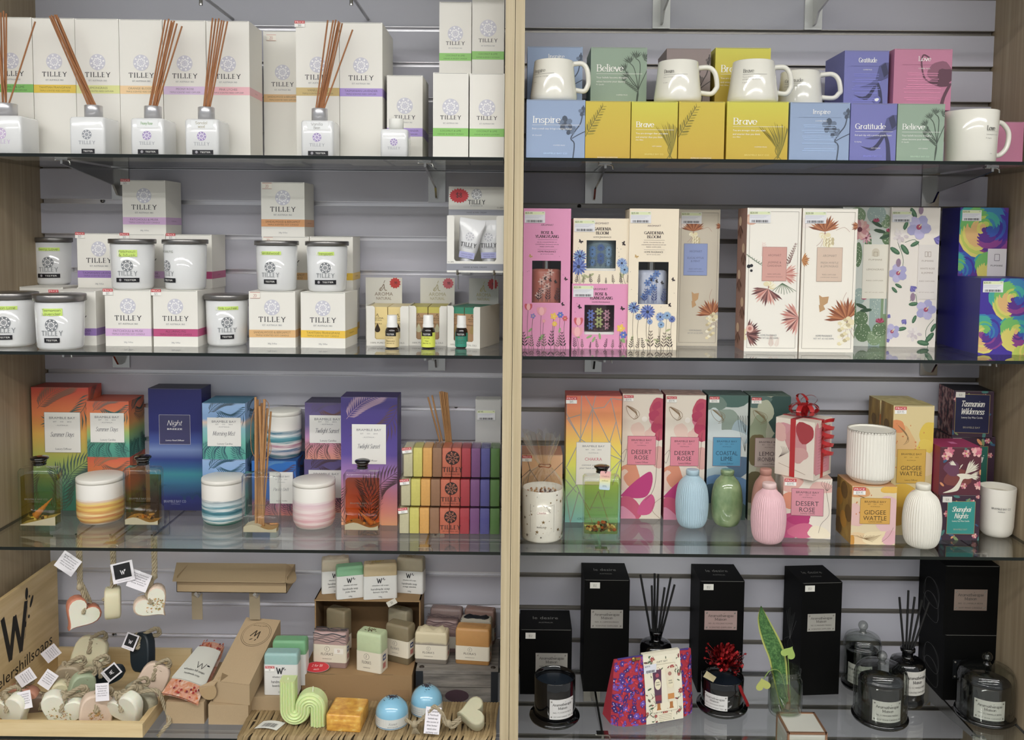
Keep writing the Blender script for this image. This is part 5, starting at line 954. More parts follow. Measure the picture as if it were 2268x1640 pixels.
sunset('tall orange to green diffuser carton printed with palm leaves, leftmost on the shelf',72.5,198.5,858.5,1131.5,ORG(),'#47605a',(.22,.85,.475,.80),['Summer Days'],'Luxury Diffuser',.062,True,foil=True,top='#a83c28',m2='#8a5a48')
lo_=sunset('orange carton under the smaller labelled orange one, mostly hidden by the candle',195,289,1013,1135,ORC2,'#7d5a48',None,None,None,.088,False,zb=Z3,top='#c2552f',m2='#9a6a4c')
sunset('small orange and teal candle carton with a cream label, on another orange carton',192.5,286,889,1012,ORC,'#2f5f5c',(.085,.885,.265,.79),['Summer Days'],'Luxury Candles',.088,False,zb=lo_.top,Y=lo_.Y,top='#b54a2a',m2='#8a6a60')
b=BX('tall night blue diffuser carton with a moonlit sea print',330.5,448,861,Z3,.06,yb=1131,name='night_carton',cat='box',m=NIG,mt=M('#16163e',.4),ms=NIG); c=b.cv(); w,h=b.w,b.h
for x,y,s_ in ((.2,.2,1),(.1,.24,.8),(.8,.13,1),(.65,.12,.7),(.95,.14,.9)): 
    for k in range(7): a=.5+k*.35; c.line(crom([(w*x,h*y-w*.1),(w*x+w*.06*cos(a)*s_,h*y),(w*x+w*.14*cos(a)*s_,h*y+w*.05*sin(a))],3),.0006,M('#1e4a6a'),1)
c.text('BRAMBLE BAY CO',w*.47,h*.075,w*.05,M('#9aa4c8'),2,wd=w*.42); c.text('- AUSTRALIA -',w*.48,h*.053,w*.025,M('#8089b4'),2,wd=w*.2); b.put(c)
c=b.cv(); c.rect(w*.2,h*.545,w*.78,h*.785,M('#3c3b64',.4),3); c.frame(w*.2,h*.545,w*.78,h*.785,.0006,M('#c4c2c8'),4); c.pen('Night',w*.48,h*.72,h*.04,WHT,5,th=.09,tn=.05,sh=.3,serif=False,wd=w*.28); c.text('BREEZE',w*.49,h*.67,h*.014,WHT,5,wd=w*.28); c.text('Luxury Reed Diffuser',w*.49,h*.578,h*.012,WHT,5,sh=.2,wd=w*.35); b.put(c,'front','front_label','dark title panel with a thin white frame'); b.done()
lo_=sunset('aqua palm carton underneath the labelled aqua candle carton',449,544,1018,1143,MOR,'#2d5a70',None,None,None,.088,False,top='#4a7f9a')
sunset('small aqua and blue candle carton with a cream label, stacked on another',448.5,543.5,893.5,1017,MOR,'#2c5468',(.115,.90,.235,.745),['Morning Mist'],'Luxury Candles',.088,False,zb=lo_.top,Y=lo_.Y,top='#3f7590',m2='#4c5f70')
bl=sunset('bright blue carton carrying the upper marbled candle',558,656,1021.5,1142,BLB,'#5c3f50',(.40,.93,.22,.80),['Pacific Drift'],'Luxury Candles',.088,False,top='#1b5598',m2='#4a86c0')
lo_=sunset('purple carton underneath the smaller labelled purple carton',674,772,1018,1136,TWC,'#4e3a4c',(.10,.90,.28,.80),[' '],'Luxury Candles',.088,False,top='#463e64')
sunset('small purple and pink candle carton, half behind the tall purple one',675.5,772,892.5,1017,TWC,'#6f4f50',(.105,.93,.29,.78),['Twilight Sunset'],'Luxury Candles',.088,False,zb=lo_.top,Y=lo_.Y,top='#3f3858',m2='#5f5478')
sunset('tall purple and pink diffuser carton printed with palm leaves',755.5,880,880,1164,TWI,'#5c4250',(.195,.80,.48,.79),['Twilight Sunset'],'Luxury Diffuser',.062,True,top='#35265e',m2='#9a7f98')
def swirl(cols,k): return ramp(cols,'z',.45,noise=.15,ns=2.6,stretch=(.8,.8,16),interp='LINEAR')
def ceramic(lab,x0,x1,yt0,yb,m,zb=Z3,Yc=None,grp='marbled ceramic candles with white lids'):
    xm=(x0+x1)/2
    yf=Pz(xm,yb,zb).y if Yc is None else None; R=(x1-x0)/2/F*((yf if yf is not None else Yc)-CAM.y+.03); Yc=Yc if Yc is not None else yf+R*.8
    R=(P(x1,yb-70,Yc).x-P(x0,yb-70,Yc).x)/2; xc=(P(x0,yb-70,Yc).x+P(x1,yb-70,Yc).x)/2; H=P(xm,yt0,Yc+R).z-zb
    t=T('ceramic_candle',lab,'candle',(xc,Yc,zb),0,grp)
    q=Mb(); q.lathe([(R*.78,0),(R*.86,.0015),(R*.98,.012),(R,.02),(R,H-.011),(R-.001,H-.0095)],m,48); q.build('cup',t)
    q=Mb(); q.lathe([(R*.97,H-.0095),(R*1.005,H-.009),(R*1.01,H-.005),(R*1.0,H-.001),(R*.96,H),(.001,H+.0003)],M('#e4e0d6',.4),48); q.build('lid',t); return t
WH_='#e6e2da'
ceramic('ceramic candle with orange and yellow painted swirls, beside the leftmost bottle',173.5,272,1040,1163.5,swirl([(.0,'#e4ddd0'),(.08,'#cf8f3c'),(.14,'#e6c46a'),(.2,'#c9783a'),(.26,'#e9d08a'),(.33,'#d08a3c'),(.4,'#e8c95a'),(.46,'#d58c45'),(.52,'#e6c860'),(.58,'#d9b79a'),(.64,WH_),(1,WH_)],1))
ceramic('ceramic candle with teal and white swirls, left of the reed bottle',449,541,1043,1166,swirl([(0,'#1f6a5e'),(.06,'#2a7a70'),(.1,'#dfe4e0'),(.15,'#4f8f9c'),(.2,'#e0e4e2'),(.26,'#8fb8c0'),(.31,'#2d6a78'),(.36,'#3f8290'),(.4,'#d9dedc'),(.46,'#4a8a98'),(.52,'#c9d6d8'),(.6,'#8a9aa0'),(.64,WH_),(1,WH_)],1))
ceramic('ceramic candle with teal and pink swirls standing on the bright blue carton',590,667,900,1013,swirl([(0,WH_),(.06,'#2a7a80'),(.14,'#e0d6d6'),(.2,'#3a6a90'),(.25,'#e6e0dd'),(.31,'#b27a90'),(.36,'#e0dcd8'),(.42,'#2f7f8c'),(.5,'#5f9fac'),(.55,'#dfe2e0'),(.62,'#2f6f88'),(.68,WH_),(1,WH_)],1),zb=bl.top,Yc=bl.Y+.045)
ceramic('ceramic candle with soft pink swirls, left of the amber bottle',649.5,742,1049,1174,swirl([(0,'#e6dcd8'),(.1,'#d9a8a8'),(.15,'#e6d2ce'),(.22,'#d49aa0'),(.3,'#e4cfcc'),(.37,'#dcb0b4'),(.44,'#e6d6d2'),(.52,'#dfc2c4'),(.6,'#d8b8c0'),(.68,WH_),(1,WH_)],1))
# flat glass diffuser bottles
BG=glass('#fafcfb',1.5,rim=.4); CAPB=M('#0c0c0d',.12,coat=.6); SAND=M('#d2c4a0',.8,bump=.8,bs=1500,var=.25)
def flask(lab,x0,x1,ys,yb,cap,liq,fill,neck=None,things='shells',dep=.034,Yadd=0.,corner=.006,Rr=None):
    xm=(x0+x1)/2; yf=Pz(xm,yb,Z3).y; d=dep; Yc=yf+d/2; a=P(x0,yb-60,yf).x; b_=P(x1,yb-60,yf).x; hw=(b_-a)/2; H=P(xm,ys,Yc).z-Z3
    t=T('glass_bottle',lab,'bottle',((a+b_)/2,Yc,Z3),0,'clear glass fragrance bottles')
    zc0=H; q=Mb(); q.loft([(0,hw-.003,d/2-.003,corner),(.002,hw,d/2,corner),(H-.006,hw,d/2,corner),(H-.001,hw-.003,d/2-.003,corner),(H,.017,.012,.012),(H+.002,.0115,.0115,.0115),(H+.007,.0115,.0115,.0115)],BG,5); q.build('glass_body',t)
    q=Mb(); q.loft([(.0005,hw-.0035,d/2-.0035,corner),(.010,hw-.003,d/2-.003,corner)],glass('#f2f7f5',1.5),5); q.build('thick_base',t)
    if fill:
        lm=glass(liq,1.05,k0=.6); z1=H*fill; q=Mb(); q.loft([(.0125,hw-.0035,d/2-.0035,corner),(z1,hw-.0035,d/2-.0035,corner)],lm,5); q.build('fragrance_oil',t)
    R=random.Random(int(x0)); q=Mb()
    sh=[M('#d29a3c',.5,var=.3,bs=200),M('#c9b48a',.5),M('#a8772f',.6),M('#3a2418',.5),M('#e0cfa8',.5)]
    if things=='shells' or things=='shells2' or things=='sandonly':
        s1=.024 if things!='shells2' else .022; vs=[]; n=9
        for i in range(n):
            u=i/(n-1); z=.013+.017*(u if xm<150 else (.5+.3*sin(u*6)) ) ; 
            for k in (-1,1): vs.append(((u*2-1)*(hw-.0031),k*(d/2-.0031),z)); 
        base=[(x,y,.0115) for x,y,z in vs]
        fs=[(2*i,2*i+2,2*i+3,2*i+1) for i in range(n-1)]+[(2*n+2*i,2*n+2*i+2,2*i+2,2*i) for i in range(n-1)]
        q.add(vs+base,fs,SAND)
        q.build('sand',t)
        if things!='sandonly':
            q=Mb(); 
            for k in range(9): x=R.uniform(-hw*.8,hw*.8); z=.0125+.017*((x/hw+1)/2 if xm<150 else .5)+.002; q.lathe([(.0003,0),(.003,.001),(.0035,.003),(.0018,.0055),(.0003,.006)],sh[k%5],8,x,R.uniform(-.3,.3)*d,z-.002)
            q.build('small_shells',t)
            q=Mb(); 
            if xm<150: A=Vector((-.012,-.003,.026)); B=Vector((.026,-.004,.066))
            elif xm>700: A=Vector((.022,-.004,.02)); B=Vector((-.008,-.003,.048))
            else: A=None; q.lathe([(.0035,0),(.006,.001),(.006,.002),(.0035,.003)],sh[1],12,hw*.5,-.006,.03)
            if A:
                pts=[A+(B-A)*i/14 for i in range(15)]; rr=[(.0068 if xm<150 else .006)*(1-i/14.5)*(1+.28*(i%2)) for i in range(15)]; rr[0]=.002; q.tube(pts,rr,sh[0] if xm>700 else M('#d88a3a',.5,var=.2,bs=150),10)
            q.build('spiral_shell',t)
    elif things=='crystals':
        cs=['#b5522c','#7d5a3a','#c9a06a','#4a2f2a','#d8bfa0','#8a3f24','#b08a5a','#3a2c28']
        for k in range(70): x=R.uniform(-1,1)*(hw-.008); y=R.uniform(-1,1)*(d/2-.008); z=.0135+R.random()*.018*(.6+.4*sin(x*120+1)); r=R.uniform(.0028,.0045); q.lathe([(r*.3,-r*.8),(r,-r*.3),(r*.9,r*.4),(r*.2,r*.85)],M(cs[k%8],.25,coat=.4),6,x,y,z+.003,smooth=False)
        q.build('crystal_chips',t)
    c=Cv(2*hw,H); c.text('BRAMBLE BAY CO',hw,H*.52,.0035,M('#6f6a5c'),1,wd=hw*1.2); c.text('- AUSTRALIA -',hw,H*.48,.002,M('#6f6a5c'),1,wd=hw*.6); q=Mb(); c.emit(q,lambda u,v,o:(u-hw,-d/2-o,v)); q.build('lettering',t)
    if cap:
        c0,c1,cy=cap; r=(P(c1,cy,Yc).x-P(c0,cy,Yc).x)/2; zt_=P((c0+c1)/2,cy,Yc).z-Z3; z=H+.005; q=Mb()
        q.lathe([(r*.7,z),(r*.74,z+.002),(r*.7,z+.003),(r*.7,z+.006),(r*.78,z+.0065),(r*.78,z+(zt_-z)*.55),(r*.86,z+(zt_-z)*.58),(r,z+(zt_-z)*.68),(r,z+(zt_-z)*.82),(r*.85,zt_-.002),(r*.4,zt_),(.001,zt_)],CAPB,36); q.build('stopper',t)
        q=Mb(); q.lathe([(r*.785,z+.009),(r*.79,z+.0095),(r*.785,z+.010)],CH,30); q.build('stopper_ring',t)
    return t
flask('square glass bottle of olive oil with sand and an orange spiral shell, far left',38,123,1035,1178,(59,97,1010),'#efe4a4',.86)
flask('square glass bottle of olive amber oil with white sand, beside the orange candle',271,350.5,1034,1176,(292,328,1008),'#efd090',.85,things='shells2')
flask('square glass bottle of deep amber oil in front of the tall purple carton',759.5,840,1043,1188,(783.5,817,1016.5),'#f0be7a',.86)
t=flask('nearly empty glass bottle holding thick natural reeds and a little amber oil',534,614.5,1047,1193,None,'#f3dcbc',.17,things='sandonly')
q=Mb(); H_=P(574,1047,-.2).z; q.lathe([(.0115,H_+.006),(.0125,H_+.007),(.0125,H_+.010),(.010,H_+.010)],BG,30,cap1=False); q.build('neck_ring',t)
for i,(px,py) in enumerate([(566,880),(571,886),(580,893),(586,885),(592,905),(600,912),(575,900)]):
    q=Mb(); o=Vector(t.location); tip=P(px,py,t.location.y+.01*(i%3-1))-o; b0_=Vector((-.012+.0028*i*.9,.003*(i%2),.014)); q.tube([b0_,(b0_+tip)/2,tip],.0021 if i%3 else .0026,REED2,8); q.build('reed',t)
q=Mb(); o=Vector(t.location)
for i in range(4): q.tube(crom([(-.002,0,.15),tuple(P(558+14*i,1000,t.location.y)-o),tuple(P(556+12*i,940,t.location.y)-o),tuple(P(566+10*i,900,t.location.y)-o),tuple(P(572+5*i,885,t.location.y)-o)],5),.0006,REED2,5)
q.build('curly_twigs',t)
# rainbow soap packs
SO=['#cfc8a2','#d9cf5f','#e6a94c','#9c7050','#d06a4a','#cd5f48','#b5303f','#7f4a86','#54519c','#4f7a35']
def soappack(lab,x0,x1,yt,yb,zb,Y=None,face=None):
    Yf=Y if Y is not None else Pz((x0+x1)/2,yb,zb).y; a=P(x0,(yt+yb)/2,Yf).x; b_=P(x1,(yt+yb)/2,Yf).x; w=b_-a; h=P((x0+x1)/2,yt,Yf).z-zb; d=.055
    t=T('soap_pack',lab,'soap pack',((a+b_)/2,Yf+d/2,zb),0,'wrapped rainbow soap packs'); sw=w/10
    for i,cl in enumerate(SO):
        q=Mb(); q.loft([(.0012,sw/2-.0012,d/2-.001,.001),(.0025,sw/2-.0006,d/2-.0004,.0015),(h-.003,sw/2-.0006,d/2-.0004,.0015),(h-.0015,sw/2-.0015,d/2-.001,.001)],M(cl,.5,var=.12,bs=220),2)
        q.build('soap_bar',t,(-w/2+sw*(i+.5),0,0))
    q=Mb(); c=Cv(w,h); r=h*.23; x=w*.51; im=M('#2b1714',.5); c.ell(x,h*.66,r,r,im,1,28)
    for k in range(8):
        a_=2*pi*k/8+.2
        for t0,t1,s_ in ((.1,.5,0),(.45,.75,.7),(.45,.75,-.7),(.62,.92,.25),(.62,.92,-.25)): c.ell(x+r*t0*cos(a_)+(t1-t0)*r*.5*cos(a_+s_),h*.66+r*t0*sin(a_)+(t1-t0)*r*.5*sin(a_+s_),(t1-t0)*r*.42,r*.05,M('#d27a5c'),2,6,a_+s_)
    c.pen('TILLEY',x,h*.27,h*.15,im,1,th=.17,tn=.06,wd=w*.2,trk=.16); c.text('EST. AUSTRALIA 1865',x,h*.12,h*.035,im,1,wd=w*.15); c.emit(q,lambda u,v,o:(u-w/2,-d/2-o,v)); q.build('printed_logo',t)
    q=Mb(); gl=glass('#f6f6f4',1.35,.03); R=random.Random(int(yt)); e=.0016; nx=24
    vs=[]; 
    for i in range(nx+1):
        x_=-w/2-e+(w+2*e)*i/nx; j=lambda: R.uniform(-.0007,.0009)
        vs+= [(x_,-d/2-e+j(),.0004),(x_,-d/2-e+j()*.8,h*.5),(x_,-d/2-e+j(),h+e*.2),(x_,0,h+e+j()*.6),(x_,d/2+e,h+e*.3),(x_,d/2+e,.0004)]
    q.add(vs,[(i*6+k,(i+1)*6+k,(i+1)*6+k+1,i*6+k+1) for i in range(nx) for k in range(5)]+[tuple(range(6)),tuple(nx*6+k for k in reversed(range(6)))],gl,False); q.build('clear_wrap',t)
    c=Cv(.03,.02); W_=.019; c.rect(0,0,W_,.0115,M('#f0eee8',.5),0); c.rect(0,.006,W_,.0115,RED,1); c.text('PRICE',W_/2,.0088,.003,WHT,2,wd=W_*.85); c.pen('$22',W_/2,.003,.0038,INK,2,th=.07,tn=.07,serif=False)
    q=Mb(); c.emit(q,lambda u,v,o:(-w/2-.001+u*cos(.12)-v*sin(.12),-d/2-.0032-o,h-.0125+u*sin(.12)+v*cos(.12))); q.build('price_sticker',t)
    return (w,h,Yf,zb+h,a,b_,d)
s1_=soappack('wrapped row of ten coloured soaps, bottom pack of the stack by the post',884,1107,1125.5,1184.5,0.)
s2_=soappack('wrapped row of ten coloured soaps, middle pack of the stack by the post',887.5,1107,1062,1122,s1_[3]+.0021,Y=s1_[2]+.001)
s3_=soappack('wrapped row of ten coloured soaps, top pack of the stack by the post',893,1107.5,992,1047,s2_[3]+.0021,Y=s2_[2]+.004)
# reeds and little carton behind the soap packs
def hiddenreeds():
    Y=-.07; p=P(1000,1000,Y); t=T('reed_diffuser','bundle of natural reeds rising behind the soap stack','reed diffuser',(p.x,Y,0),0)
    q=Mb(); q.lathe([(.028,0),(.03,.002),(.03,.07),(.026,.076),(.012,.079),(.012,.09)],BOTW,36); q.build('bottle',t)
    for i,(px,py) in enumerate([(948,880),(957,876),(974,868),(978,867),(982,868),(986,869),(990,870)]): 
        q=Mb(); q.tube([(.002*(i-3),0,.088),tuple(P(px,py,Y+.004*(i%2))-p+Vector((0,0,p.z)))],.0019,REED2,7); q.build('reed',t)
hiddenreeds()
b=BX('small plain grey white carton with a bar code, behind the soap stack',1053,1109,885,0,.035,Y=-.085,name='small_carton',m=M('#c6c6c4',.5),ym=940); c=b.cv(); w,h=b.w,b.h
c.frame(w*.15,h*.32,w*.85,h*.5,.0005,M('#a9a9aa'),1); b.put(c); b.price(w*.08,h-.045,'$7.95','front','bar',w*.7); b.done()
# ======== third shelf, right bay ========
b=BX('small peach carton with dark lines, mostly hidden behind the cellophane wrapped candle',1156,1245.5,1008,0,.08,Y=-.16,name='candle_carton',m=ramp([(0,'#c9a06a'),(1,'#dba97c')],'z'),mt=M('#b88468'),ym=1060)
c=b.cv(); w,h=b.w,b.h; dk=M('#5d5a55')
for p in ([(.1,1),(.2,.8),(0,.7)],[(.2,.8),(.45,.6),(.3,0)],[(.2,.8),(.1,.5)],[(.45,.6),(1,.9)],[(.45,.6),(.9,.3)]): c.line([(x*w,y*h) for x,y in p],.0012,dk,1)
b.put(c); b.price(.0,b.h-.014,'$32'); b.done()
def chakra():
    m=ramp([(0,'#7fc4cc'),(.12,'#8fc7b4'),(.28,'#a9cf7a'),(.45,'#dfe24a'),(.6,'#f0cf45'),(.78,'#ef9f58'),(1,'#e57258')],'z',.45)
    b=BX('tall rainbow gradient carton with grey geometric lines, leftmost of the tall row',1253,1375.5,877,0,.062,yb=1158,name='gradient_carton',m=m,mt=M('#b8524c'),ms=m); c=b.cv(); w,h=b.w,b.h; g=M('#9a9a98',.4)
    L=[[(.25,.85),(.02,.82),(.26,.66),(.02,.44)],[(.0,.97),(.0,.86),(.26,.66),(.47,.90),(.68,.91),(.8,.98),(1,.97)],[(.27,1.02),(.26,.5)],[(.47,.9),(.47,.5)],[(.47,.9),(.27,1.05)],[(.47,.9),(.55,1.05)],[(.47,.9),(.8,.62),(1,.52)],[(.8,.98),(1,.62)],[(.9,.8),(.78,.62)],[(.26,.66),(.47,.6),(1,.5)],[(.47,.6),(.38,.45)],[(.47,.6),(.58,.45)],[(1,.5),(.75,.38),(.7,.2)],[(1,.5),(.85,.3)],[(0,.44),(.2,.3),(.02,.2),(.1,0)],[(.2,.3),(.5,.0)],[(.24,.24),(.1,0)],[(.24,.24),(.45,.1),(.6,.25),(.8,.0)],[(0,.34),(.2,.24)]]
    for p in L: c.line([(x*w,y*h) for x,y in p],.0017,g,1)
    c.text('CRYSTAL DIFFUSER',w*.5,h*.03,h*.015,M('#4f7f86'),2,wd=w*.55); b.put(c); q=b.cv('top'); 
    for p in ([(0,.3),(.3,.9),(.6,.1),(1,.8)],[(.1,1),(.3,.2),(.7,1)]): q.line([(x*w,y*b.d) for x,y in p],.0017,M('#8a5450'),1)
    b.put(q,'top'); c=b.cv(); x0,x1,y0,y1=w*.19,w*.81,h*.30,h*.635; c.rect(x0,y0,x1,y1,M('#e6e2d8',.4),3); c.frame(x0,y0,x1,y1,.0007,M('#aaa69c'),4); x=w*.5; im=M('#6a6b70')
    c.text('BRAMBLE BAY',x,y1-h*.03,h*.015,im,4,wd=w*.4); c.text('EST     CO     2014',x,y1-h*.058,h*.009,im,4,wd=w*.28); c.text('- AUSTRALIA -',x,y1-h*.083,h*.007,im,4,wd=w*.22); c.text('CHAKRA',x,y1-h*.132,h*.024,M('#c9566a'),4,wd=w*.31); c.text('connect your mind,',x,y1-h*.178,h*.014,im,4,sh=.2,wd=w*.42); c.text('your heart and your soul',x,y1-h*.202,h*.014,im,4,sh=.2,wd=w*.5)
    b.put(c,'front','front_label','cream title panel'); b.price(-.001,h-.017,'$45','front','red',.023); b.done()
chakra()
flask('clear glass bottle of yellow green oil with crystal chips and a rainbow tag',1292,1374,1052,1198,(1317,1351.5,1029.5),'#eeeebe',.86,things='crystals',dep=.036)
def petals(c,w,h,kind):
    if kind=='rose':
        bl=['#d9a39a','#e0b8ac','#c2455f','#d8748a','#b8325a','#d98a6a','#e3c3b4','#c8607c']; bm=[M(x,.5) for x in bl]
        for x,y,rx,ry,k in ((.95,.88,.28,.10,2),(.88,.78,.22,.07,3),(.95,.72,.22,.09,4),(.4,.70,.16,.08,6),(.7,.68,.13,.06,1),(.3,.58,.2,.05,1),(.9,.5,.2,.08,0),(.18,.36,.24,.10,5),(.1,.30,.2,.09,6),(.28,.32,.22,.07,5)): blob(c,w*x,h*y,w*rx,h*ry,bm[k],1,int(x*90+y*7),22,.2)
        for i,(x,y,r) in enumerate(((.85,.90,.12),(.98,.86,.14),(.78,.83,.13),(.95,.79,.15),(.86,.73,.14),(.97,.68,.13))): blob(c,w*x,h*y,w*r,h*r*.32,bm[2 if i%2 else 4],2,i,16,.2)
        c.poly(crom([(0,h*.19),(w*.2,h*.26),(w*.45,h*.33),(w*.72,h*.38),(w*.78,h*.30),(w*.66,h*.19),(w*.4,h*.165),(0,h*.18)],4),M('#bf2a78'),2); c.poly(crom([(0,h*.17),(w*.3,h*.165),(w*.5,h*.08),(w*.45,h*.0),(0,h*0),(0,h*.17)],3),M('#c94f74'),2)
        c.poly(crom([(w*.42,h*.04),(w*.5,h*.13),(w*.75,h*.20),(w*.85,h*.13),(w*.72,h*.04),(w*.42,h*.04)],4),M('#cf4a86'),3); c.poly(crom([(0,h*.1),(w*.2,h*.07),(w*.38,h*0),(0,0),(0,h*.1)],3),M('#d98aa8'),3)
        gd=M('#8f6a3e',.35,.3)
        for k in range(5): c.line(crom([(w*.10,h*.905),(w*(.3+.02*k),h*(.875-.012*k)),(w*(.36-.02*k),h*(.845-.012*k))]),.0006,gd,4)
        c.line(crom([(w*.1,h*.905),(w*.15,h*.84),(w*.3,h*.80),(w*.42,h*.83),(w*.36,h*.87),(w*.1,h*.905)]),.0007,gd,4); c.line(crom([(w*.92,h*.7),(w*.88,h*.5),(w*.85,h*.3),(w*.75,h*.2),(w*.6,h*.15)]),.0006,M('#5a4a44'),4); c.line(crom([(w*1,h*.17),(w*.82,h*.12),(w*.8,h*.06),(w*1,h*.0)]),.0006,gd,4)
        c.line(crom([(0,h*.52),(w*.12,h*.56),(w*.05,h*.46),(0,h*.47)]),.0006,M('#5a4a44'),4); c.ell(w*.55,h*.80,w*.07,w*.07,M('#eee4da'),1)
    elif kind=='lime':
        bm=[M(x,.5) for x in ('#6f8479','#8d9d90','#4f6a84','#5f86ae','#c5d0d0','#3f5a6c','#9fb4bc','#4a6a62')]
        for x,y,rx,ry,k in ((.5,.97,.6,.07,7),(.15,.93,.3,.06,0),(.5,.80,.3,.09,1),(.15,.78,.22,.12,4),(.85,.7,.25,.1,6),(.5,.66,.5,.07,4),(.7,.42,.4,.1,2),(.3,.35,.4,.08,6),(.5,.28,.6,.08,3),(.2,.2,.4,.1,5),(.8,.18,.3,.1,3),(.4,.07,.5,.08,1),(.9,.06,.3,.08,7)): blob(c,w*x,h*y,w*rx,h*ry,bm[k],1,int(x*70+y*9),22,.18)
    elif kind=='iron':
        bm=[M(x,.5) for x in ('#33504c','#56706a','#8f9a7c','#6b5f3a','#b0b49a','#456058','#5d5436','#a59a84')]
        for x,y,rx,ry,k in ((.8,.95,.35,.06,0),(.2,.96,.3,.05,1),(.75,.82,.28,.14,0),(.35,.86,.2,.12,4),(.2,.72,.25,.12,2),(.8,.64,.25,.1,5),(.15,.58,.22,.12,3),(.6,.4,.4,.1,7),(.2,.25,.3,.15,6),(.8,.2,.3,.14,7),(.5,.06,.5,.07,2)): blob(c,w*x,h*y,w*rx,h*ry,bm[k],1,int(x*70+y*9),22,.2)
    if kind in('lime','iron'):
        gd=M('#8f7a56',.35,.3)
        for k in range(6): c.line(crom([(w*.10,h*.885),(w*(.3+.02*k),h*(.86-.012*k)),(w*(.38-.025*k),h*(.835-.012*k))]),.0007,gd,4)
        c.line(crom([(w*.08,h*.885),(w*.13,h*.83),(w*.28,h*.79),(w*.42,h*.82),(w*.36,h*.86),(w*.08,h*.885)]),.0007,gd,4)
        for k in range(5): c.line(crom([(w*.95,h*.55),(w*(.8+.05*k),h*.72),(w*(.75+.06*k),h*.84),(w*.95,h*.7)]),.0005,M('#4a4f4c'),4)
def botanic(lab,x0,x1,yt,base,kind,pcol,title,price,d=.066,yb=1150,Y=None,top='#9a7a6e',side='#7a2f3c'):
    b=BX(lab,x0,x1,yt,0,d,yb=yb,Y=Y,name='botanic_carton',group='tall watercolour diffuser cartons',m=M(base,.5),mt=ramp([(.4,top),(.6,shade(top,1.2))],'n',.5,ns=5),ms=ramp([(.4,side),(.6,shade(side,1.3))],'n',.5,ns=4)); c=b.cv(); w,h=b.w,b.h; petals(c,w,h,kind); b.put(c)
    c=b.cv(); bblabel(c,w*.14,h*.435,w*.84,h*.665,title,'Luxury Diffuser',m=M(pcol,.4),im=M('#4a3d42' if kind!='lime' else '#1f3f54'),script=False,fr=M('#8a5a62'),ts=.15); b.put(c,'front','front_label','square title panel'); b.price(.002,h-.016,price,'front','red',.021); return b.done()
botanic('tall cream and crimson petal carton, left one of two with pink panels',1377,1466,873,'#e3d6c6','rose','#df8294',['DESERT','ROSE'],'$59.95',yb=1149.5)
botanic('tall cream and crimson petal carton, right one of two with pink panels',1472,1561,875.5,'#e3d6c6','rose','#df8294',['DESERT','ROSE'],'$59.95',yb=1152)
botanic('tall grey and blue watercolour carton with a blue panel behind the green vase',1566,1654,876,'#c3c9c4','lime','#4a94b8',['COASTAL','LIME'],'$59.95',yb=1152,top='#3d5049',side='#2c3f3c')
botanic('tall dark green watercolour carton with a beige panel',1659,1748,878,'#a9ab94','iron','#b5a39a',['LEMON','IRONBARK'],'$59.95',yb=1153,top='#54695c',side='#33463e')
# vases and ribbed pots
def vase(lab,xc_,R_px,yt,yb,capx,m,capm=None,rib=44,ribd=.03,grp='bottle shaped vases',prof=None,shoulder=.0,name='vase',Yc=None):
    yf=Pz(xc_,yb,0).y if Yc is None else None; R=R_px/F*((yf if yf is not None else Yc)-CAM.y+.03); Yc=Yc if Yc is not None else yf+R*.62; p=P(xc_,yb-60,Yc); R=R_px/F*(Yc-CAM.y); H=P(xc_,yt,Yc).z; rc=capx/F*(Yc-CAM.y)
    t=T(name,lab,'vase',(p.x,Yc,0),0,grp); hb=H*.90
    pr=[(R*.56,0),(R*.64,.0015),(R*.78,H*.045),(R*.93,H*.15),(R,H*.36),(R*.985,H*.52),(R*.9,H*.68),(R*.74,H*.79),(rc*1.2,H*.86),(rc*.92,H*.90)]
    q=Mb(); q.lathe([tuple(v) for v in crom(pr,3)],m,rib*6 if rib else 48,rib=rib,ribd=ribd if rib else 0); q.build('body',t)
    q=Mb(); z=hb; q.lathe([(rc*.9,z-.001),(rc*.9,z+.0015),(rc,z+.002),(rc*1.02,H-.003),(rc*.95,H-.0005),(rc*.8,H),(.001,H)],capm or m,36); q.build('stopper',t); return t
vase('pale blue ribbed bottle vase',1532.5,35.8,1040,1173,14.5,M('#a9c6d4',.5))
GRN=ramp([(.35,'#6f8a5c'),(.65,'#93a878')],'n',.1,ns=3,coat=.6)
vase('glossy marbled green bottle vase without ribs',1609.5,35,1040,1170,15,GRN,rib=0)
vase('terracotta pink bottle vase, partly behind the pale pink one',1694,30,1038,1178,12.8,M('#b98273',.55),rib=0,Yc=-.180)
vase('pale pink ribbed bottle vase standing near the shelf front',1702,37.8,1069,1208,15.2,M('#e3b4bb',.5),capm=M('#e6c6c2',.5))
vase('cream white ribbed bottle vase near the shelf front',2041.5,40.3,1071,1218,15.7,M('#e6e2d4',.5),capm=M('#e2ddcc',.5),ribd=.03)
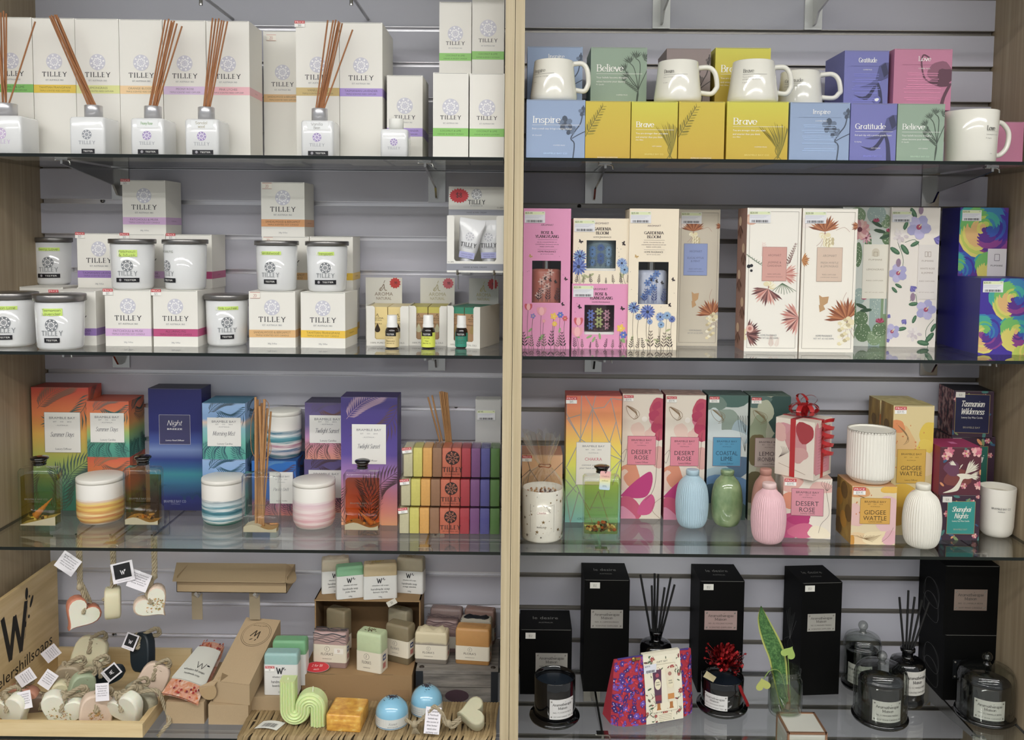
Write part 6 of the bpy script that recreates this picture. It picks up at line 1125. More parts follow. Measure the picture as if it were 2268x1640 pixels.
# desert rose candle carton, with the ribboned gift box on it
b=BX('small cream and crimson candle carton with a pink panel under the gift box',1735,1840,1060,0,.078,yb=1193,rot=-.08,name='candle_carton',m=M('#e3d8c8',.5),mt=M('#c9a898')); c=b.cv(); w,h=b.w,b.h
for x,y,rx,ry,cl in ((.15,.62,.22,.16,'#d98a6a'),(.1,.2,.35,.2,'#c2457a'),(.35,.32,.25,.1,'#b8286e'),(.4,.12,.25,.14,'#cf5f84'),(.8,.85,.25,.1,'#dcaea4'),(.15,.9,.25,.12,'#dba79a'),(.75,.1,.25,.1,'#e9dcc0')): blob(c,w*x,h*y,w*rx,h*ry,M(cl),1,int(x*50+y*9))
c.line(crom([(w*.85,h*.9),(w*.93,h*.6),(w*.95,h*.4),(w*.8,h*.25),(w*.75,h*.1)]),.0006,M('#5a4a44'),2)
for k in range(6): c.line(crom([(w*.9,h*.8),(w*(.78+.05*k),h*.9),(w*(.8+.05*k),h*.96)]),.0005,M('#5a4a44'),2)
b.put(c); c=b.cv(); bblabel(c,w*.17,h*.38,w*.83,h*.83,['DESERT','ROSE'],'Luxury Candle',m=M('#d58a98'),im=M('#4a3d42'),script=False,fr=M('#8a5a62'),ts=.15); b.put(c,'front','front_label','pink title panel'); b.price(.002,h-.016,'$39.95','front','red',.023); b.done(); DR=b
def gift():
    z=DR.top+.0006; A=Pz(1801,1066,z); s_=.083; th=pi*.235
    # nearest vertical edge at A, left face goes back-left, right face back-right
    cx=A.x+(-cos(th)*s_+sin(th)*s_)/2; cy=A.y+(sin(th)*s_+cos(th)*s_)/2; H=P(1801,937,A.y).z-z
    t=T('wrapped_gift_box','cream and crimson candle box tied with a red ribbon and curly bow','gift box',(cx,cy,z),-th,None)
    # local frame: left face = front(-y) after rotation; right face = right(+x)
    q=Mb(); w=s_; q.box(-w/2,w/2,-w/2,w/2,0,H,M('#e3d8c8',.45))
    c=Cv(w,H); 
    for x,y,rx,ry,cl in ((.25,.8,.28,.12,'#cf8f96'),(.55,.62,.3,.25,'#c98a8c'),(.75,.8,.25,.17,'#a8323a'),(.1,.75,.2,.15,'#d9a8a0'),(.62,.4,.22,.14,'#cf9a96')): blob(c,w*x,H*y,w*rx,H*ry,M(cl),1,int(x*50))
    for k in range(6): c.line(crom([(w*.1,H*.3),(w*(.2+.03*k),H*.42),(w*(.15+.05*k),H*.5)]),.0005,M('#6a5a54'),2)
    c.line(crom([(w*.1,H*.2),(w*.4,H*.15),(w*.8,H*.08)]),.0006,M('#8f6a4e'),2)
    c.emit(q,lambda u,v,o:(u-w/2,-w/2-o,v))
    c=Cv(w,H); blob(c,w*.1,H*.5,w*.2,H*.5,M('#d98f92'),1,3); c.rect(w*.1,H*.08,w*.88,H*.88,M('#d98c98'),2); c.frame(w*.1,H*.08,w*.88,H*.88,.0006,M('#b06a70'),3)
    for k in range(12): c.rect(w*.2,H*(.72-.05*k),w*(.6+.15*((k*7)%3)/2),H*(.725-.05*k),M('#a8606c'),3)
    c.emit(q,lambda u,v,o:(w/2+o,-w/2+u,v)); q.build('box',t)
    rm=M('#b80f16',.28,coat=.4); rw=.0055; e=.0007
    q=Mb(); 
    for x in (-.004,): q.box(x-rw,x+rw,-w/2-e,w/2+e,-.0001,H+e,rm)
    q.build('ribbon',t); q=Mb(); q.box(-w/2-e*1.3,w/2+e*1.3,-.004-rw,-.004+rw,0,H+e*1.5,rm); q.build('ribbon',t)
    # bow loops
    def strip(pts,wd,m,name,side=Vector((0,0,1)),wd_=None):
        q=Mb(); pts=[Vector(p) for p in crom(pts,5)]; vs=[]
        for i,p in enumerate(pts):
            tt=(pts[min(i+1,len(pts)-1)]-pts[max(i-1,0)]).normalized(); s2=tt.cross(side); s2=s2.normalized() if s2.length>1e-4 else Vector((0,1,0)); s2=wd_ or s2; vs+=[p-s2*wd/2,p+s2*wd/2]
        q.add(vs,[(2*i,2*i+1,2*i+3,2*i+2) for i in range(len(pts)-1)],m,True); 
        vs2=[Vector(v)+Vector((.0003,.0003,.0003)) for v in vs]; q.add(vs2,[(2*i,2*i+2,2*i+3,2*i+1) for i in range(len(pts)-1)],m,True); q.build(name,t)
    for k in range(7):
        a=k*2*pi/7+.3; L=.034 if k%2 else .028; dx,dy=cos(a),sin(a); z0=H+.002
        strip([(0,0,z0),(dx*L*.5,dy*L*.5,z0+.024),(dx*L,dy*L,z0+.016),(dx*L*.85,dy*L*.85,z0+.004),(0,0,z0+.003)],.010,rm,'bow_loop')
    for k,(a,L) in enumerate(((.5,.012),(2.6,.014))): strip([(0,0,H+.012),(cos(a)*L*2,sin(a)*L*2,H+.035),(cos(a)*L,sin(a)*L,H+.046),(-cos(a)*L*.6,-sin(a)*L*.6,H+.036),(0,0,H+.014)],.006,rm,'bow_loop')
    pts=[]
    for k in range(46): a=k*.62; zz=H+.004-k*.0017; pts.append((w/2+.012+.011*cos(a),-.006+.013*sin(a),zz))
    strip(pts,.0075,rm,'ribbon_curl',wd_=Vector((.25,0,.97)))
gift()
# gidgee cartons and ribbed cup
def gid(lab,x0,x1,yt,yb,d,big,Y=None,rot=0,zb=0.):
    y_m=ramp([(.35,'#c9b04a'),(.5,'#d9c27a'),(.65,'#cbb566')],'n',.5,ns=2.5); b=BX(lab,x0,x1,yt,zb,d,yb=yb,Y=Y,rot=rot,name='botanic_carton',group='yellow wattle cartons',m=M('#dcc9a0' if not big else '#d8c48a',.5),mt=ramp([(.4,'#cfbd7c'),(.6,'#b8a662')],'n',ns=4) if big else M('#cf9a66'),ms=ramp([(.35,'#8a6a2e'),(.5,'#a8812f'),(.65,'#b8923a')],'n',ns=3))
    c=b.cv(); w,h=b.w,b.h
    L=(((.2,.72,.35,.14,'#d9b072'),(.1,.84,.2,.05,'#d9854a'),(.9,.78,.25,.1,'#d9b92c'),(.8,.68,.22,.06,'#dcbf3a'),(.85,.55,.2,.1,'#e0c9a0'),(.3,.3,.4,.1,'#dcb01f'),(.7,.25,.3,.1,'#dfb6b4'),(.15,.15,.3,.08,'#cf9f2c'),(.8,.07,.3,.08,'#e4d2b0')) if big else ((.85,.5,.3,.35,'#ddb4b4'),(.1,.9,.3,.1,'#d99a5c'),(.85,.95,.2,.07,'#e0b030'),(.1,.5,.2,.2,'#dfb4ac'),(.2,.1,.3,.1,'#e0c090'),(.6,.12,.35,.12,'#e6d2a6'),(.9,.12,.2,.12,'#dca8b0'),(.0,.05,.1,.1,'#c98a1e')))
    for x,y,rx,ry,cl in L: blob(c,w*x,h*y,w*rx,h*ry,M(cl),1,int(x*50+y*9),22,.15)
    R=random.Random(7)
    for k in range(16): c.ell(w*R.uniform(.05,.95),h*R.uniform(.5,.92),w*.02*R.uniform(.5,1.3),w*.02,M('#cf7a3c'),2,8)
    lm=M('#8a6a3e')
    for k in range(6): c.line(crom([(w*.12,h*.85),(w*(.3+.02*k),h*(.80-.012*k)),(w*(.4-.025*k),h*(.75-.01*k))]),.0007,lm,3)
    if not big:
        for k in range(7): c.line(crom([(w*(.05+.08*k),h*.16),(w*(.3),h*.1),(w*(.5+.03*k),h*(.05+.02*k))]),.0005,lm,3)
    c.line(crom([(w*.95,h*.3),(w*.85,h*.15),(w*.7,h*.05)]),.0006,lm,3); b.put(c)
    q=b.cv('left')
    for k in range(5): q.ell(b.d*(.2+.3*(k%3)),h*(.15+.17*k),b.d*.22,b.d*.2,M(('#7a5a26','#c98f22')[k%2]),1,16)
    b.put(q,'left')
    c=b.cv(); l=(.13,.83,.405,.665) if big else (.19,.86,.36,.80); bblabel(c,w*l[0],h*l[2],w*l[1],h*l[3],['GIDGEE','WATTLE'],'Luxury Diffuser' if big else 'Luxury Candle',m=M('#d2a62c' if big else '#d39f33'),im=M('#4d3d1c'),script=False,fr=M('#a8802a'),ts=.15); b.put(c,'front','front_label','mustard title panel'); b.price(.002,h-.017,'$59.95','front','red',.024); return b.done()
gid('tall pale yellow carton with a mustard panel, front one of two',1974,2064,899,1186,.062,True)
gid('tall pale yellow carton almost hidden behind the front yellow one',1948,2036,888,0,.06,True,Y=-.078)
gw=gid('small cream and yellow candle carton carrying the ribbed white pot',1886,1984,1078,1207,.088,False,rot=-.02)
def ribpot():
    z=gw.top+.0004; Yc=gw.cy-.004; R=(P(1978,1010,Yc).x-P(1878,1010,Yc).x)/2; x=(P(1978,1010,Yc).x+P(1878,1010,Yc).x)/2; H=P(1928,961,Yc-R).z-z; m=M('#e9e5d8',.5)
    t=T('ribbed_candle_pot','white ribbed ceramic candle pot, open, standing on the small yellow carton','candle',(x,Yc,z)); q=Mb(); pr=[(R*.55,0),(R*.72,.0012),(R*.92,H*.1),(R*.985,H*.2),(R*.985,H-.006),(R*.985,H-.003)]
    q.lathe([tuple(v) for v in crom(pr,3)],m,48*5,rib=48,ribd=.025); q.lathe([(R*.985,H-.003),(R,H-.0025),(R,H-.0005),(R*.98,H),(R*.93,H),(R*.92,H-.002),(R*.92,H-.016)],m,60,cap0=False,cap1=False); q.build('pot',t)
    q=Mb(); q.lathe([(.001,H-.012),(R*.5,H-.013),(R*.92,H-.015)],M('#cfc9b4',.5,bump=.5,bs=60),40,cap0=False,cap1=False); q.tube([(0,0,H-.013),(.001,0,H-.008)],.0008,M('#efe9d8'),5); q.build('wax',t)
ribpot()
def darkflor(lab,x0,x1,yt,yb,zb,pan,title,pcol,d=.085,Y=None,rot=0,zt=None,price=True,crane=False,top='#14131f',side=None,grp='dark floral candle cartons',tcol=None):
    base='#3a2236' if not crane else '#5a2433'; b=BX(lab,x0,x1,yt,zb,d,yb=yb,Y=Y,rot=rot,zt=zt,name='floral_candle_carton',group=grp,m=M(base,.5),mt=M(top,.45),ms=side or ramp([(.4,'#251a2c'),(.5,'#7a3a44'),(.6,'#b08a84')],'n',ns=7)); c=b.cv(); w,h=b.w,b.h; R=random.Random(int(x0+yt))
    pal=['#b5566a','#d8a3a0','#c9c0ae','#4a6a4a','#7a8f5a','#2f5a7a','#8a4a7a','#d9905a','#3f7a74']
    for k in range(26 if not crane else 12):
        x,y=R.random(),R.random(); r=R.uniform(.05,.11)
        if crane and .2<x<.9 and .2<y<.7: continue
        if k%3==0: daisy(c,w*x,h*y,w*r,6,[M(pal[(k*5)%3]),M(pal[(k*5)%3+1])],M('#e0c070'),2,.7)
        else: c.ell(w*x,h*y,w*r,w*r*.4,M(pal[3+k%6]),1,9,R.random()*3)
    if crane:
        for x,y,r in ((.22,.9,.16),(.88,.92,.18),(.95,.2,.13)):
            for k in range(12): a=k*2.4; c.ell(w*x+cos(a)*w*r*.13*k**.6,h*y+sin(a)*w*r*.13*k**.6,w*r*.38,w*r*.24,M(('#d8848c','#e3b0a8','#c8607a')[k%3]),3,8,a)
        blob(c,w*.45,h*.35,w*.3,h*.2,M('#7a3a34'),1,3); blob(c,w*.3,h*.55,w*.2,h*.15,M('#6a3a54'),1,5); wh=M('#dcd6c2')
        c.poly(crom([(w*.42,h*.22),(w*.5,h*.36),(w*.42,h*.42),(w*.52,h*.45),(w*.7,h*.44),(w*.86,h*.40),(w*.72,h*.34),(w*.58,h*.33),(w*.5,h*.16),(w*.42,h*.08),(w*.1,h*.04),(w*.3,h*.12),(w*.42,h*.22)],3),wh,4)
        fan(c,w*.62,h*.44,w*.42,.35,1.3,7,[wh,M('#c9c2ac')],4,.6); fan(c,w*.7,h*.4,w*.28,-.5,.5,6,[wh,M('#c9c2ac')],4,.6); c.line([(w*.48,h*.55),(w*.55,h*.64),(w*.5,h*.6)],.0014,wh,4); fan(c,w*.4,h*.62,w*.2,2.2,3.1,4,[wh],3)
        q=Cv(w,d); q.rect(w*.42,d*.35,w*.58,d*.6,M('#d06a9a'),1); b.put(q,'top')
    b.put(c)
    if pan:
        c=b.cv(); x0_,x1_,y0_,y1_=pan; c.rect(w*x0_,h*y0_,w*x1_,h*y1_,M(pcol,.4),5); c.frame(w*x0_,h*y0_,w*x1_,h*y1_,.0008,M('#b59a5c',.35,.4),6); xm=w*(x0_+x1_)/2; pw=w*(x1_-x0_); ph=h*(y1_-y0_); tc=M(tcol or '#e6e4da')
        for i,s_ in enumerate(title): c.pen(s_,xm,h*y1_-ph*(.24+.2*i),ph*.15,tc,6,th=.13,tn=.05,sh=.25,serif=False,wd=pw*(.68 if i==0 or len(s_)>8 else .5))
        c.text('Luxury Soy Wax Candle',xm,h*y1_-ph*.6,ph*.05,tc,6,wd=pw*.62); c.text('BRAMBLE BAY',xm,h*y0_+ph*.14,ph*.05,M('#a8a08a') if price!=2 else M(pcol),6,wd=pw*.5); b.put(c,'front','front_label','framed title panel')
        if price: b.price(.004,h-.015,'$28','front','white',.019)
    return b.done()
t3=darkflor('lowest dark floral carton of the rear corner stack, hidden by the boxes in front',2102,2192,0,0,0.,None,[],'#000000',Y=-.10,zt=.045,d=.085)
t2=darkflor('dark floral carton with a green panel in the rear stack by the right wall',2104,2203,968,0,t3.top,(.12,.84,.1,.86),['Shanghai','Nights'],'#1f6a5c',Y=-.10,d=.085,price=2)
darkflor('dark floral carton with a navy panel on top of the rear stack',2113,2198,866,0,t2.top,(.05,.90,.09,.92),['Tasmanian','Wilderness'],'#181b44',Y=-.102,rot=-.10,d=.085)
n1=darkflor('dark floral carton with a teal panel, lower front one',2081,2170,1097,1197,0.,(.18,.87,.14,.86),['Shanghai','Nights'],'#1f8d86',d=.078)
darkflor('carton with a white crane and pink blooms, magenta top, stacked in front',2081,2173,991,0,n1.top,None,[],'',Y=n1.Y,d=.078,crane=True,top='#a02358',side=M('#8a1740',.5))
def cupc():
    yf=Pz(2212,1196,0).y; R=.0405; Yc=yf+R*.8; xa=P(2171,1120,Yc).x; xb=min(P(2259,1120,Yc).x,XR-.002); R=(xb-xa)/2; x=(xa+xb)/2; H=P(2215,1092,Yc-R).z+.004; m=M('#e3dfd3',.45)
    t=T('ceramic_candle','plain white ceramic candle cup in the right corner of the shelf','candle',(x,Yc,0)); q=Mb(); pr=[(R*.55,0),(R*.7,.001),(R*.86,H*.07),(R*.93,H*.2),(R,H-.001),(R*.99,H),(R*.95,H),(R*.94,H-.002),(R*.91,H-.014)]
    q.lathe(pr,m,48,cap1=False); c=Cv(.08,H); c.text('BRAMBLE BAY CO',.045,H*.62,.0042,M('#4a4a4a'),1,wd=.036); c.text('- AUSTRALIA -',.045,H*.56,.0026,M('#4a4a4a'),1,wd=.016); c.emit(q,cylfn(lambda v:R*.93+R*.07*(v-.015)/H+.0006,-.053)); q.build('cup',t)
    q=Mb(); q.lathe([(.001,H-.011),(R*.92,H-.013)],M('#d8d2be',.5),36,cap0=False,cap1=False); q.build('wax',t)
cupc()
# starry candle wrapped in cellophane
def cello():
    yf=Pz(1200,1202,0).y; R=.038; Yc=yf+R*.85; xa=P(1156,1140,Yc).x; xb=P(1246,1140,Yc).x; R=(xb-xa)/2; x=(xa+xb)/2; H=P(1200,1092,Yc-R).z; t=T('wrapped_candle','white candle glass with gold stars wrapped in clear cellophane','candle',(x,Yc,0))
    q=Mb(); q.lathe([(R*.9,0),(R*.97,.0015),(R,.005),(R,H),(R*.96,H),(R*.95,H-.012),(.001,H-.012)],M('#ecebe6',.15,coat=.4),44,cap1=False); c=Cv(pi*R,H); R_=random.Random(4); g=M('#9a7a3c',.3,.6); g2=M('#5d564c',.4)
    for k in range(44):
        u,v=R_.uniform(0,pi*R),R_.uniform(.004,H-.004); r=(.0042,.0013,.0011,.0024)[k%4]; c.poly([(u+r*(1 if j%2==0 else .42)*sin(j*pi/5),v+r*(1 if j%2==0 else .42)*cos(j*pi/5)) for j in range(10)],g if k%3 else g2,2)
    c.frame(pi*R*.3,H*.22,pi*R*.68,H*.75,.0004,g2,1); c.text('CHAKRA',pi*R*.48,H*.6,.0042,M('#d49aa8'),3,wd=.018); c.text('BRAMBLE BAY',pi*R*.48,H*.32,.0032,g2,3,wd=.018); c.line([(pi*R*.5,H*.75),(pi*R*.62,H*.6),(pi*R*.55,H*.72),(pi*R*.66,H*.74)],.0004,g2,3)
    c.emit(q,cylfn(R,-pi*R/2)); q.build('candle_glass',t)
    q=Mb(); cs=['#a8663a','#7a4a30','#c9a884','#4f3424','#b88a5c']
    for k in range(40): a=k*2.4; rr=R*.85*(k/40)**.5; q.lathe([(.0008,-.001),(.0026,.0005),(.002,.003),(.0004,.0038)],M(cs[k%5],.3),6,rr*cos(a),rr*sin(a),H-.0115,smooth=False)
    q.build('crystal_chips',t)
    gl=glass('#f9f7f0',1.9,.10,rim=.6); n=40; rr_=random.Random(9); jit=[rr_.uniform(-1,1) for _ in range(n)]; secs=[(0,1.03,.0,0),(.3,1.05,.02,0),(.62,1.08,.05,0),(.8,.95,.12,0),(.93,.55,.25,.0),(1.0,.24,.35,.1),(1.08,.34,.5,.0),(1.25,.62,.6,-.05),(1.45,.85,.5,-.1)]
    Ht=P(1200,1032,Yc).z; vs=[]
    for s,k,j,ox in secs:
        for i in range(n): a=2*pi*i/n; f=1+j*.6*jit[(i*3)%n]*(1 if i%2 else -.6); r=R*k*f; vs.append((r*sin(a)+ox*R,-r*cos(a)*(.7 if s>1.1 else 1),Ht*s+(R*.25*jit[(i*7)%n] if s>1.4 else 0)))
    q=Mb(); q.add(vs,[(i*n+k,i*n+(k+1)%n,(i+1)*n+(k+1)%n,(i+1)*n+k) for i in range(len(secs)-1) for k in range(n)],gl,False); q.build('cellophane_wrap',t)
    q=Mb(); q.tube([(R*.30*cos(a*pi/10)+.1*R,R*.30*sin(a*pi/10),Ht+.001*sin(a)) for a in range(20)],.0011,M('#b0643a',.3,.6),6,closed=True); q.build('wire_tie',t)
cello()
# tag on the chakra bottle
def btag():
    Y=Pz(1333,1198,0).y-.004; p=P(1340,1065,Y); t=T('gift_tag','small rainbow tag hanging from the neck of the yellow green bottle','tag',p,(0,.06,0)); q=Mb(); w,h=.0215,.038; m=ramp([(0,'#b4cfe8'),(.35,'#d8e0c0'),(.5,'#ece6a0'),(.65,'#eec2a8'),(1,'#e8a8ac')],'z')
    q.loft([(-h/2+.0002,w/2-.0015,.0003,.0002),(-h/2+.002,w/2,.0003,.0002),(h/2-.002,w/2,.0003,.0002),(h/2,w/2-.0015,.0003,.0002)],m,2,smooth=False); c=Cv(w,h); c.text('Chakra',w/2,h*.74,.004,M('#b87a84'),1,wd=w*.7); c.text('yellow',w/2,h*.5,.003,M('#9a9a5a'),1,wd=w*.6); c.text('CRYSTAL',w/2,h*.2,.004,M('#7f98b4'),1,wd=w*.4); c.emit(q,lambda u,v,o:(u-w/2,-.0003-o,v-h/2)); q.build('card',t)
    q=Mb(); q.tube([(0,-.0006,h/2-.004),(-.003,-.002,h/2+.006),(-.001,.008,h/2+.012)],.0005,INK,5); q.tube([(0,-.0006,h/2-.004),(.004,-.002,h/2+.006),(.001,.008,h/2+.012)],.0005,INK,5); q.build('cord',t)
btag()
# ======== bottom shelf, right bay ========
BLK=M('#050505',.6); BLK2=M('#0a0a0b',.56)
for m_ in (BLK,BLK2): m_.node_tree.nodes['Principled BSDF'].inputs['Specular IOR Level'].default_value=.12; STL=M('#a8a49c',.35,.35)
def plaque(c,x0,y0,x1,y1,m,lines,L=2,im=None):
    im=im or M('#3a3734'); w=x1-x0; h=y1-y0; x=(x0+x1)/2; c.rect(x0,y0,x1,y1,m,L,n=8)
    for a,b_ in ((.07,.12),(.93,.12),(.07,.88),(.93,.88)): c.ell(x0+w*a,y0+h*b_,w*.03,w*.03,M('#8a867e',.4),L+1,10); c.line([(x0+w*a-w*.02,y0+h*b_-w*.02),(x0+w*a+w*.02,y0+h*b_+w*.02)],w*.008,im,L+2)
    c.pen('Aromatherapie',x,y0+h*.74,h*.115,im,L+1,th=.14,tn=.12,wd=w*.78); c.line([(x+w*.09,y0+h*.835),(x+w*.115,y0+h*.865)],h*.015,im,L+1); c.pen('Maison',x,y0+h*.56,h*.115,im,L+1,th=.14,tn=.12,wd=w*.37)
    c.text(lines[0],x,y0+h*.34,h*.075,im,L+1,wd=w*.74); c.text(lines[1],x,y0+h*.13,h*.07,im,L+1,wd=w*.7)
def black(lab,x0,x1,yt,yb,d,pan,lines,rot=0,Y=None,zb=Z4,zt=None,pm=None,price=None,topt=True,sk=None):
    b=BX(lab,x0,x1,yt,zb,d,yb=yb,Y=Y,rot=rot,zt=zt,name='black_carton',group='black aromatherapy cartons',m=BLK,mt=BLK2); c=b.cv(); w,h=b.w,b.h
    c.line([(0,h-.0004),(w,h-.0004)],.0005,M('#4a4948'),1); b.put(c)
    if topt: q=b.cv('top'); q.text('le desire',w*.5,b.d*.58,b.d*.14,M('#8d8b88'),1,wd=w*.5); q.text('AUSTRALIA',w*.5,b.d*.34,b.d*.06,M('#8d8b88'),1,wd=w*.28); b.put(q,'top')
    if sk=='reeds':
        q=b.cv('left')
        for k in range(7): q.line([(b.d*.42,h*.40),(b.d*(.2+.09*k),h*(.62+.03*(k%3)))],.0005,M('#8a8a8a'),1)
        for k in range(4): q.line(crom([(b.d*.42,h*.42),(b.d*(.1+.2*k),h*.34),(b.d*(.2+.15*k),h*.28),(b.d*.42,h*.3)]),.0004,M('#6a6a6a'),1)
        b.put(q,'left')
    if sk=='cloche':
        q=b.cv('left'); g=M('#5a5a5a')
        for o in (.25,.6): 
            for k in range(3): q.line(crom([(b.d*(.2+.03*k),h*o*.6),(b.d*.3,h*(o*.6+.25)),(b.d*(.55+.02*k),h*(o*.6+.3)),(b.d*(.75+.03*k),h*(o*.6+.18)),(b.d*.78,h*(o*.6-.05)),(b.d*.5,h*(o*.6-.08)),(b.d*.2,h*o*.6)]),.0006,g,1)
        b.put(q,'left')
    if pan: c=b.cv(); plaque(c,w*pan[0],h*pan[2],w*pan[1],h*pan[3],pm or STL,lines); b.put(c,'front','metal_plaque','brushed metal title plaque')
    if price: b.price(w*price[0],h*price[1],'$52','front','white',.0215)
    return b.done()
black('short black carton at the far left of the bottom right shelf',1152,1266,1395,1539,.1,(.30,.92,.33,.64),['NO. 7 | COSTA RICA','SOY WAX CANDLE'],price=(.10,.86))
black('tall black carton, left one of three, with a silvery plaque',1293,1393,1285,1533,.1,(.15,.86,.57,.735),['NO. 4 | LEMONGRASS','SCENTED DIFFUSER'],price=(.12,.925))
black('tall black carton behind the red foil bow, pinkish plaque',1547.5,1646,1287.5,1535,.1,(.12,.85,.565,.735),['NO. 10 | VOLCANO FLOWER','SCENTED DIFFUSER'],price=(.08,.92),pm=M('#b59a94',.35,.35))
black('tall black carton turned aside behind the plant jar',1772.5,1863,1291,1540,.1,(.15,.85,.57,.725),['NO. 13 | MANDARIN TANGELO','SCENTED DIFFUSER'],rot=.09,pm=M('#aaa79e',.35,.3),price=(.06,.925),sk='reeds')
e1=black('black carton at the bottom of the stack in the right corner',2090,2207,1407,1552,.12,(.17,.8,.33,.62),['NO. 12 | VANILLA BEAN','SOY WAX CANDLE'],pm=M('#26282b',.3,.5),sk='cloche')
black('black carton with a pinkish plaque on top of the corner stack',2093,2213,1254,0,.12,(.18,.79,.355,.66),['NO. 12 | VANILLA BEAN','SOY WAX CANDLE'],Y=e1.Y,zb=e1.top,pm=M('#8f7d72',.4,.3),topt=False,sk='cloche')
def breeds(lab,xc_,hw_px,yn,ysh,yb,tops,Yc,necks,label=None):
    p=P(xc_,1500,Yc); z0=Z4; R=hw_px/F*(Yc-CAM.y); Hs=P(xc_,ysh,Yc).z-z0; Hn=P(xc_,yn,Yc).z-z0; rn=necks/F*(Yc-CAM.y); g=M('#070708',.08,coat=.6); t=T('black_reed_diffuser',lab,'reed diffuser',(p.x,Yc,z0),0,'black bottle diffusers')
    q=Mb(); q.lathe([(R*.9,0),(R,.002),(R*1.02,.01),(R*.96,.016),(R*.96,.02),(R,.024),(R,Hs-.012),(R*.92,Hs-.004),(R*.7,Hs),(rn*.8,Hs+.002),(rn*.72,Hs+.006),(rn*.78,Hn-.01),(rn,Hn-.008),(rn*1.02,Hn-.002),(rn*.9,Hn),(rn*.7,Hn),(rn*.6,Hn-.003)],g,44); q.build('bottle',t)
    if label: c=Cv(.06,Hs); plaque(c,.0,Hs*.33,.056,Hs*.86,M('#c9c6bd',.45),label,1); q=Mb(); c.emit(q,cylfn(R,-.020,0,.0003)); q.build('label',t)
    o=Vector(t.location)
    for i,(px,py) in enumerate(tops): q=Mb(); q.tube([((i-len(tops)/2+.5)*rn*.22,0,Hn-.02),tuple(P(px,py,Yc+.012*((i%3)-1))-o)],.0024,BREED,8); q.build('reed',t)
breeds('black bottle with black reeds behind the patterned pouch',1451,36,1397,1420,0,[(1418.5,1274),(1443.5,1298),(1450,1271),(1458,1273),(1472,1302),(1486,1279),(1494,1296)],-.07,14.5)
breeds('black bottle with black reeds between the two rear glass domes',2008,38,1434,1458,1578,[(1992,1324),(2012,1309),(2026,1323),(2042,1330),(2058,1334)],-.13,16,['NO. 12 | VANILLA BEAN','SCENTED DIFFUSER'])
def blackcandle(lab,x0,x1,yt,sx0,sx1,ys,lx,lines,lu=0.):
    yf=Pz((sx0+sx1)/2,ys,Z4).y; Rs=(sx1-sx0)/2/F*(yf-CAM.y+.055); Yc=yf+Rs*.93; Rs=(sx1-sx0)/2/F*(Yc-CAM.y); R=(x1-x0)/2/F*(Yc-CAM.y); p=P((x0+x1)/2,1540,Yc); H=P((x0+x1)/2,yt,Yc+R).z-Z4; g=M('#060607',.06,coat=.7)
    t=T('black_candle',lab,'candle',(p.x,Yc,Z4),0,'black candles on saucers'); q=Mb(); q.lathe([(Rs*.8,0),(Rs*.97,.001),(Rs,.005),(Rs*.985,.008),(Rs*.9,.009),(R*1.08,.011),(R*1.02,.0115)],g,48); q.build('saucer',t)
    q=Mb(); z=.0118; q.lathe([(R*.96,z),(R,z+.004),(R,H-.001),(R*.985,H),(R*.95,H-.001),(R*.94,H-.016)],g,48,cap1=False); q.build('cup',t); q=Mb(); q.lathe([(.001,H-.015),(R*.94,H-.015)],M('#1b2530',.35),36,cap0=False,cap1=False); q.build('wax',t)
    q=Mb(); c=Cv(.1,H); plaque(c,.05+lu-.027,H*.20,.05+lu+.027,H*.66,M('#d3d1ce',.35),lines,1); c.emit(q,cylfn(R,-.05,0,.0003)); q.build('label',t); return t,p,Yc,R,H
blackcandle('open black candle cup on a black saucer, beside the post',1182,1275.5,1474,1170,1286,1618,0,['NO. 7 | COSTA RICA','SOY WAX CANDLE / 300G'],.015)
t,p,Yc,R,H=blackcandle('black candle cup on a saucer under the red foil bow',1551.5,1647,1474,1540,1656,1594,0,['NO. 4 | LEMONGRASS GINGER','SOY WAX CANDLE / 300G'],-.026)
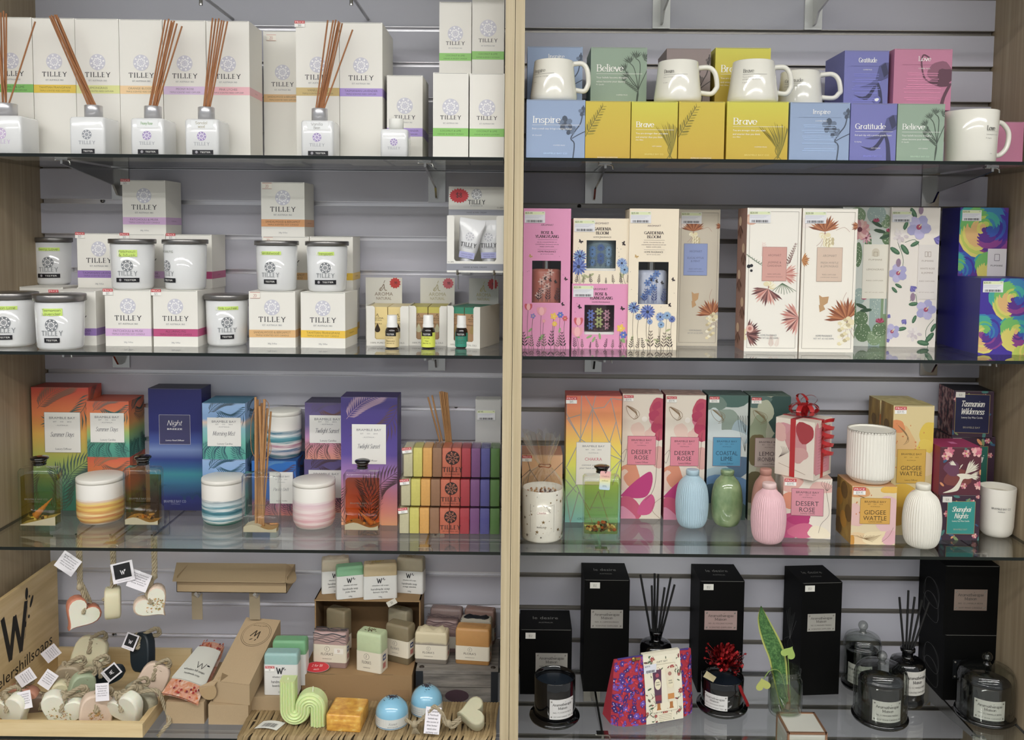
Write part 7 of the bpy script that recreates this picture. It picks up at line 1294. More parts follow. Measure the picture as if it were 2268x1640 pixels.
def bow():
    rm=M('#a00c14',.16,.75); c=P(1608,1463,Yc); t=T('gift_bow','shiny red foil pull bow sitting on the black candle cup','bow',(c.x,Yc,Z4+H+.001)); R_=random.Random(3); q=Mb(); z0=.034
    for k in range(120):
        a=R_.uniform(0,6.28); e=R_.uniform(-.2,1.45); L=R_.uniform(.026,.046); d=Vector((cos(a)*cos(e),sin(a)*cos(e),sin(e)*.95)); pd=d.orthogonal().normalized(); w_=.0022; vs=[];n=8
        for i in range(n+1): u=i/n; pt=Vector((0,0,z0-.01))+d*L*(1-abs(2*u-1)**1.6)*1.0+pd*(sin(pi*u*2)*.006)+Vector((0,0,.0)); s2=d.cross(pd).normalized(); pt.z=max(pt.z,.0015); vs+=[pt-s2*w_,pt+s2*w_]
        q.add(vs,[(2*i,2*i+1,2*i+3,2*i+2) for i in range(n)],rm,False)
    q.build('loops',t); q=Mb()
    for k in range(16):
        a=R_.uniform(0,6.28); e=R_.uniform(-.1,.9); d=Vector((cos(a)*cos(e),sin(a)*cos(e)*.9,sin(e))); o=Vector((0,0,z0-.008))+d*R_.uniform(.042,.052); r=.0036; o.z=max(o.z,.004)
        q.add([(o.x+r*(1 if j%2==0 else .45)*sin(j*pi/5),o.y,o.z+r*(1 if j%2==0 else .45)*cos(j*pi/5)) for j in range(10)],[tuple(range(10))],rm); q.tube([Vector((0,0,z0-.01)),o],.0004,rm,4)
    q.build('foil_stars',t)
    q=Mb(); pts=[(.018,-R-.001,.0),(.022,-R-.004,-.012),(.028,-R-.003,-.024),(.033,-R-.006,-.034),(.036,-R-.003,-.044)]; vs=[]
    for x,y,z in pts: vs+=[(x-.003,y,z),(x+.003,y-.001,z+.001)]
    q.add(vs,[(2*i,2*i+1,2*i+3,2*i+2) for i in range(4)],rm); q.build('ribbon_tail',t)
    q=Mb(); q.add([(-.052,-R*.5,.006),(-.034,-R*.8,.001),(-.024,-R*.45,.004),(-.042,-R*.2,.012)],[(0,1,2,3)],M('#b8ad84',.4)); q.add([(-.052,-R*.5,.0063),(-.034,-R*.8,.0013),(-.024,-R*.45,.0043),(-.042,-R*.2,.0123)],[(3,2,1,0)],M('#b8ad84',.4)); q.build('gold_card',t)
bow()
# glass domes
def dome(lab,x0,x1,ytop,yk,yb,lu=0.,lines=('NO. 13 | MANDARIN TANGELO','SOY WAX CANDLE')):
    yf=Pz((x0+x1)/2,yb,Z4).y; R=(x1-x0)/2/F*(yf-CAM.y+.055); Yc=yf+R*.95; R=(x1-x0)/2/F*(Yc-CAM.y); p=P((x0+x1)/2,1540,Yc); H=P((x0+x1)/2,ytop,Yc).z-Z4; Hk=P((x0+x1)/2,yk,Yc).z-Z4
    t=T('glass_dome_candle',lab,'candle',(p.x,Yc,Z4),0,'candles under glass domes'); g=M('#060607',.06,coat=.7); dg=glass('#f8faf8',1.5,rim=.2)
    q=Mb(); q.lathe([(R*.86,0),(R*.97,.001),(R,.005),(R*.99,.009),(R*.9,.010)],g,48); q.build('base_plate',t)
    rc=R*.79; hc=H*.70; q=Mb(); q.lathe([(rc*.97,.0102),(rc,.014),(rc,hc-.001),(rc*.97,hc),(rc*.94,hc-.012),(.001,hc-.012)],g,44,cap1=False); q.build('cup',t)
    c=Cv(.09,hc); plaque(c,.045+lu-.030,hc*.17,.045+lu+.030,hc*.70,M('#cfccc4',.35),lines,1); q=Mb(); c.emit(q,cylfn(rc,-.045,0,.0003)); q.build('label',t)
    q=Mb(); rd=R*.94; kr=.0105; pr=[(rd,.0105),(rd,H-.030),(rd*.985,H-.022),(rd*.93,H-.012),(rd*.8,H-.005),(rd*.5,H-.001),(.008,H+.001)]; q.lathe([tuple(v) for v in crom(pr,3)],dg,56,cap0=False,cap1=False); q.lathe([(rd-.003,.0105),(rd-.003,H-.030),(rd*.9,H-.014),(rd*.5,H-.004),(.006,H-.002)],dg,48,cap0=False,cap1=False); q.build('glass_dome',t)
    q=Mb(); z=H+.001; pr=[(.009,z),(.0065,z+.003),(.006,z+.006)]+[(kr*sin(a),z+.006+kr*.9-kr*cos(a)) for a in [.6+j*.32 for j in range(8)]]+[(.0005,z+.006+kr*1.9)]; q.lathe(pr,glass('#e4e6e2',1.5,rim=.2),28); q.build('knob',t)
dome('black candle under a clear glass dome, front one right of the plant',1888,2012,1470,1450,1622,-.002)
dome('black candle under a glass dome standing behind the front one, its left side hidden',1862,1950,1402,1384,1539,-.02)
dome('black candle under a clear glass dome at the right wall',2118,2247,1472,1450,1618,-.013,('NO. 12 | VANILLA BEAN','SOY WAX CANDLE'))
# patterned pouch with paper sleeve
def pouch():
    A=Pz(1352,1604,Z4); B=Pz(1533,1572,Z4); w=(B-A).length; ang=math.atan2(B.y-A.y,B.x-A.x); H=P(1445,1440,(A.y+B.y)/2+.02).z-Z4; t=T('cosmetic_pouch','red and purple paisley pouch in a floral paper sleeve','pouch',((A.x+B.x)/2,(A.y+B.y)/2,Z4),ang)
    pm=M('#b01c34',.75,bump=.5,bs=500); hw=w/2; dd=.022
    def hwf(v): return hw*(1.0-.07*max(0,v/H)**1.3)
    def yf(v,u=0): return -dd*(1-max(0,v/H)**1.5)*(1-.3*(u/hw)**2)-.002
    n=22; m_=22; vs=[];vb=[]
    for j in range(m_+1):
        v=H*j/m_
        for i in range(n+1): u=(-1+2*i/n)*hwf(v); vs.append((u,yf(v,u)*(1-abs(2*i/n-1)**8),v)); vb.append((u,dd*2*.9-yf(v,u)*0-(v/H)*dd*1.6+.0,v))
    q=Mb(); f=[(j*(n+1)+i,j*(n+1)+i+1,(j+1)*(n+1)+i+1,(j+1)*(n+1)+i) for j in range(m_) for i in range(n)]; q.add(vs,f,pm,True); q.add(vb,[tuple(reversed(x)) for x in f],pm,True)
    N=n+1; al=vs+vb; o=len(vs); q.add(al,[(j*N,(j+1)*N,o+(j+1)*N,o+j*N) for j in range(m_)]+[(j*N+n,o+j*N+n,o+(j+1)*N+n,(j+1)*N+n) for j in range(m_)]+[tuple([m_*N+i for i in range(N)]+[o+m_*N+i for i in reversed(range(N))]),tuple([i for i in reversed(range(N))]+[o+i for i in range(N)])],pm)
    c=Cv(2*hw,H); R_=random.Random(8); pu=[M('#4a2a86',.7),M('#3a1f6c',.7),M('#6a4ab0',.7)]; rd=M('#d0283a',.7)
    for k in range(420): 
        x,y=R_.random()*2*hw,R_.random()*H*.97; r=R_.uniform(.003,.0075); a=R_.random()*6
        if k%4==0: daisy(c,x,y,r,7,pu[k%3],M('#c9b8e0',.7),2,.6)
        elif k%4==3: c.ell(x,y,r*.7,r*.3,rd,3,8,a)
        else: c.ell(x,y,r,r*.5,pu[k%3],1,9,a); c.ell(x+cos(a)*r,y+sin(a)*r,r*.4,r*.3,pu[k%3],1,7,a+1); c.ell(x,y,r*.4,r*.16,rd,2,6,a)
    def fp(u,v,o):
        uu=(u-hw)*hwf(v)/hw; return (uu,yf(v,uu)*(1-min(1,abs((u-hw)/hw))**8)-.0009-o,v)
    c.emit(q,fp); q.build('pouch_body',t)
    # sleeve
    s0,s1=-hw*.28,hw*.62; sw=s1-s0; q=Mb(); cm=M('#e6dfc6',.5); n2=8; rows=20; vs=[]
    for j in range(rows+1):
        v=.001+(H+.004)*j/rows
        for i in range(n2+1): u=s0+sw*i/n2; vs.append((u,yf(min(v,H),0)-.0028,v))
    q.add(vs,[(j*(n2+1)+i,j*(n2+1)+i+1,(j+1)*(n2+1)+i+1,(j+1)*(n2+1)+i) for j in range(rows) for i in range(n2)],cm); q.box(s0,s1,-.003,.004,H+.0035,H+.005,cm); q.box(s0,s1,.003,.0042,H*.2,H+.0045,cm)
    c=Cv(sw,H); fl=[M('#5d6a4c'),M('#8a3038'),M('#3f5a3a'),M('#6a3f3a')]
    for k in range(90):
        x,y=R_.random()*sw,R_.random()*H
        if .2*sw<x<.82*sw and .19*H<y<.78*H: continue
        r=R_.uniform(.002,.005)
        if k%7==0: daisy(c,x,y,r*1.3,7,M('#a84a4a'),M('#d9b070'),2,.6)
        else: c.ell(x,y,r,r*.35,fl[k%4],1,8,R_.random()*3)
        if k%3==0: c.line(crom([(x,y),(x+r*2,y+r),(x+r,y+r*3)]),.0006,fl[2],1)
    c.rect(sw*.17,H*.17,sw*.84,H*.86,M('#e9e0c4',.5),3); c.frame(sw*.17,H*.17,sw*.84,H*.86,.0005,M('#a8977a'),4); c.rect(sw*.3,H*.02,sw*.72,H*.14,M('#e9e0c4',.5),3)
    for k in range(4): c.rect(sw*.33,H*(.115-.025*k),sw*.68,H*(.12-.025*k),M('#8a7f6a'),4)
    for x,cc,c2 in ((.34,'#5a3550','#8a2f44'),(.68,'#e3d8bc','#cf8a3c')):
        c.poly([(sw*(x-.12),H*.79),(sw*(x+.12),H*.79),(sw*(x+.08),H*.3),(sw*(x-.08),H*.3)],M(cc),4); c.rect(sw*(x-.04),H*.23,sw*(x+.04),H*.3,M('#b5702c'),4); c.poly([(sw*(x-.06),H*.2),(sw*(x+.06),H*.2),(sw*(x+.04),H*.235),(sw*(x-.04),H*.235)],M('#b5702c'),4); c.rect(sw*(x-.085),H*.34,sw*(x+.085),H*.42,M(c2),5); c.ell(sw*x,H*.58,sw*.085,H*.08,M('#e6dcba'),6,18); c.text('HAND',sw*x,H*.61,H*.022,INK,7,wd=sw*.1); c.text('CREAM',sw*x,H*.575,H*.022,INK,7,wd=sw*.11); c.ell(sw*x,H*.71,sw*.05,H*.03,M('#a8485a' if x<.5 else '#b07a6a'),5,10)
    c.rect(sw*.25,H*.87,sw*.78,H*.93,M('#e9e0c4'),4); c.text('GIFT SET',sw*.5,H*.90,H*.025,INK,5,wd=sw*.3)
    c.emit(q,lambda u,v,o:(s0+u,yf(min(v,H),0)-.0030-o,v)); q.build('paper_sleeve',t)
    q=Mb(); q.tube([(-hw*.86,.0,H+.0005),(hw*.86,.0,H+.0005)],.0022,M('#3f2a78',.6),6); q.build('zip',t); q=Mb(); q.lathe([(.001,0),(.0045,.0002),(.0045,.001),(.001,.0012)],M('#a8843a',.3,.8),14); q.box(-.003,.014,-.0022,.0022,0,.001,M('#a8843a',.3,.8)); q.build('zip_pull',t,(-hw*.5,-.006,H-.001),(1.3,0,-.1)); 
    c=Cv(.06,.06); q=Mb(); c.rect(0,0,.028,.018,M('#e0e2ea'),0); barcode(c,.005,.001,.02,.005); c.text('$29.95',.008,.0145,.003,INK,1); c.emit(q,lambda u,v,o:(s0-.001+u,yf(H*.78)-.0042-o,H*.76+v)); q.build('price_sticker',t)
pouch()
# cutting jar
def plantjar():
    yf=Pz(1740,1598,Z4).y; Yc=yf+.033; R=38/F*(Yc-CAM.y); p=P(1739,1540,Yc); H=P(1739,1480,Yc).z-Z4; t=T('glass_plant_jar','screw top glass jar of water holding leaf cuttings','jar',(p.x,Yc,Z4)); g=glass('#f6faf6',1.7,rim=.15)
    q=Mb(); q.lathe([(R*.8,0),(R*.95,.003),(R,.01),(R,H*.72),(R*.95,H*.8),(R*.84,H*.85),(R*.84,H*.88),(R*.9,H*.89),(R*.88,H*.91),(R*.86,H*.93),(R*.9,H*.95),(R*.88,H)],g,44,cap1=False); q.lathe([(R*.75,.004),(R*.9,.008),(R*.93,H*.7),(R*.8,H*.84),(R*.82,H)],g,40,cap1=False); q.build('glass_jar',t)
    q=Mb(); q.lathe([(R*.74,.005),(R*.9,.01),(R*.91,H*.62)],glass('#dfe8d4',1.2),40); q.build('water',t)
    o=Vector(t.location); Q=lambda x,y,dy=0.:P(x,y,Yc+dy)-o
    lf=ramp([(.35,'#2f5a2a'),(.5,'#3f6f34'),(.65,'#5c8a45')],'n',.4,noise=0,ns=5,stretch=(1,1,12)); ye=M('#b9c25a',.4)
    L=[(1748,1592,5),(1737,1560,10),(1728,1500,17),(1722,1460,20),(1712,1430,22),(1700,1400,19),(1690,1370,12),(1686,1344,1)]
    def leaf(L,m,k,name,off):
        q=Mb(); vs=[]; pts=crom([tuple(Q(x,y,off)) +(w_/F*1.8,) for x,y,w_ in L],4)
        for a in pts: w_=a[3]*k; vs+=[(a[0]-w_,a[1],a[2]),(a[0],a[1]+.003,a[2]),(a[0]+w_,a[1]-.001,a[2])]
        n=len(pts); fs=[]
        for i in range(n-1): fs+=[(3*i,3*i+1,3*i+4,3*i+3),(3*i+1,3*i+2,3*i+5,3*i+4)]
        vb=[(x,y+.0012,z) for x,y,z in vs]; q.add(vs,fs,m,True); q.add(vb,[tuple(reversed(f)) for f in fs],m,True); q.build(name,t)
    leaf(L,ye,1.0,'leaf_margin',.0035); leaf(L,lf,.78,'sword_leaf',.0015)
    def heart(x,y,s_,m,rot,name,stem):
        q=Mb(); c=Q(x,y,-.012); pts=[]
        for k in range(28): a=2*pi*k/28; r=s_*(1.05-.55*abs(sin(a/2))**.3*0-.0); X=16*sin(a)**3; Z=13*cos(a)-5*cos(2*a)-2*cos(3*a)-cos(4*a); pts.append((X/17*s_,Z/17*s_))
        c_,d_=cos(rot),sin(rot); vs=[(c.x+a*c_-b*d_,c.y+.12*b,c.z+a*d_+b*c_) for a,b in pts]; q.add(vs,[tuple(range(28))],m); q.add([(a,b+.0008,e) for a,b,e in vs],[tuple(reversed(range(28)))],m); q.build(name,t)
        q=Mb(); q.tube(crom(stem,5),.0011,M('#7f9a4a',.5),6); q.build('stem',t)
    lm=M('#a3bf58',.35,var=.15,bs=60); heart(1747,1447,.0165,lm,2.7,'round_leaf',[tuple(Q(1745,1452,-.011)),tuple(Q(1747,1490,0)),tuple(Q(1750,1540,0)),(.01,0,.012)]); heart(1690,1518,.0165,M('#b9bf5c',.4),pi+.25,'yellow_leaf',[tuple(Q(1692,1504,-.011)),tuple(Q(1706,1486,-.01)),tuple(Q(1728,1490,0)),(.003,0,.04),(.009,0,.012)])
    q=Mb(); q.tube(crom([(.006,0,.008),(.009,.002,.03),(.006,.0,.06)],4),[.005]*3+[.0035]*3+[.002]*3,M('#8a5a3a',.7),7)
    for k in range(8): q.tube(crom([(.006,0,.012),(.006+.01*cos(k),.008*sin(k*2),.008),(.006+.014*cos(k*1.3),.012*sin(k*2),.007+.002*(k%3))],3),.0006,M('#7a5a36',.7),4)
    q.build('roots',t)
plantjar()
# on the shelf below: white and copper display box
def lowbox():
    z=Z4-.381; x0,x1=P(1746,1625,-.27).x,P(1830,1625,-.27).x; zt=P(1788,1625,-.27).z; t=T('display_cube','white box edged in copper standing on the shelf below','box',((x0+x1)/2,-.27,z)); w=x1-x0; h=zt-z; d=.075
    q=Mb(); q.box(-w/2,w/2,0,d,0,h,M('#c9c8bd',.4)); q.build('body',t); q=Mb(); cm=M('#a87a5a',.3,.6); e=.002
    for x in (-w/2,w/2): q.box(x-e,x+e,-e,e,0,h+e,cm); q.box(x-e,x+e,d-e,d+e,0,h+e,cm); q.box(x-e,x+e,0,d,h-e,h+e,cm)
    q.box(-w/2,w/2,-e,e,h-e,h+e,cm); q.box(-w/2,w/2,d-e,d+e,h-e,h+e,cm); q.build('copper_edges',t)
lowbox()
# ======== bottom shelf, left bay ========
PINE=woodm('#c9aa72','#d6bb86','#e0c898',.5,(3,3,40),2.2); PINEX=woodm('#cdb07a','#dcc28c','#e4cd9c',.5,(2.2,30,30),1.6); PINEY=woodm('#c4a66e','#d3b57e','#dec394',.5,(30,2.2,30),1.6)
HEMP=M('#a8997a',.85,var=.25,bs=400)
KR=M('#b09670',.8,bump=.15,bs=700,var=.10); KRD=M('#7f6745',.85,var=.1,bs=300)
xa=P(125,1243,-.03).x-.009; xb=P(318,1603,-.295).x
def crate():
    t=T('soap_crate','open pine crate with a tall printed side board, full of roped soaps','crate',(xa,-.3,Z4)); w=xb-xa; d=.272; hl=P(150,1603,-.3).z-Z4; hb=P(270,1435,-.03).z-Z4
    zt=P(125,1243,-.03).z-Z4
    q=Mb(); q.box(0,.009,0,d,0,zt,PINEY); c=Cv(d,zt); ik=M('#17130f',.6)
    # burnt emblem and address on the inner face (u runs front to back)
    U=lambda px,py:(lambda p:(p.y+.3,p.z-Z4))(Px(px,py,xa+.009)); u0,_z=U(4,1400); u1,_z=U(61,1380); H=.092; z0=U(37,1457)[1]+.010; uw=u1-u0
    c.pen('W',(u0+u1)/2,z0+.044,H,ik,1,th=.15,tn=.03,serif=True,wd=uw); u0=u1-.098; z0=z0-.014+.0
    c.line(crom([(u0+.085,z0+.03),(u0+.097,z0+.08),(u0+.098,z0+.112)]),.0012,ik,1)
    for x,z,rx,ry,a in ((.097,.122,.013,.0055,1.5),(.115,.098,.013,.0045,1.05),(.088,.088,.004,.0035,0),(.107,.112,.003,.003,0),(.103,.07,.0035,.004,0),(.086,.062,.0095,.006,1.9)): c.ell(u0+x,z0+z,rx,ry,ik,2,14,a)
    e1=U(115,1412); c.text('wheelershillsoaps',e1[0]-.14,U(60,1478)[1]+.016,.0245,ik,1,wd=.28)
    c.emit(q,lambda u,v,o:(.009+o,u,v)); q.build('side_board',t)
    q=Mb(); q.box(w-.011,w,0.012,d-.009,0,hl,PINEY); q.build('side_board',t); q=Mb(); q.box(.0095,w,0,.0115,0,hl,PINEX); q.build('front_board',t); q=Mb(); q.box(.0095,w-.0,d-.0085,d,0,hb,PINEX); q.build('back_board',t); q=Mb(); q.box(.0095,w-.0115,.012,d-.009,.0005,.006,PINEX); q.build('base_board',t)
crate()
def heartpts(s,n=30):
    o=[]
    for k in range(n):
        a=2*pi*k/n; o.append((16*sin(a)**3/17*s,(13*cos(a)-5*cos(2*a)-2*cos(3*a)-cos(4*a)+2)/17*s))
    return o
def roundpts(sx,sz,n=20,p=3.2): return [(sx*abs(cos(a))**(2/p)*(1 if cos(a)>0 else -1),sz*abs(sin(a))**(2/p)*(1 if sin(a)>0 else -1)) for a in [2*pi*k/n for k in range(n)]]
def tagcard(w,h,dark=False,lines=5):
    q=Mb(); q.box(-w/2,w/2,-.0003,.0003,-h,0,M('#e9e4e8',.5)); c=Cv(w,h)
    if dark: c.rect(w*.12,h*.2,w*.88,h*.92,M('#121214'),1); c.pen('W',w*.5,h*.5,h*.22,M('#e9e4e8'),2,th=.15,tn=.04); c.ell(w*.62,h*.58,w*.02,w*.05,M('#e9e4e8'),2,8,-.4); c.text('wheelershillsoaps',w*.5,h*.1,h*.05,GREY,1,wd=w*.6)
    else:
        for i in range(lines): c.text(('Rose Geranium','& Patchouli','handmade soap','olive coconut oil','shea butter','natural colour','and hemp cord')[i%7],w*.5,h*(.84-.13*i),h*.07,M('#4a4650'),1,wd=w*(.75-.07*(i%3)))
    c.emit(q,lambda u,v,o:(u-w/2,-.0003-o,v-h)); return q
SOAPM={'w':M('#e6e5d2',.42,sub=.3,var=.04,bs=30),'c':M('#d3cba6',.45,sub=.2),'p':M('#d8bfa8',.5,var=.08,bs=60),'s':M('#a8a288',.55,var=.3,bs=260),'n':M('#1d2830',.4),'g':M('#a3b08e',.5,var=.12,bs=80),'b':M('#a8977a',.5,var=.1,bs=60),'m':M('#9cc49a',.5),'o':M('#c98a70',.5),'br':M('#7d6858',.55)}
FLW=[M('#a8742c',.8),M('#8a8a4a',.8),M('#c99a4a',.8)]
def ropesoap(lab,px,py,Y,size,kind,shape,rot,tg=None,rp=None,cord=None,fl=False,hang=False,th=.023,m2=None,tagrot=0.,nm='roped_soap',grp='roped soaps in the crate',tsz=(.027,.034),trot=None):
    p=P(px,py,Y); t=T(nm,lab,'soap',p,0,grp); m=SOAPM[kind]
    q=Mb(); s=size/2
    if shape=='heart': pts=heartpts(s)
    else: pts=roundpts(s*shape[0],s*shape[1])
    q.ext(pts,-th/2,th/2,m,m2 or m,bev=.004)
    if fl:
        c=Cv(s*2,s*2); R=random.Random(int(px)); 
        for k in range(46): a=R.random()*6.28; r=s*.5*R.random()**.6; c.ell(s+r*cos(a),s*.95+r*sin(a)*.8,R.uniform(.001,.0028),R.uniform(.0006,.0012),FLW[k%3],1+k%3,6,R.random()*3)
        c.emit(q,lambda u,v,o:(u-s,-th/2-o*2-.0002,v-s))
    e=Matrix.Rotation(rot[2],4,'Z')@Matrix.Rotation(rot[0],4,'X')@Matrix.Rotation(rot[1],4,'Y'); q.xf(e); q.build('soap',t)
    top=e@Vector((0,0,s*.55)); top2=e@Vector((0,-th/2-.003,s*.2))
    q=Mb()
    if hang:
        z1=hang; q.rope([top2,top+Vector((0,-.004,.012)),(0.001,0,s+.028),(.0,0,z1)],.0042,HEMP); q.rope([top2+Vector((.002,th+.006,0)),top+Vector((.004,.004,.012)),(.005,0,s+.03),(.005,.001,z1)],.0036,HEMP); q.lathe([(.002,0),(.0065,.004),(.006,.011),(.002,.015)],HEMP,8,.002,0,s+.012)
    else:
        R=random.Random(int(px*3+py)); k=R.uniform(-1,1); r=.022 if rp is None else rp
        pts=crom([top2,tuple(top+Vector((.0,-.006,.010))),tuple(top+Vector((.014*k,-.004,.020))),tuple(top+Vector((.014*k+r,0.0,.030))),tuple(top+Vector((.014*k+r*1.1,.006,.014))),tuple(top+Vector((.008*k,.004,.009))),tuple(top+Vector((-.012,0,.016))),tuple(top+Vector((-.006,-.004,.004)))],5)
        q.rope(pts,.0052,HEMP); kk=top+Vector((0,-.006,.011)); q.lathe([(.001,-.006),(.0055,-.003),(.006,.002),(.002,.006)],HEMP,7,kk.x,kk.y,kk.z)
        if cord: q.rope(crom([tuple(kk)]+[tuple(P(x,y,yy)-p) for x,y,yy in cord],5),.0042,HEMP)
    for k in range(6): a=k*1.05; q.tube([top+Vector((0,-.005,.012)),top+Vector((.014*cos(a),-.008,.008+.012*sin(a)))],.0006,HEMP,4)
    q.build('hemp_rope',t)
    if tg:
        q=tagcard(*tsz,dark=tg=='d'); q.xf(Matrix.Rotation(tagrot,4,'Y')@Matrix.Rotation(-.2,4,'X') if trot is None else trot)
        q.build('paper_tag',t,tuple(P(hangtag[0],hangtag[1],Y-.012)-p) if (hangtag:=ropesoap.tag) else tuple(top+Vector((.01,-.010,.02))))
    return t
ropesoap.tag=None
def rs(tagpos,*a,**k): ropesoap.tag=tagpos; return ropesoap(*a,**k)
F1,F2,F3=-.262,-.215,-.165
rs((52,1532),'white heart soap at the front left corner of the crate, tag behind its rope',32,1575,F1,.089,'w','heart',(.25,-.35,-.25),tg='t',tagrot=-.25)
rs(None,'white heart soap with a patch of dried flowers at the front of the crate',136,1575,F1,.093,'w','heart',(.2,.45,.2),fl=True)
rs((226,1514),'pale pink round-edged soap with petals at the crate front, large white tag behind',213,1577,F1,.073,'p',(.85,1.15),(.1,.1,.5),tg='t',tagrot=-.1,fl=True)
rs(None,'white heart soap at the front right corner of the crate, long rope over the side',286,1573,F1,.089,'w','heart',(.3,-.5,-.3),cord=[(330,1530,F1+.01),(352,1535,F1+.01),(366,1570,F1+.02),(376,1598,F1+.01),(366,1612,F1),(350,1632,F1)],rp=.012)
rs(None,'speckled grey cream soap behind the front right heart',312,1549,F2,.066,'s',(1.2,.85),(.1,.3,-.5))
rs(None,'peach cream rounded soap at the right side of the crate',336,1512,F3,.071,'p',(.85,1.15),(-.2,.5,.3))
rs((272,1538),'sage green speckled soap in the middle of the crate',180,1530,F2,.066,'g',(.75,1.15),(.1,.2,.6),tg='t',tagrot=.5)
rs((118,1490),'cream yellow heart soap in the middle left of the crate',143,1543,F2+.004,.071,'c','heart',(.1,.6,.3),tg='t',tagrot=.6)
rs((262,1478),'dark navy bar soap lying across the middle of the crate',232,1500,F3,.07,'n',(1.2,.45),(.1,-.35,.1),tg='d',tagrot=.9)
rs((296,1405),'dark navy soap standing at the crate back, looped rope and black tag',316,1444,-.115,.075,'n',(.7,1.1),(-.2,-.2,-.4),tg='d',tagrot=.35)
rs((128,1436),'cream rounded soap at the back left of the crate',198,1452,-.115,.073,'c',(.95,1.1),(-.2,.3,.2),tg='t',tagrot=.9)
rs(None,'beige soap block in the middle left of the crate, behind the sage one',155,1503,F3,.064,'b',(.85,1.0),(.1,0,.1))
rs(None,'mint green soap peeking out behind the pale pink one',245,1578,F2+.005,.06,'m',(.9,1.1),(0,0,.1))
rs((74,1490),'salmon pink soap by the printed board of the crate',50,1545,F2,.064,'o',(1.,.8),(.1,.3,.1),tg='t',tagrot=1.)
rs(None,'brown soap between the two front left hearts',92,1572,F2+.004,.064,'br',(.9,1.),(0,.4,.2))
# three soaps hanging from prongs
def hanging():
    Y=-.2
    for i,(lab,px,py,sz,k,sh,rot,fl,m2,tp,dk,tr) in enumerate((
        ('hanging heart soap with a coral back layer, leftmost of the three on cords',176,1362,.078,'w','heart',(0,.7,.6),False,M('#c97a5c',.5),(163,1232),'t',.6),
        ('hanging cream soap seen edge on, under a black square tag',250,1335,.062,'c',(.75,1.02),(0,-.08,-1.2),True,None,(268,1246),'d',-.25),
        ('hanging pale heart soap with dried flowers on its face, rightmost of the three',341,1337,.076,'w','heart',(.0,-.7,.4),True,M('#d8bfa8',.5),(316,1268),'t',.35))):
        p=P(px,py,Y); zt=-.012-p.z
        ropesoap.tag=tp; t=ropesoap(lab,px,py,Y,sz,k,sh,rot,tg=dk,fl=fl,m2=m2,hang=zt,th=.026 if i!=1 else .03,tagrot=tr,nm='hanging_soap',grp='soaps hanging on cords',tsz=(.042,.036) if i!=1 else (.046,.040))
        q=Mb(); q.tube([(p.x+.003,0,-.011),(p.x+.003,Y-.008,-.011),(p.x+.003,Y-.012,-.004)],.0022,CH,8); q.box(p.x-.012,p.x+.018,-.004,-.0006,-.022,-.008,CH); tag(q.build('display_hook'),'chrome prong under the shelf carrying the %s hanging soap'%('left','middle','right')[i],'hook','prongs for the hanging soaps')
hanging()
# kraft sleeve hung on two hooks
def sleeve():
    Y=-.12; x0,x1=P(391,1300,Y).x,P(635,1300,Y).x; z0=P(510,1313.5,Y).z; z1=P(510,1289.5,Y).z; w=x1-x0; t=T('kraft_sleeve','long kraft card box with a raised flap hung on two chrome hooks','box',((x0+x1)/2,Y,z0)); h=z1-z0; dd=.075
    q=Mb(); q.box(-w/2,w/2,0,.0012,0,h,KR); q.box(-w/2,w/2,0,dd,0,.0012,KR); q.box(-w/2,-w/2+.0012,0,dd,0,h+.012,KR); q.box(w/2-.0012,w/2,0,dd,0,h+.012,KR); q.box(-w/2,w/2,dd-.0012,dd,0,h+.012,KR); q.build('tray',t)
    # flap: folds from the back top forward and down over the front
    zf=P(510,1289,Y-.012).z-z0; zb_=P(510,1248,Y+dd).z-z0; xf0,xf1=P(382,1289,Y-.012).x-(x0+x1)/2,P(631,1289,Y-.012).x-(x0+x1)/2; xb0,xb1=P(391,1249,Y+dd).x-(x0+x1)/2,P(634,1249,Y+dd).x-(x0+x1)/2
    q=Mb(); v=[(xf0,-.012,zf),(xf1,-.012,zf),(xb1,dd,zb_),(xb0,dd,zb_)]; v2=[(a,b,c-.0012) for a,b,c in v]; q.add(v+v2,[(0,1,2,3),(7,6,5,4),(4,5,1,0),(5,6,2,1),(6,7,3,2),(7,4,0,3)],KR); q.build('lid_flap',t)
    q=Mb(); pts=[(0,0)]+[(.026*sin(a),.026*(1-cos(a))) for a in [k*pi/10 for k in range(1,10)]]+[(0,.052)]; A=Vector(v[1]); B=Vector(v[2]); u=(B-A)/(B-A).length; n_=Vector((1,0,-.45)).normalized(); vs=[A+u*(y/.052*(B-A).length)+n_*x for x,y in pts]; q.add(vs,[tuple(range(len(vs)))],KR); q.add([p_+Vector((0,0,-.001)) for p_ in vs],[tuple(reversed(range(len(vs))))],KR); q.build('side_ear',t)
    for px in (473,594):
        x=P(px,1325,0.0).x-(x0+x1)/2; za=P(px,1338,-.004).z-z0; q=Mb(); q.box(x-.0115,x+.0115,dd*.2,dd*.2+.001,za*.9,0,M('#9a8a6e',.8)); q.build('hanging_tab',t)
    for px in (441,570): x=P(px,1311,Y).x; zz=z0-.004; q=Mb(); q.tube([(x-.006,0,zz+.0),(x,Y-.006,zz),(x+.002,Y-.014,zz+.001),(x-.001,Y-.019,zz+.009)],.0036,M('#d4d4d4',.22,.6),10); q.box(x-.02,x+.012,-.004,-.0006,zz-.012,zz+.006,CH); tag(q.build('display_hook'),'chrome hook under the %s part of the kraft sleeve'%('left' if px==441 else 'right'),'hook','hooks under the kraft sleeve')
sleeve()
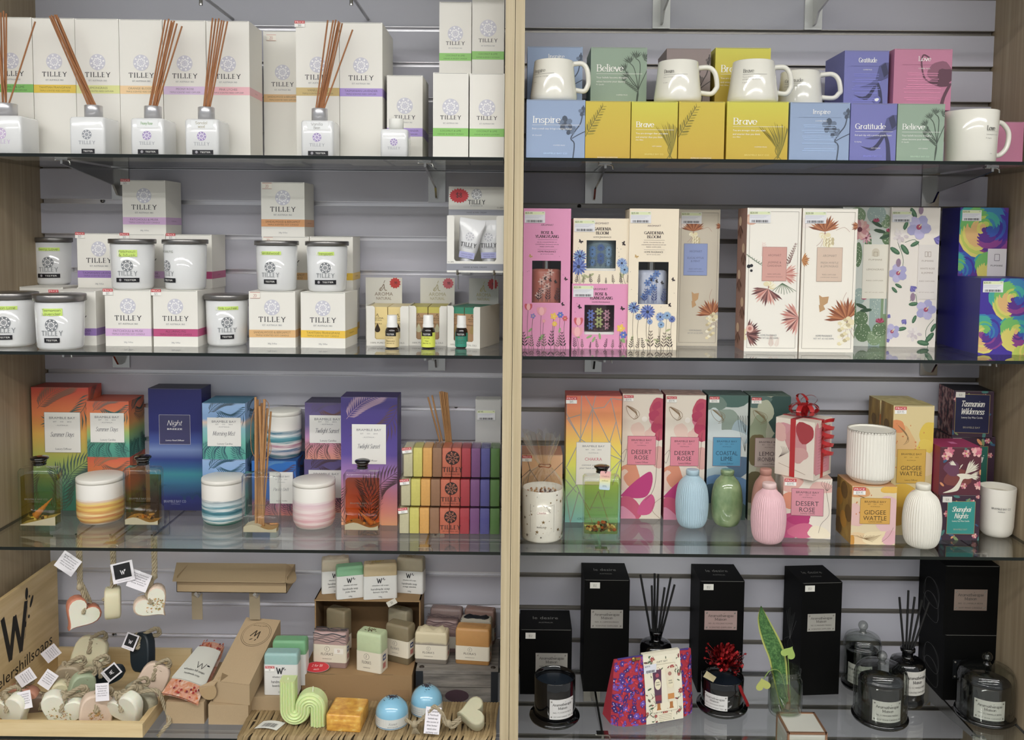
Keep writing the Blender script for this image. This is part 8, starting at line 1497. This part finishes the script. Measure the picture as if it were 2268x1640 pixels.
# kraft boxes
def kbox(lab,x0,x1,yt,yb,d,rot=0,zb=Z4,Y=None,zt=None,m=None):
    b=BX(lab,x0,x1,yt,zb,d,yb=yb,Y=Y,rot=rot,zt=zt,name='kraft_box',group='plain kraft boxes',m=m or KR); return b
k1=kbox('plain kraft box beside the crate, under the orange packet',368,452,1556,1603.5,.17).done()
k2=kbox('plain kraft box under the tilted W emblem box',461.5,550,1562,1606,.17).done()
k3=kbox('plain kraft box under the wrapped blue and green soaps',557,650,1545,1593,.14); c=k3.cv('top'); c.ell(.055,.062,.03,.03,M('#4a3c28'),1,28); c.ell(.055,.062,.0293,.0293,KR,2,28); c.line([(.035,.045),(.07,.05)],.0008,M('#4a3c28'),3); k3.put(c,'top'); k3.done()
def tiltbox():
    # long kraft mailer resting on the lower box, its far end propped up
    A=P(468.5,1561,k2.Y+.002); B=P(555,1561,k2.Y+.002); z0=k2.top+.0005; w=(B.x-A.x); h=.044; L=.165
    t=T('kraft_mailer','long kraft mailer box with a round W emblem, far end raised, flap ear open','box',(A.x+w/2,k2.Y+.004,z0),(0,0,-.16)); tilt=.42
    ct,st=cos(tilt),sin(tilt)
    def tr(x,y,z): return (x,y*ct-z*st*0,z+y*st)
    q=Mb(); q.box(-w/2,w/2,0,L,0,h,KR); q.v=[tr(*v) for v in q.v]; c=Cv(w,L); ik=M('#3a2f20'); 
    cx,cy=w*.52,L*.74; c.ell(cx,cy,.032,.032,ik,1,34); c.ell(cx,cy,.0313,.0313,KR,2,34); c.ell(cx,cy,.0285,.0285,ik,3,34); c.ell(cx,cy,.0279,.0279,KR,4,34); c.pen('W',cx,cy,.017,ik,5,th=.16,tn=.04,wd=.02,rot=pi*.92); c.ell(cx-.006,cy-.014,.004,.0012,ik,5,8,.5); c.ell(cx+.004,cy-.015,.003,.0012,ik,5,8,1.)
    c.text('wheelers hill soaps - handmade',cx,cy+.0225,.0028,ik,5,wd=.03); c.emit(q,lambda u,v,o:tr(u-w/2,v,h+o)); q.build('box',t)
    q=Mb(); q.add([tr(-w*.30,-.0004,h),tr(w/2,-.0004,h-.002),tr(-w*.36,.02,h+.0006)],[(0,1,2)],KRD); q.build('slot',t)
    q=Mb(); pts=[(0,.0),(.008,.016),(.0,-.012+.0)]; r=.021; vs=[(-w/2-.008+.9*r*cos(a),-.006-.002*sin(a),h-.018+r*1.0*sin(a)) for a in [pi*.9+k*pi*1.3/14 for k in range(15)]]+[(-w*.34,.008,h+.006)]
    q.add(vs,[tuple(range(len(vs)))],M('#b09468',.8)); q.add([(a,b+.001,c) for a,b,c in vs],[tuple(reversed(range(len(vs))))],KR); q.build('flap_ear',t)
tiltbox()
def packet():
    z=k1.top+.001; t=T('soap_packet','slim packet in orange floral paper with a white sleeve, lying on kraft boxes','packet',(0,0,0)); 
    a=[P(358,1537,k1.Y-.006),P(438,1562,k1.Y-.012),P(497,1433,-.05),P(453,1424,-.045)]
    def lp(u,v,o=0): p=(a[0]*(1-u)+a[1]*u)*(1-v)+(a[3]*(1-u)+a[2]*u)*v; return (p.x,p.y,p.z+o+.004*sin(pi*u))
    q=Mb(); om=ramp([(.35,'#c9562e'),(.45,'#e0a890'),(.55,'#d98a5c'),(.65,'#e6c8b4')],'n',.45,ns=5); n=6
    for o,rv in ((0.006,False),(-.010,True)):
        vs=[lp(i/n,j/n,o*(1 if 0<j<n else .2)) for j in range(n+1) for i in range(n+1)]; q.add(vs,[tuple(reversed(f)) if rv else f for f in [(j*(n+1)+i,j*(n+1)+i+1,(j+1)*(n+1)+i+1,(j+1)*(n+1)+i) for j in range(n) for i in range(n)]],om,True)
    c=Cv(1,1); R=random.Random(5)
    for k in range(40):
        v=R.choice([R.uniform(0,.20),R.uniform(.86,1)]); c.ell(R.random(),v,.03,.02,M(('#b02a2a','#8a2a3a','#d9702c')[k%3]),1,8)
    c.emit(q,lambda u,v,o:lp(u,v,.0064+o)); q.build('floral_paper',t)
    q=Mb(); vs=[lp(-.01+1.02*i/4,.22+.62*j/4,.0085) for j in range(5) for i in range(5)]; sm=M('#dfdfd3',.5); q.add(vs,[(j*5+i,j*5+i+1,(j+1)*5+i+1,(j+1)*5+i) for j in range(4) for i in range(4)],sm,True); vs=[(x,y,z_-.002) for x,y,z_ in vs]; q.add(vs,[tuple(reversed((j*5+i,j*5+i+1,(j+1)*5+i+1,(j+1)*5+i))) for j in range(4) for i in range(4)],sm)
    c=Cv(1,1); c.pen('W',.62,.5,.10,INK,1,th=.18,tn=.05,wd=.34,rot=0); c.ell(.85,.53,.05,.012,INK,1); c.text('wheelers hill soaps',.5,.40,.035,INK,1,wd=.7); c.text('handmade soap',.5,.33,.03,INK,1,wd=.5)
    c.emit(q,lambda u,v,o:lp(u,v,.0088+o)); q.build('white_sleeve',t)
packet()
# soap bars in paper bands
def bar(lab,x0,x1,yt,yb,zb,col,band,d=.028,rot=0.,Y=None,kind='w',top=None,bz=(.0,.72),fl=None,swirl_=None,wavy=0.,dh=1.0,price=None,grp='banded soap bars',foot=False,ym=None,bcol='#dcdad6'):
    mid=(x0+x1)/2; Y=Y if Y is not None else Pz(mid,yb,zb).y; ym=ym or (yt+yb)/2; a,b_=P(x0,ym,Y).x,P(x1,ym,Y).x; w=(b_-a)/max(.6,cos(rot)) ; h=(P(mid,yt,Y).z-zb)*dh; cx=(a+b_)/2-sin(rot)*d/2; cy=Y+d/2*cos(rot)
    w=w-abs(sin(rot))*d*.6; t=T('soap_bar',lab,'soap',(cx,cy,zb),rot,grp); m=col if not isinstance(col,str) else M(col,.5,var=.08,bs=90,sub=.1); hw=w/2; q=Mb()
    n=12; R=random.Random(int(x0*7)); 
    q.loft([(0,hw-.002,d/2-.002,.003),(.002,hw,d/2,.004),(h-.006,hw,d/2,.004),(h-.001,hw-.0015,d/2-.0015,.004),(h,hw-.004,d/2-.004,.004)],m,3)
    if wavy or swirl_:
        vs=[];nn=16;mm=6; tm=M(top,.55,var=.15,bs=150) if isinstance(top,str) else (top or m)
        for j in range(mm+1):
            for i in range(nn+1): u=i/nn; v=j/mm; e=min(1,6*min(u,1-u))*min(1,4*min(v,1-v)); vs.append((-hw+.001+(2*hw-.002)*u,-d/2+.001+(d-.002)*v,h-.0028+e*(.003+wavy*(.5+.5*sin(u*17+v*5)*cos(v*7+u*6)))))
        q.add(vs,[(j*(nn+1)+i,j*(nn+1)+i+1,(j+1)*(nn+1)+i+1,(j+1)*(nn+1)+i) for j in range(mm) for i in range(nn)],tm,True)
    c=Cv(w,h)
    if swirl_:
        sm=M(swirl_,.5)
        for k in range(5): y=h*(.95-.05*k); c.line(crom([(-w*.05+w*.16*j,y+h*.028*sin(j*1.9+k*1.3)+h*.012*R.uniform(-1,1)) for j in range(8)]),.0009+.0012*(k==0),sm,1)
        c.emit(q,lambda u,v,o:(u-hw,-d/2-o,v)); c=Cv(w,d)
        for k in range(7): y=d*R.random(); c.line(crom([(0,y),(w*.3,d*R.random()),(w*.6,d*R.random()),(w,y)]),.0014,sm,1)
        c.emit(q,lambda u,v,o:(u-hw,-d/2+v,h+.0022+wavy*.8+o))
    if fl:
        c=Cv(w,d)
        for k in range(40): c.ell(w*R.gauss(.42,.12),d*R.gauss(.5,.16),R.uniform(.001,.0025),.0009,M(fl if k%3 else '#8a7a3a'),1+k%3,6,R.random()*3)
        c.emit(q,lambda u,v,o:(u-hw,-d/2+v,h+o))
    q.build('soap',t)
    z0,z1=h*bz[0]+.0004,h*bz[1]; e=.0005; q=Mb(); bm=M(bcol,.5); q.loft([(z0,hw+e,d/2+e,.0045),(z1,hw+e,d/2+e,.0045)],bm,4,cap=False); c=Cv(w,h); x=w/2; bh=z1-z0; ym_=(z0+z1)/2
    if band=='W':
        c.pen('W',x-.002,z0+bh*.80,bh*.2,INK,1,th=.18,tn=.05); c.ell(x+.0065,z0+bh*.88,.0028,.0009,INK,1,8,1.2); c.ell(x+.009,z0+bh*.84,.002,.0008,INK,1,8,.8); c.text('wheelers hill soaps',x,z0+bh*.6,bh*.06,INK,1,wd=w*.5); c.text('handmade soap',x,z0+bh*.44,bh*.09,INK,1,wd=w*.56); c.text(kind,x,z0+bh*.31,bh*.08,INK,1,wmax=w*.5); c.text('100g',x,z0+bh*.1,bh*.06,INK,1)
    else:
        im=M('#6d6258'); c.ell(x*.86,z0+bh*.76,bh*.15,bh*.15,im,1,18); c.ell(x*.86,z0+bh*.76,bh*.135,bh*.135,bm,2,18); c.pen('F',x*.86,z0+bh*.76,bh*.14,im,3,th=.15,tn=.06); c.text("FLORA'S",x*.86,z0+bh*.47,bh*.15,im,1,wd=w*.36); c.text('HANDMADE SOAP',x*.86,z0+bh*.2,bh*.05,im,1,wd=w*.28)
        if price: c.rect(w*.64,z0+bh*.5,w*.92,z0+bh*.82,M('#e6dfd2'),2); c.pen(price,w*.78,z0+bh*.67,bh*.14,M('#a86a50'),3,th=.08,tn=.08,serif=False)
    c.emit(q,lambda u,v,o:(u-hw,-d/2-e-o,v))
    if band=='F':
        c=Cv(d,h); c.rect(d*.25,z0+bh*.56,d*.62,z0+bh*.84,M('#2a3f7a'),1); c.rect(d*.25,z0+bh*.16,d*.62,z0+bh*.44,M('#b87068'),1); blob(c,d*.43,z0+bh*.7,d*.12,bh*.06,bm,2,2); c.line([(d*.75,z0+bh*.15),(d*.75,z0+bh*.8)],.0005,GREY,1); c.emit(q,lambda u,v,o:(hw+e+o,-d/2+u,v))
    q.build('paper_band',t)
    if price and band=='W':
        c=Cv(.03,.02); c.rect(0,0,.019,.011,M('#f0eee8'),0); c.rect(0,.006,.019,.011,RED,1); c.text('PRICE',.0095,.0085,.003,WHT,2,wd=.016); c.pen(price,.0095,.003,.0035,INK,2,th=.07,tn=.07,serif=False); q=Mb(); c.emit(q,lambda u,v,o:(-hw+.003+u,-d/2-e*2-.0008-o,z1-.0135+v)); q.build('price_sticker',t)
    return t
bar('blue green soap in a white band with a price tag, standing on the kraft box',584.5,659,1449,1528,k3.top+.0003,'#8fb5b0','W',d=.03,kind='lavender & lime',price='$8',Y=k3.Y+.008,bz=(0,.74),grp='two wrapped soaps on the kraft box')
bar('bright green soap in a white band behind the blue green one',603,677,1421,1510,k3.top+.0003,'#6fa878','W',d=.03,kind='yuzu lime',Y=k3.Y+.048,bz=(0,.70),grp='two wrapped soaps on the kraft box')
# wicker tray
def wicker():
    x0,x1=P(560,1600,-.22).x,PL-.004; y0,y1=-.318,-.185; z0=Z4; h=.018; t=T('wicker_tray','flat woven wicker tray along the front of the left shelf','tray',((x0+x1)/2,(y0+y1)/2,z0)); W_=x1-x0; D_=y1-y0
    wm=M('#a38a5c',.7,var=.25,bs=120); wm2=M('#8c744a',.75,var=.2,bs=120); q=Mb(); q.box(-W_/2+.006,W_/2-.004,-D_/2+.006,D_/2,.001,h-.005,M('#4a3b26',.9)); q.build('core',t)
    q=Mb(); n=80; R=random.Random(2)
    for i in range(n):
        x=-W_/2+.004+(W_-.012)*i/(n-1); s=.0035*R.uniform(-1,1); a=.004
        pts=[(x-.006+s,-D_/2-.0015,.003),(x-.003+s,-D_/2-.0005,h*.8),(x+s*.5,-D_/2+.006,h),(x+.002,-D_/2+.02,h+.0004),(x+.004-s,-D_/2+.05,h-.0005 if i%2 else h+.0006),(x+.004,D_/2-.03,h),(x+.006,D_/2,h)]
        vs=[]; 
        for p_ in crom(pts,3): vs+=[(p_[0]-.0030,p_[1],p_[2]-.0009),(p_[0]-.0014,p_[1],p_[2]+.0004),(p_[0]+.0016,p_[1],p_[2]+.0004),(p_[0]+.0032,p_[1],p_[2]-.0009)]
        m=len(vs)//4; q.add(vs,[(4*j+k,4*j+k+1,4*j+k+5,4*j+k+4) for j in range(m-1) for k in range(3)],wm if i%3 else wm2,True)
    o=q.build('upright_strands',t); q=Mb()
    for y,zz in ((-D_/2+.012,h-.0018),(-D_/2+.055,h-.0018),(-D_/2+.095,h-.0018)):
        q.tube([(-W_/2+.004,y,zz),(W_/2-.005,y,zz)],.0022,wm2,6)
    q.tube([(-W_/2+.001,-D_/2,.006),(-W_/2-.0,0,.008),(-W_/2+.003,D_/2,.008)],.004,wm,6); q.tube([(-W_/2+.002,-D_/2,.014),(-W_/2+.001,0,.015),(-W_/2+.004,D_/2,.015)],.0036,wm2,6); q.build('cross_strands',t); return z0+h+.0012
ZW=wicker()
# kraft display stand, two steps
def stand():
    b=BX('stepped kraft display box with an open upper compartment','x' and 0,1,0,Z4,.1) if 0 else None
    Y=-.178; x0,x1=P(668,1540,Y).x,P(912,1540,Y).x; w=x1-x0; h1=P(790,1496,Y).z-Z4; Yu=-.087; h2=P(815,1329,Yu).z-Z4; t=T('kraft_display','stepped kraft display box with an open upper compartment, soaps on both levels','display box',((x0+x1)/2,Y,Z4)); KW=M('#9c7a4e',.8,bump=.12,bs=700,var=.08); KI_SHADE=M('#7a5d38',.85,var=.08,bs=200)  # inner kraft faces darker: the hollow's shade is put into their colour
    q=Mb(); q.box(-w/2,w/2,0,.172,0,h1,KW); c=Cv(w,h1); c.rect(w*.085,h1*.5,w*.22,h1*.52,KRD,1); c.rect(w*.0,h1*.34,w*.12,h1*.56,M('#94724a',.8),1); c.rect(w*.82,h1*.34,w*.98,h1*.56,M('#94724a',.8),1); c.emit(q,lambda u,v,o:(u-w/2,-o,v)); c=Cv(w,.05); c.rect(w*.14,.001,w*.3,.003,KRD,1); c.rect(w*.66,.001,w*.83,.003,KRD,1); c.emit(q,lambda u,v,o:(u-w/2,v,h1+o)); q.build('lower_step',t)
    q=Mb(); yu=Yu-Y; ux0,ux1=P(697,1340,Yu).x-(x0+x1)/2,P(931,1340,Yu).x-(x0+x1)/2; e=.0025
    q.box(ux0,ux0+e,yu,.172,h1,h2,KW); q.box(ux1-e,ux1,yu,.172,h1,h2,KW); q.box(ux0,ux1,.170,.1725,h1,h2,KI_SHADE); q.box(ux0,ux1,yu-.004,.172,h2-e,h2,KW); q.box(ux0+e,ux0+e*1.2,yu,.17,h1,h2-e,KI_SHADE)
    q.build('upper_compartment',t)
    q=Mb(); c=Cv(.2,.1); c.ell(.035,.018,.0265,.0150,RED,0,30); 
    for k in range(30): pass
    c.ell(.035,.018,.0265,.0150,M('#b3a3a0'),0,30); c.ell(.035,.018,.0255,.0142,RED,1,30); c.pen('2 for $8',.035,.022,.006,M('#e8c8c4'),2,th=.09,tn=.09,serif=False,sh=.1); c.pen('each',.035,.012,.005,M('#e8c8c4'),2,th=.09,tn=.09,serif=False)
    px=P(700,1485,Y+.01).x-(x0+x1)/2-.035; c.emit(q,lambda u,v,o:(u+px,.002+v*.9,h1+.0006+v*.35+o)); q.build('price_card',t)['label']='red oval handwritten price card'
    return Z4+h1,Z4+h2
zs1,zs2=stand()
e_=.0003
bar('pale marbled soap in a white band, leftmost on top of the kraft display',712,775,1240,1304,zs2+e_,'#c2b49c','W',d=.03,rot=.22,kind='patchouli & ylang',wavy=.004,top='#c9bda8',bz=(0,.66),Y=-.055)
bar('mint green soap in a white band on top of the kraft display',745,807,1256,1322,zs2+e_,'#7fb68a','W',d=.028,rot=.28,kind='yuzu lime',bz=(0,.72),Y=-.083)
bar('cream soap with yellow petals in a white band on top of the kraft display',805,880,1250,1322,zs2+e_,'#bfa981','W',d=.028,rot=.16,kind='lemon myrtle',fl='#b99a2c',bz=(0,.66),Y=-.084)
bar('grey cream soap with dried flowers in a white band, rightmost on the display',876,938,1238,1306,zs2+e_,'#aea287','W',d=.028,rot=-.14,kind='orange calendula',fl='#8a6f3a',bz=(0,.64),Y=-.052)
FB='#dcd2bc'
bar('olive marbled soap standing at the left inside the compartment',716,768,1352,1420,zs1+e_,'#8c7d5e','F',d=.028,rot=-.45,bz=(.05,.4),Y=-.075,bcol=FB,grp='cream banded soap bars')
bar('pale grey soap at the back right of the kraft compartment',853,905,1352,1420,zs1+e_,'#a89c80','F',d=.028,rot=-.5,bz=(.05,.4),Y=-.05,fl='#8a7a3c',bcol=FB,grp='cream banded soap bars')
bar('olive brown marbled soap at the right of the kraft display step',848,909,1386,1468,zs1+e_,'#857759','F',d=.032,rot=-.42,bz=(.18,.62),Y=-.125,bcol=FB,grp='cream banded soap bars')
bar('dusty pink soap with grey swirls in a cream band, front left of the display step',691.5,768,1402,1478,zs1+e_,'#b0908a','F',d=.026,rot=-.10,bz=(.16,.66),Y=-.150,swirl_='#3f4248',bcol=FB,price='$8',grp='cream banded soap bars')
bar('pale green soap with a tiny cord on top, front middle of the display step',784,848,1404,1488,zs1+e_,'#b9c79a','F',d=.034,rot=-.32,bz=(.0,.52),Y=-.165,bcol=FB,fl='#4a3026',grp='cream banded soap bars')
# grey weathered crate with soaps
def greybox():
    GW=woodm('#4f4b46','#77716a','#938c82',.85,(8,60,60),1.2); Y=Pz(1012,1563,Z4).y; x0,x1=P(921,1520,Y).x,P(1103,1520,Y).x; w=x1-x0; h=P(1012,1486,Y).z-Z4; d=.15; t=T('weathered_box','weathered grey wooden box turned upside down, black corners and oval plate','wooden box',((x0+x1)/2,Y,Z4)); q=Mb()
    q.box(-w/2,w/2,0,d,h-.008,h,GW); q.box(-w/2+.012,w/2-.012,.002,.01,h*.5+.0008,h-.0082,GW); q.box(-w/2+.012,w/2-.012,.002,.01,0,h*.5-.0008,GW); q.box(-w/2+.002,-w/2+.01,.006,d-.002,0,h-.0082,GW); q.box(w/2-.01,w/2-.002,.006,d-.002,0,h-.0082,GW); q.box(-w/2+.01,w/2-.01,d-.01,d-.002,0,h-.0082,GW); q.build('planks',t)
    for s in (-1,1): q=Mb(); m=M('#22262c',.6,.2); xa_=s*w/2; q.box(min(xa_,xa_-s*.015),max(xa_,xa_-s*.015),-.0008,.0012,0,h-.002,m); q.build('corner_strap',t); q=Mb(); q.lathe([(.0055,0),(.005,.0015),(.001,.002)],M('#2a2018',.5),16,s*(w/2-.011),.014,h); q.build('nail_head',t)
    q=Mb(); c=Cv(w,h); c.ell(w*.50,h*.26,w*.145,h*.18,M('#3c2630',.6),0,30); c.emit(q,lambda u,v,o:(u-w/2,.0016-o,v)); q.build('oval_plate',t); return Z4+h,Y
zg,Yg=greybox()
bar('mauve soap standing at the back left of the weathered box',951,1023,1350,1450,zg+e_,'#8f7874','F',d=.026,rot=-.12,Y=-.045,wavy=.002,top='#8a726e',bz=(.12,.5),bcol='#b8b0a0',grp='cream banded soap bars')
bar('rose brown soap at the back right of the weathered box',1026,1095,1352,1450,zg+e_,'#8c6c62','F',d=.026,rot=-.18,Y=-.042,wavy=.002,top='#8c6c62',bz=(.12,.5),bcol='#b8b0a0',grp='cream banded soap bars')
bar('mauve swirled soap in the second row on the weathered box',942,1014,1376,1462,zg+e_,'#8f7672','F',d=.026,rot=-.10,Y=-.085,wavy=.002,top='#8a716c',bz=(.14,.52),swirl_='#5f4a4c',bcol='#cfc8b8',grp='cream banded soap bars')
bar('soap with a black wavy top behind the orange one',1018,1088,1373,1460,zg+e_,'#a8a08e','F',d=.026,rot=-.12,Y=-.088,wavy=.005,top='#15171c',bz=(.14,.52),bcol='#cfc8b8',grp='cream banded soap bars')
bar('cream and grey soap with a wavy peaked top, front left on the weathered box',917,991,1402,1484,zg+e_,ramp([(0,'#8a8074'),(.55,'#948a7c'),(.62,'#c9bc98'),(1,'#cdbf9a')],'z',noise=.15,ns=3),'F',d=.034,rot=-.10,Y=-.139,wavy=.008,top='#cdbf9a',bz=(.15,.6),bcol=FB,grp='cream banded soap bars')
bar('orange ochre soap in a cream band, front right on the weathered box',1007,1085,1394,1484,zg+e_,'#c08a44','F',d=.034,rot=-.12,Y=-.141,wavy=.001,top='#b98340',bz=(.12,.52),bcol=FB,grp='cream banded soap bars')
# things on the wicker
def scandle():
    Y=-.293; s_=F/(Y-CAM.y); A=P(666,1627,Y); t=T('ribbed_candle','lime green ribbed candle bent like an S, two wicks','candle',(A.x,Y+.0,ZW)); o=Vector(t.location); m=M('#cfe09a',.5,sub=.3); pts=[]
    def pp(x,y): p=P(x,y,Y)-o; return (p.x,p.z)
    C1=pp(651,1579); C2=pp(681,1569); rr=17.6/s_
    L=pp(633.4,1514); pts=[(L[0],L[1]-(L[1]-C1[1])*k/5) for k in range(6)]
    for k in range(1,17): a=pi+pi*k/17*.98; pts.append((C1[0]+rr*cos(a),C1[1]+rr*sin(a)))
    C2=(C1[0]+2*rr,C1[1]+7/s_)
    for k in range(0,18): a=pi-pi*k/17; pts.append((C2[0]+rr*cos(a),C2[1]+rr*sin(a)))
    ze=.0005; pts+=[(C2[0]+rr,C2[1]-(C2[1]-ze)*k/6) for k in range(1,7)]
    hw=rr*.985; d=.032; prof=[(-hw,.0),(-hw,-d*.6)]
    nr=5
    for i in range(nr):
        for k in range(5): u=(i+k/4)/nr; prof.append((-hw+2*hw*u,-d*.72-.0032*sin(pi*k/4)-.006*sin(pi*u)))
    prof+=[(hw,-d*.6),(hw,0)]
    q=Mb(); vs=[]; N=len(prof)
    for i,(x,z) in enumerate(pts):
        a=pts[max(i-1,0)]; b=pts[min(i+1,len(pts)-1)]; l=math.hypot(b[0]-a[0],b[1]-a[1]); tx,tz=(b[0]-a[0])/l,(b[1]-a[1])/l; nx,nz=-tz,tx
        for u,y in prof: vs.append((x+nx*u,y+d,max(z+nz*u,.0)))
    q.add(vs,[(i*N+k,(i+1)*N+k,(i+1)*N+(k+1)%N,i*N+(k+1)%N) for i in range(len(pts)-1) for k in range(N)],m,False); q.add(vs[:N],[tuple(range(N))],m); q.add(vs[-N:],[tuple(reversed(range(N)))],m); q.build('wax_body',t)
    for x,z in ((pts[0][0],pts[0][1]),(C2[0]+.004,C2[1]+rr+hw-.002)): q=Mb(); q.tube([(x,d*.45,z-.003),(x+.0005,d*.45,z+(.004 if x<0 and z==pts[0][1] else .012))],.0011,M('#e8ead0',.6),6); q.build('wick',t)
scandle()
def amber():
    x0,x1=724,806; Y=Pz(765,1622,ZW).y; a,b=P(x0,1605,Y).x,P(x1-4,1605,Y).x; h=P(765,1585,Y).z-ZW; m=ramp([(.35,'#c98510'),(.5,'#dc9c1c'),(.62,'#e6ae2c'),(.7,'#eccb70')],'n',.35,ns=4,coat=.3); q=Mb(); q.loft([(0,(b-a)/2-.001,.033,.003),(.002,(b-a)/2,.034,.004),(h-.003,(b-a)/2,.034,.004),(h-.0008,(b-a)/2-.001,.033,.004),(h,(b-a)/2-.004,.031,.003)],m,4); tag(q.build('glycerine_soap',None,((a+b)/2,Y+.034,ZW),(0,0,-.08)),'square amber orange marbled soap lying on the wicker tray','soap')
amber()
def bomb(lab,x0,x1,yt,yb,zb,rot,Yc=None):
    Yf=Pz((x0+x1)/2,yb,zb).y; R=(x1-x0)/2/F*(Yf-CAM.y+.03); Yc=Yf+R*.85 if Yc is None else Yc; R=(x1-x0)/2/F*(Yc-CAM.y); p=P((x0+x1)/2,1580,Yc); t=T('bath_bomb',lab,'bath bomb',(p.x,Yc,zb),rot,'pale blue bath bombs'); H=R*1.62; m=M('#84c2e0',.4,coat=.5)
    q=Mb(); pr=[(R*.78,.001),(R*.93,.006),(R*.97,H*.33)]+[(R*.97*cos(a),H*.38+R*.97*sin(a)*.98) for a in [k*pi/2/9 for k in range(9)]]+[(.001,H*.38+R*.955)]; q.lathe(pr,m,44); Rn=random.Random(int(x0)); lm=M('#3a2f3c',.8)
    for k in range(46): a=Rn.random()*6.28; e=pi/2-abs(Rn.gauss(0,.22)); v=Vector((R*.98*cos(e)*cos(a),R*.98*cos(e)*sin(a),H*.38+R*.97*sin(e))); d=Vector((Rn.uniform(-1,1),Rn.uniform(-1,1),Rn.uniform(0,.5)))*.0028; q.tube([v-d,v+d+Vector((0,0,.001))],.0005,lm,4)
    q.build('bomb',t); q=Mb(); c=Cv(2*pi*R,H); c.rect(pi*R*.45,H*.02,pi*R*1.55,H*.40,M('#dedcd6',.4),0,n=22); ik=M('#55555c'); c.pen('Kismet',pi*R*1.12,H*.24,H*.09,ik,1,th=.08,tn=.04,sh=.2,serif=False); c.text('BATH BOMB',pi*R*1.12,H*.12,H*.035,ik,1,wd=R*.6)
    for k in range(3): c.text('lavender sea salt soak',pi*R*.75,H*(.3-.08*k),H*.028,GREY,1,wd=R*.7)
    if 'rear' in lab: c.rect(pi*R*1.28,H*.22,pi*R*1.5,H*.38,RED,2)
    c.emit(q,cylfn(R*.972,-pi*R,0,.0004)); q.build('label',t)
    q=Mb(); q.lathe([(R*.8,0),(R*.98,.0006),(R*1.0,.003),(R*.98,.0045)],M('#2a86b8',.3,coat=.4),40); q.build('base',t)
    q=Mb(); pr=[(R*1.01,.002),(R*1.01,H*.36)]+[(R*1.015*cos(a),H*.38+R*1.01*sin(a)) for a in [k*pi/2/9 for k in range(10)]]; q.lathe(pr,glass('#fbfdfd',1.4),44,cap0=False,cap1=False); q.build('clear_shell',t)
bomb('pale blue bath bomb in a clear dome, front one of two',830,906,1537,1617,ZW,-.2)
bomb('pale blue bath bomb in a clear dome, rear one by the weathered box',908,982,1513,1590,ZW,.3)
def heartend():
    p=Pz(1043,1627,ZW); Y=p.y+.018; c=P(1043,1601,Y); t=T('roped_soap','cream heart soap lying on the wicker tray, its rope and tag stretched to the left','soap',(c.x,Y,ZW+.0005)); q=Mb(); s=.031; pts=[(x,z) for x,z in heartpts(s)]; q.ext(pts,-.016,.016,M('#bdb898',.5,sub=.2,var=.06,bs=50),bev=.004); q.xf(Matrix.Translation((0,.004,.030))@Matrix.Rotation(-.95,4,'X')@Matrix.Rotation(1.45,4,'Y')); zmin=min(v[2] for v in q.v); q.v=[(x,y,z-zmin) for x,y,z in q.v]; q.build('soap',t); o=Vector(t.location)
    q=Mb(); A=lambda x,y:tuple(P(x,y,Y-.022)-o)
    q.rope(crom([A(1020,1590),A(1000,1604),A(986,1602),A(975,1576),A(962,1566),A(952,1575),A(938,1590),A(918,1604),A(898,1594)],5),.004,HEMP); q.rope(crom([A(1020,1596),A(1004,1612),A(992,1606),A(980,1580),A(968,1570)],5),.0035,HEMP); kx=A(918,1605); q.lathe([(.001,-.008),(.0065,-.003),(.007,.003),(.002,.008)],HEMP,8,*kx); kx=A(994,1603); q.lathe([(.001,-.008),(.006,-.003),(.006,.003),(.002,.007)],HEMP,8,*kx)
    for k in range(7): q.tube([A(918,1608),A(912+3*k,1626)],.0008,HEMP,4)
    q.build('hemp_rope',t); q=tagcard(.030,.049,lines=7); q.xf(Matrix.Rotation(.08,4,'Y')@Matrix.Rotation(-.25,4,'X')); q.build('paper_tag',t,A(961,1567))
heartend()
q=Mb(); c=Cv(.046,.030); c.rect(0,0,.046,.030,M('#dddcd4',.5),0,n=6); barcode(c,.010,.006,.028,.014,M('#4a4a4c'),1); a=Pz(594,1607,ZW+.001)
c.emit(q,lambda u,v,o:(u-.023+v*.25,v*.95-.012,.003*sin(pi*u/.046)+o)); q.xf(Matrix.Rotation(-.12,4,'Z')); tag(q.build('paper_label',None,(a.x,a.y-.004,ZW+.0008)),'loose white bar code label curled on the wicker tray','label')
# lone price ticket beside soaps on top of the display
q=Mb(); c=Cv(.022,.012); c.rect(0,0,.022,.012,M('#d6d0c2'),0); c.pen('$8',.011,.006,.005,M('#6a6258'),1,th=.08,tn=.08,serif=False); a=P(868,1312,-.092); c.emit(q,lambda u,v,o:(u-.011,-o,v-.006)); q.xf(Matrix.Rotation(-.5,4,'Y')); tag(q.build('price_ticket',None,(a.x,-.0945,zs2-.003)),'small white price ticket stuck below the cream petal soap on the kraft display','ticket')

# labels, stickers and small fittings belong to the part that carries them
SUB={'tester_label':('bottle','glass_jar'),'name_sticker':('bottle','glass_jar'),'price_sticker':('carton','clear_wrap','paper_sleeve','paper_band'),'label':('bottle','cup','bomb'),'knob':('glass_dome',),'stopper_ring':('stopper',),'zip_pull':('zip',),'price_star':('header_card',),'lettering':('glass_body',),'neck_ring':('glass_body',),'wick':('wax_body',),'printed_logo':('clear_wrap',),'flap_ear':('box',),'nail_head':('planks',)}
for o in list(COL.objects):
    k=o.name.split('.')[0]
    if o.parent and k in SUB:
        c=[x for x in o.parent.children if x.type=='MESH' and x.name.split('.')[0] in SUB[k]]
        if len(c)==1: o.parent=c[0]
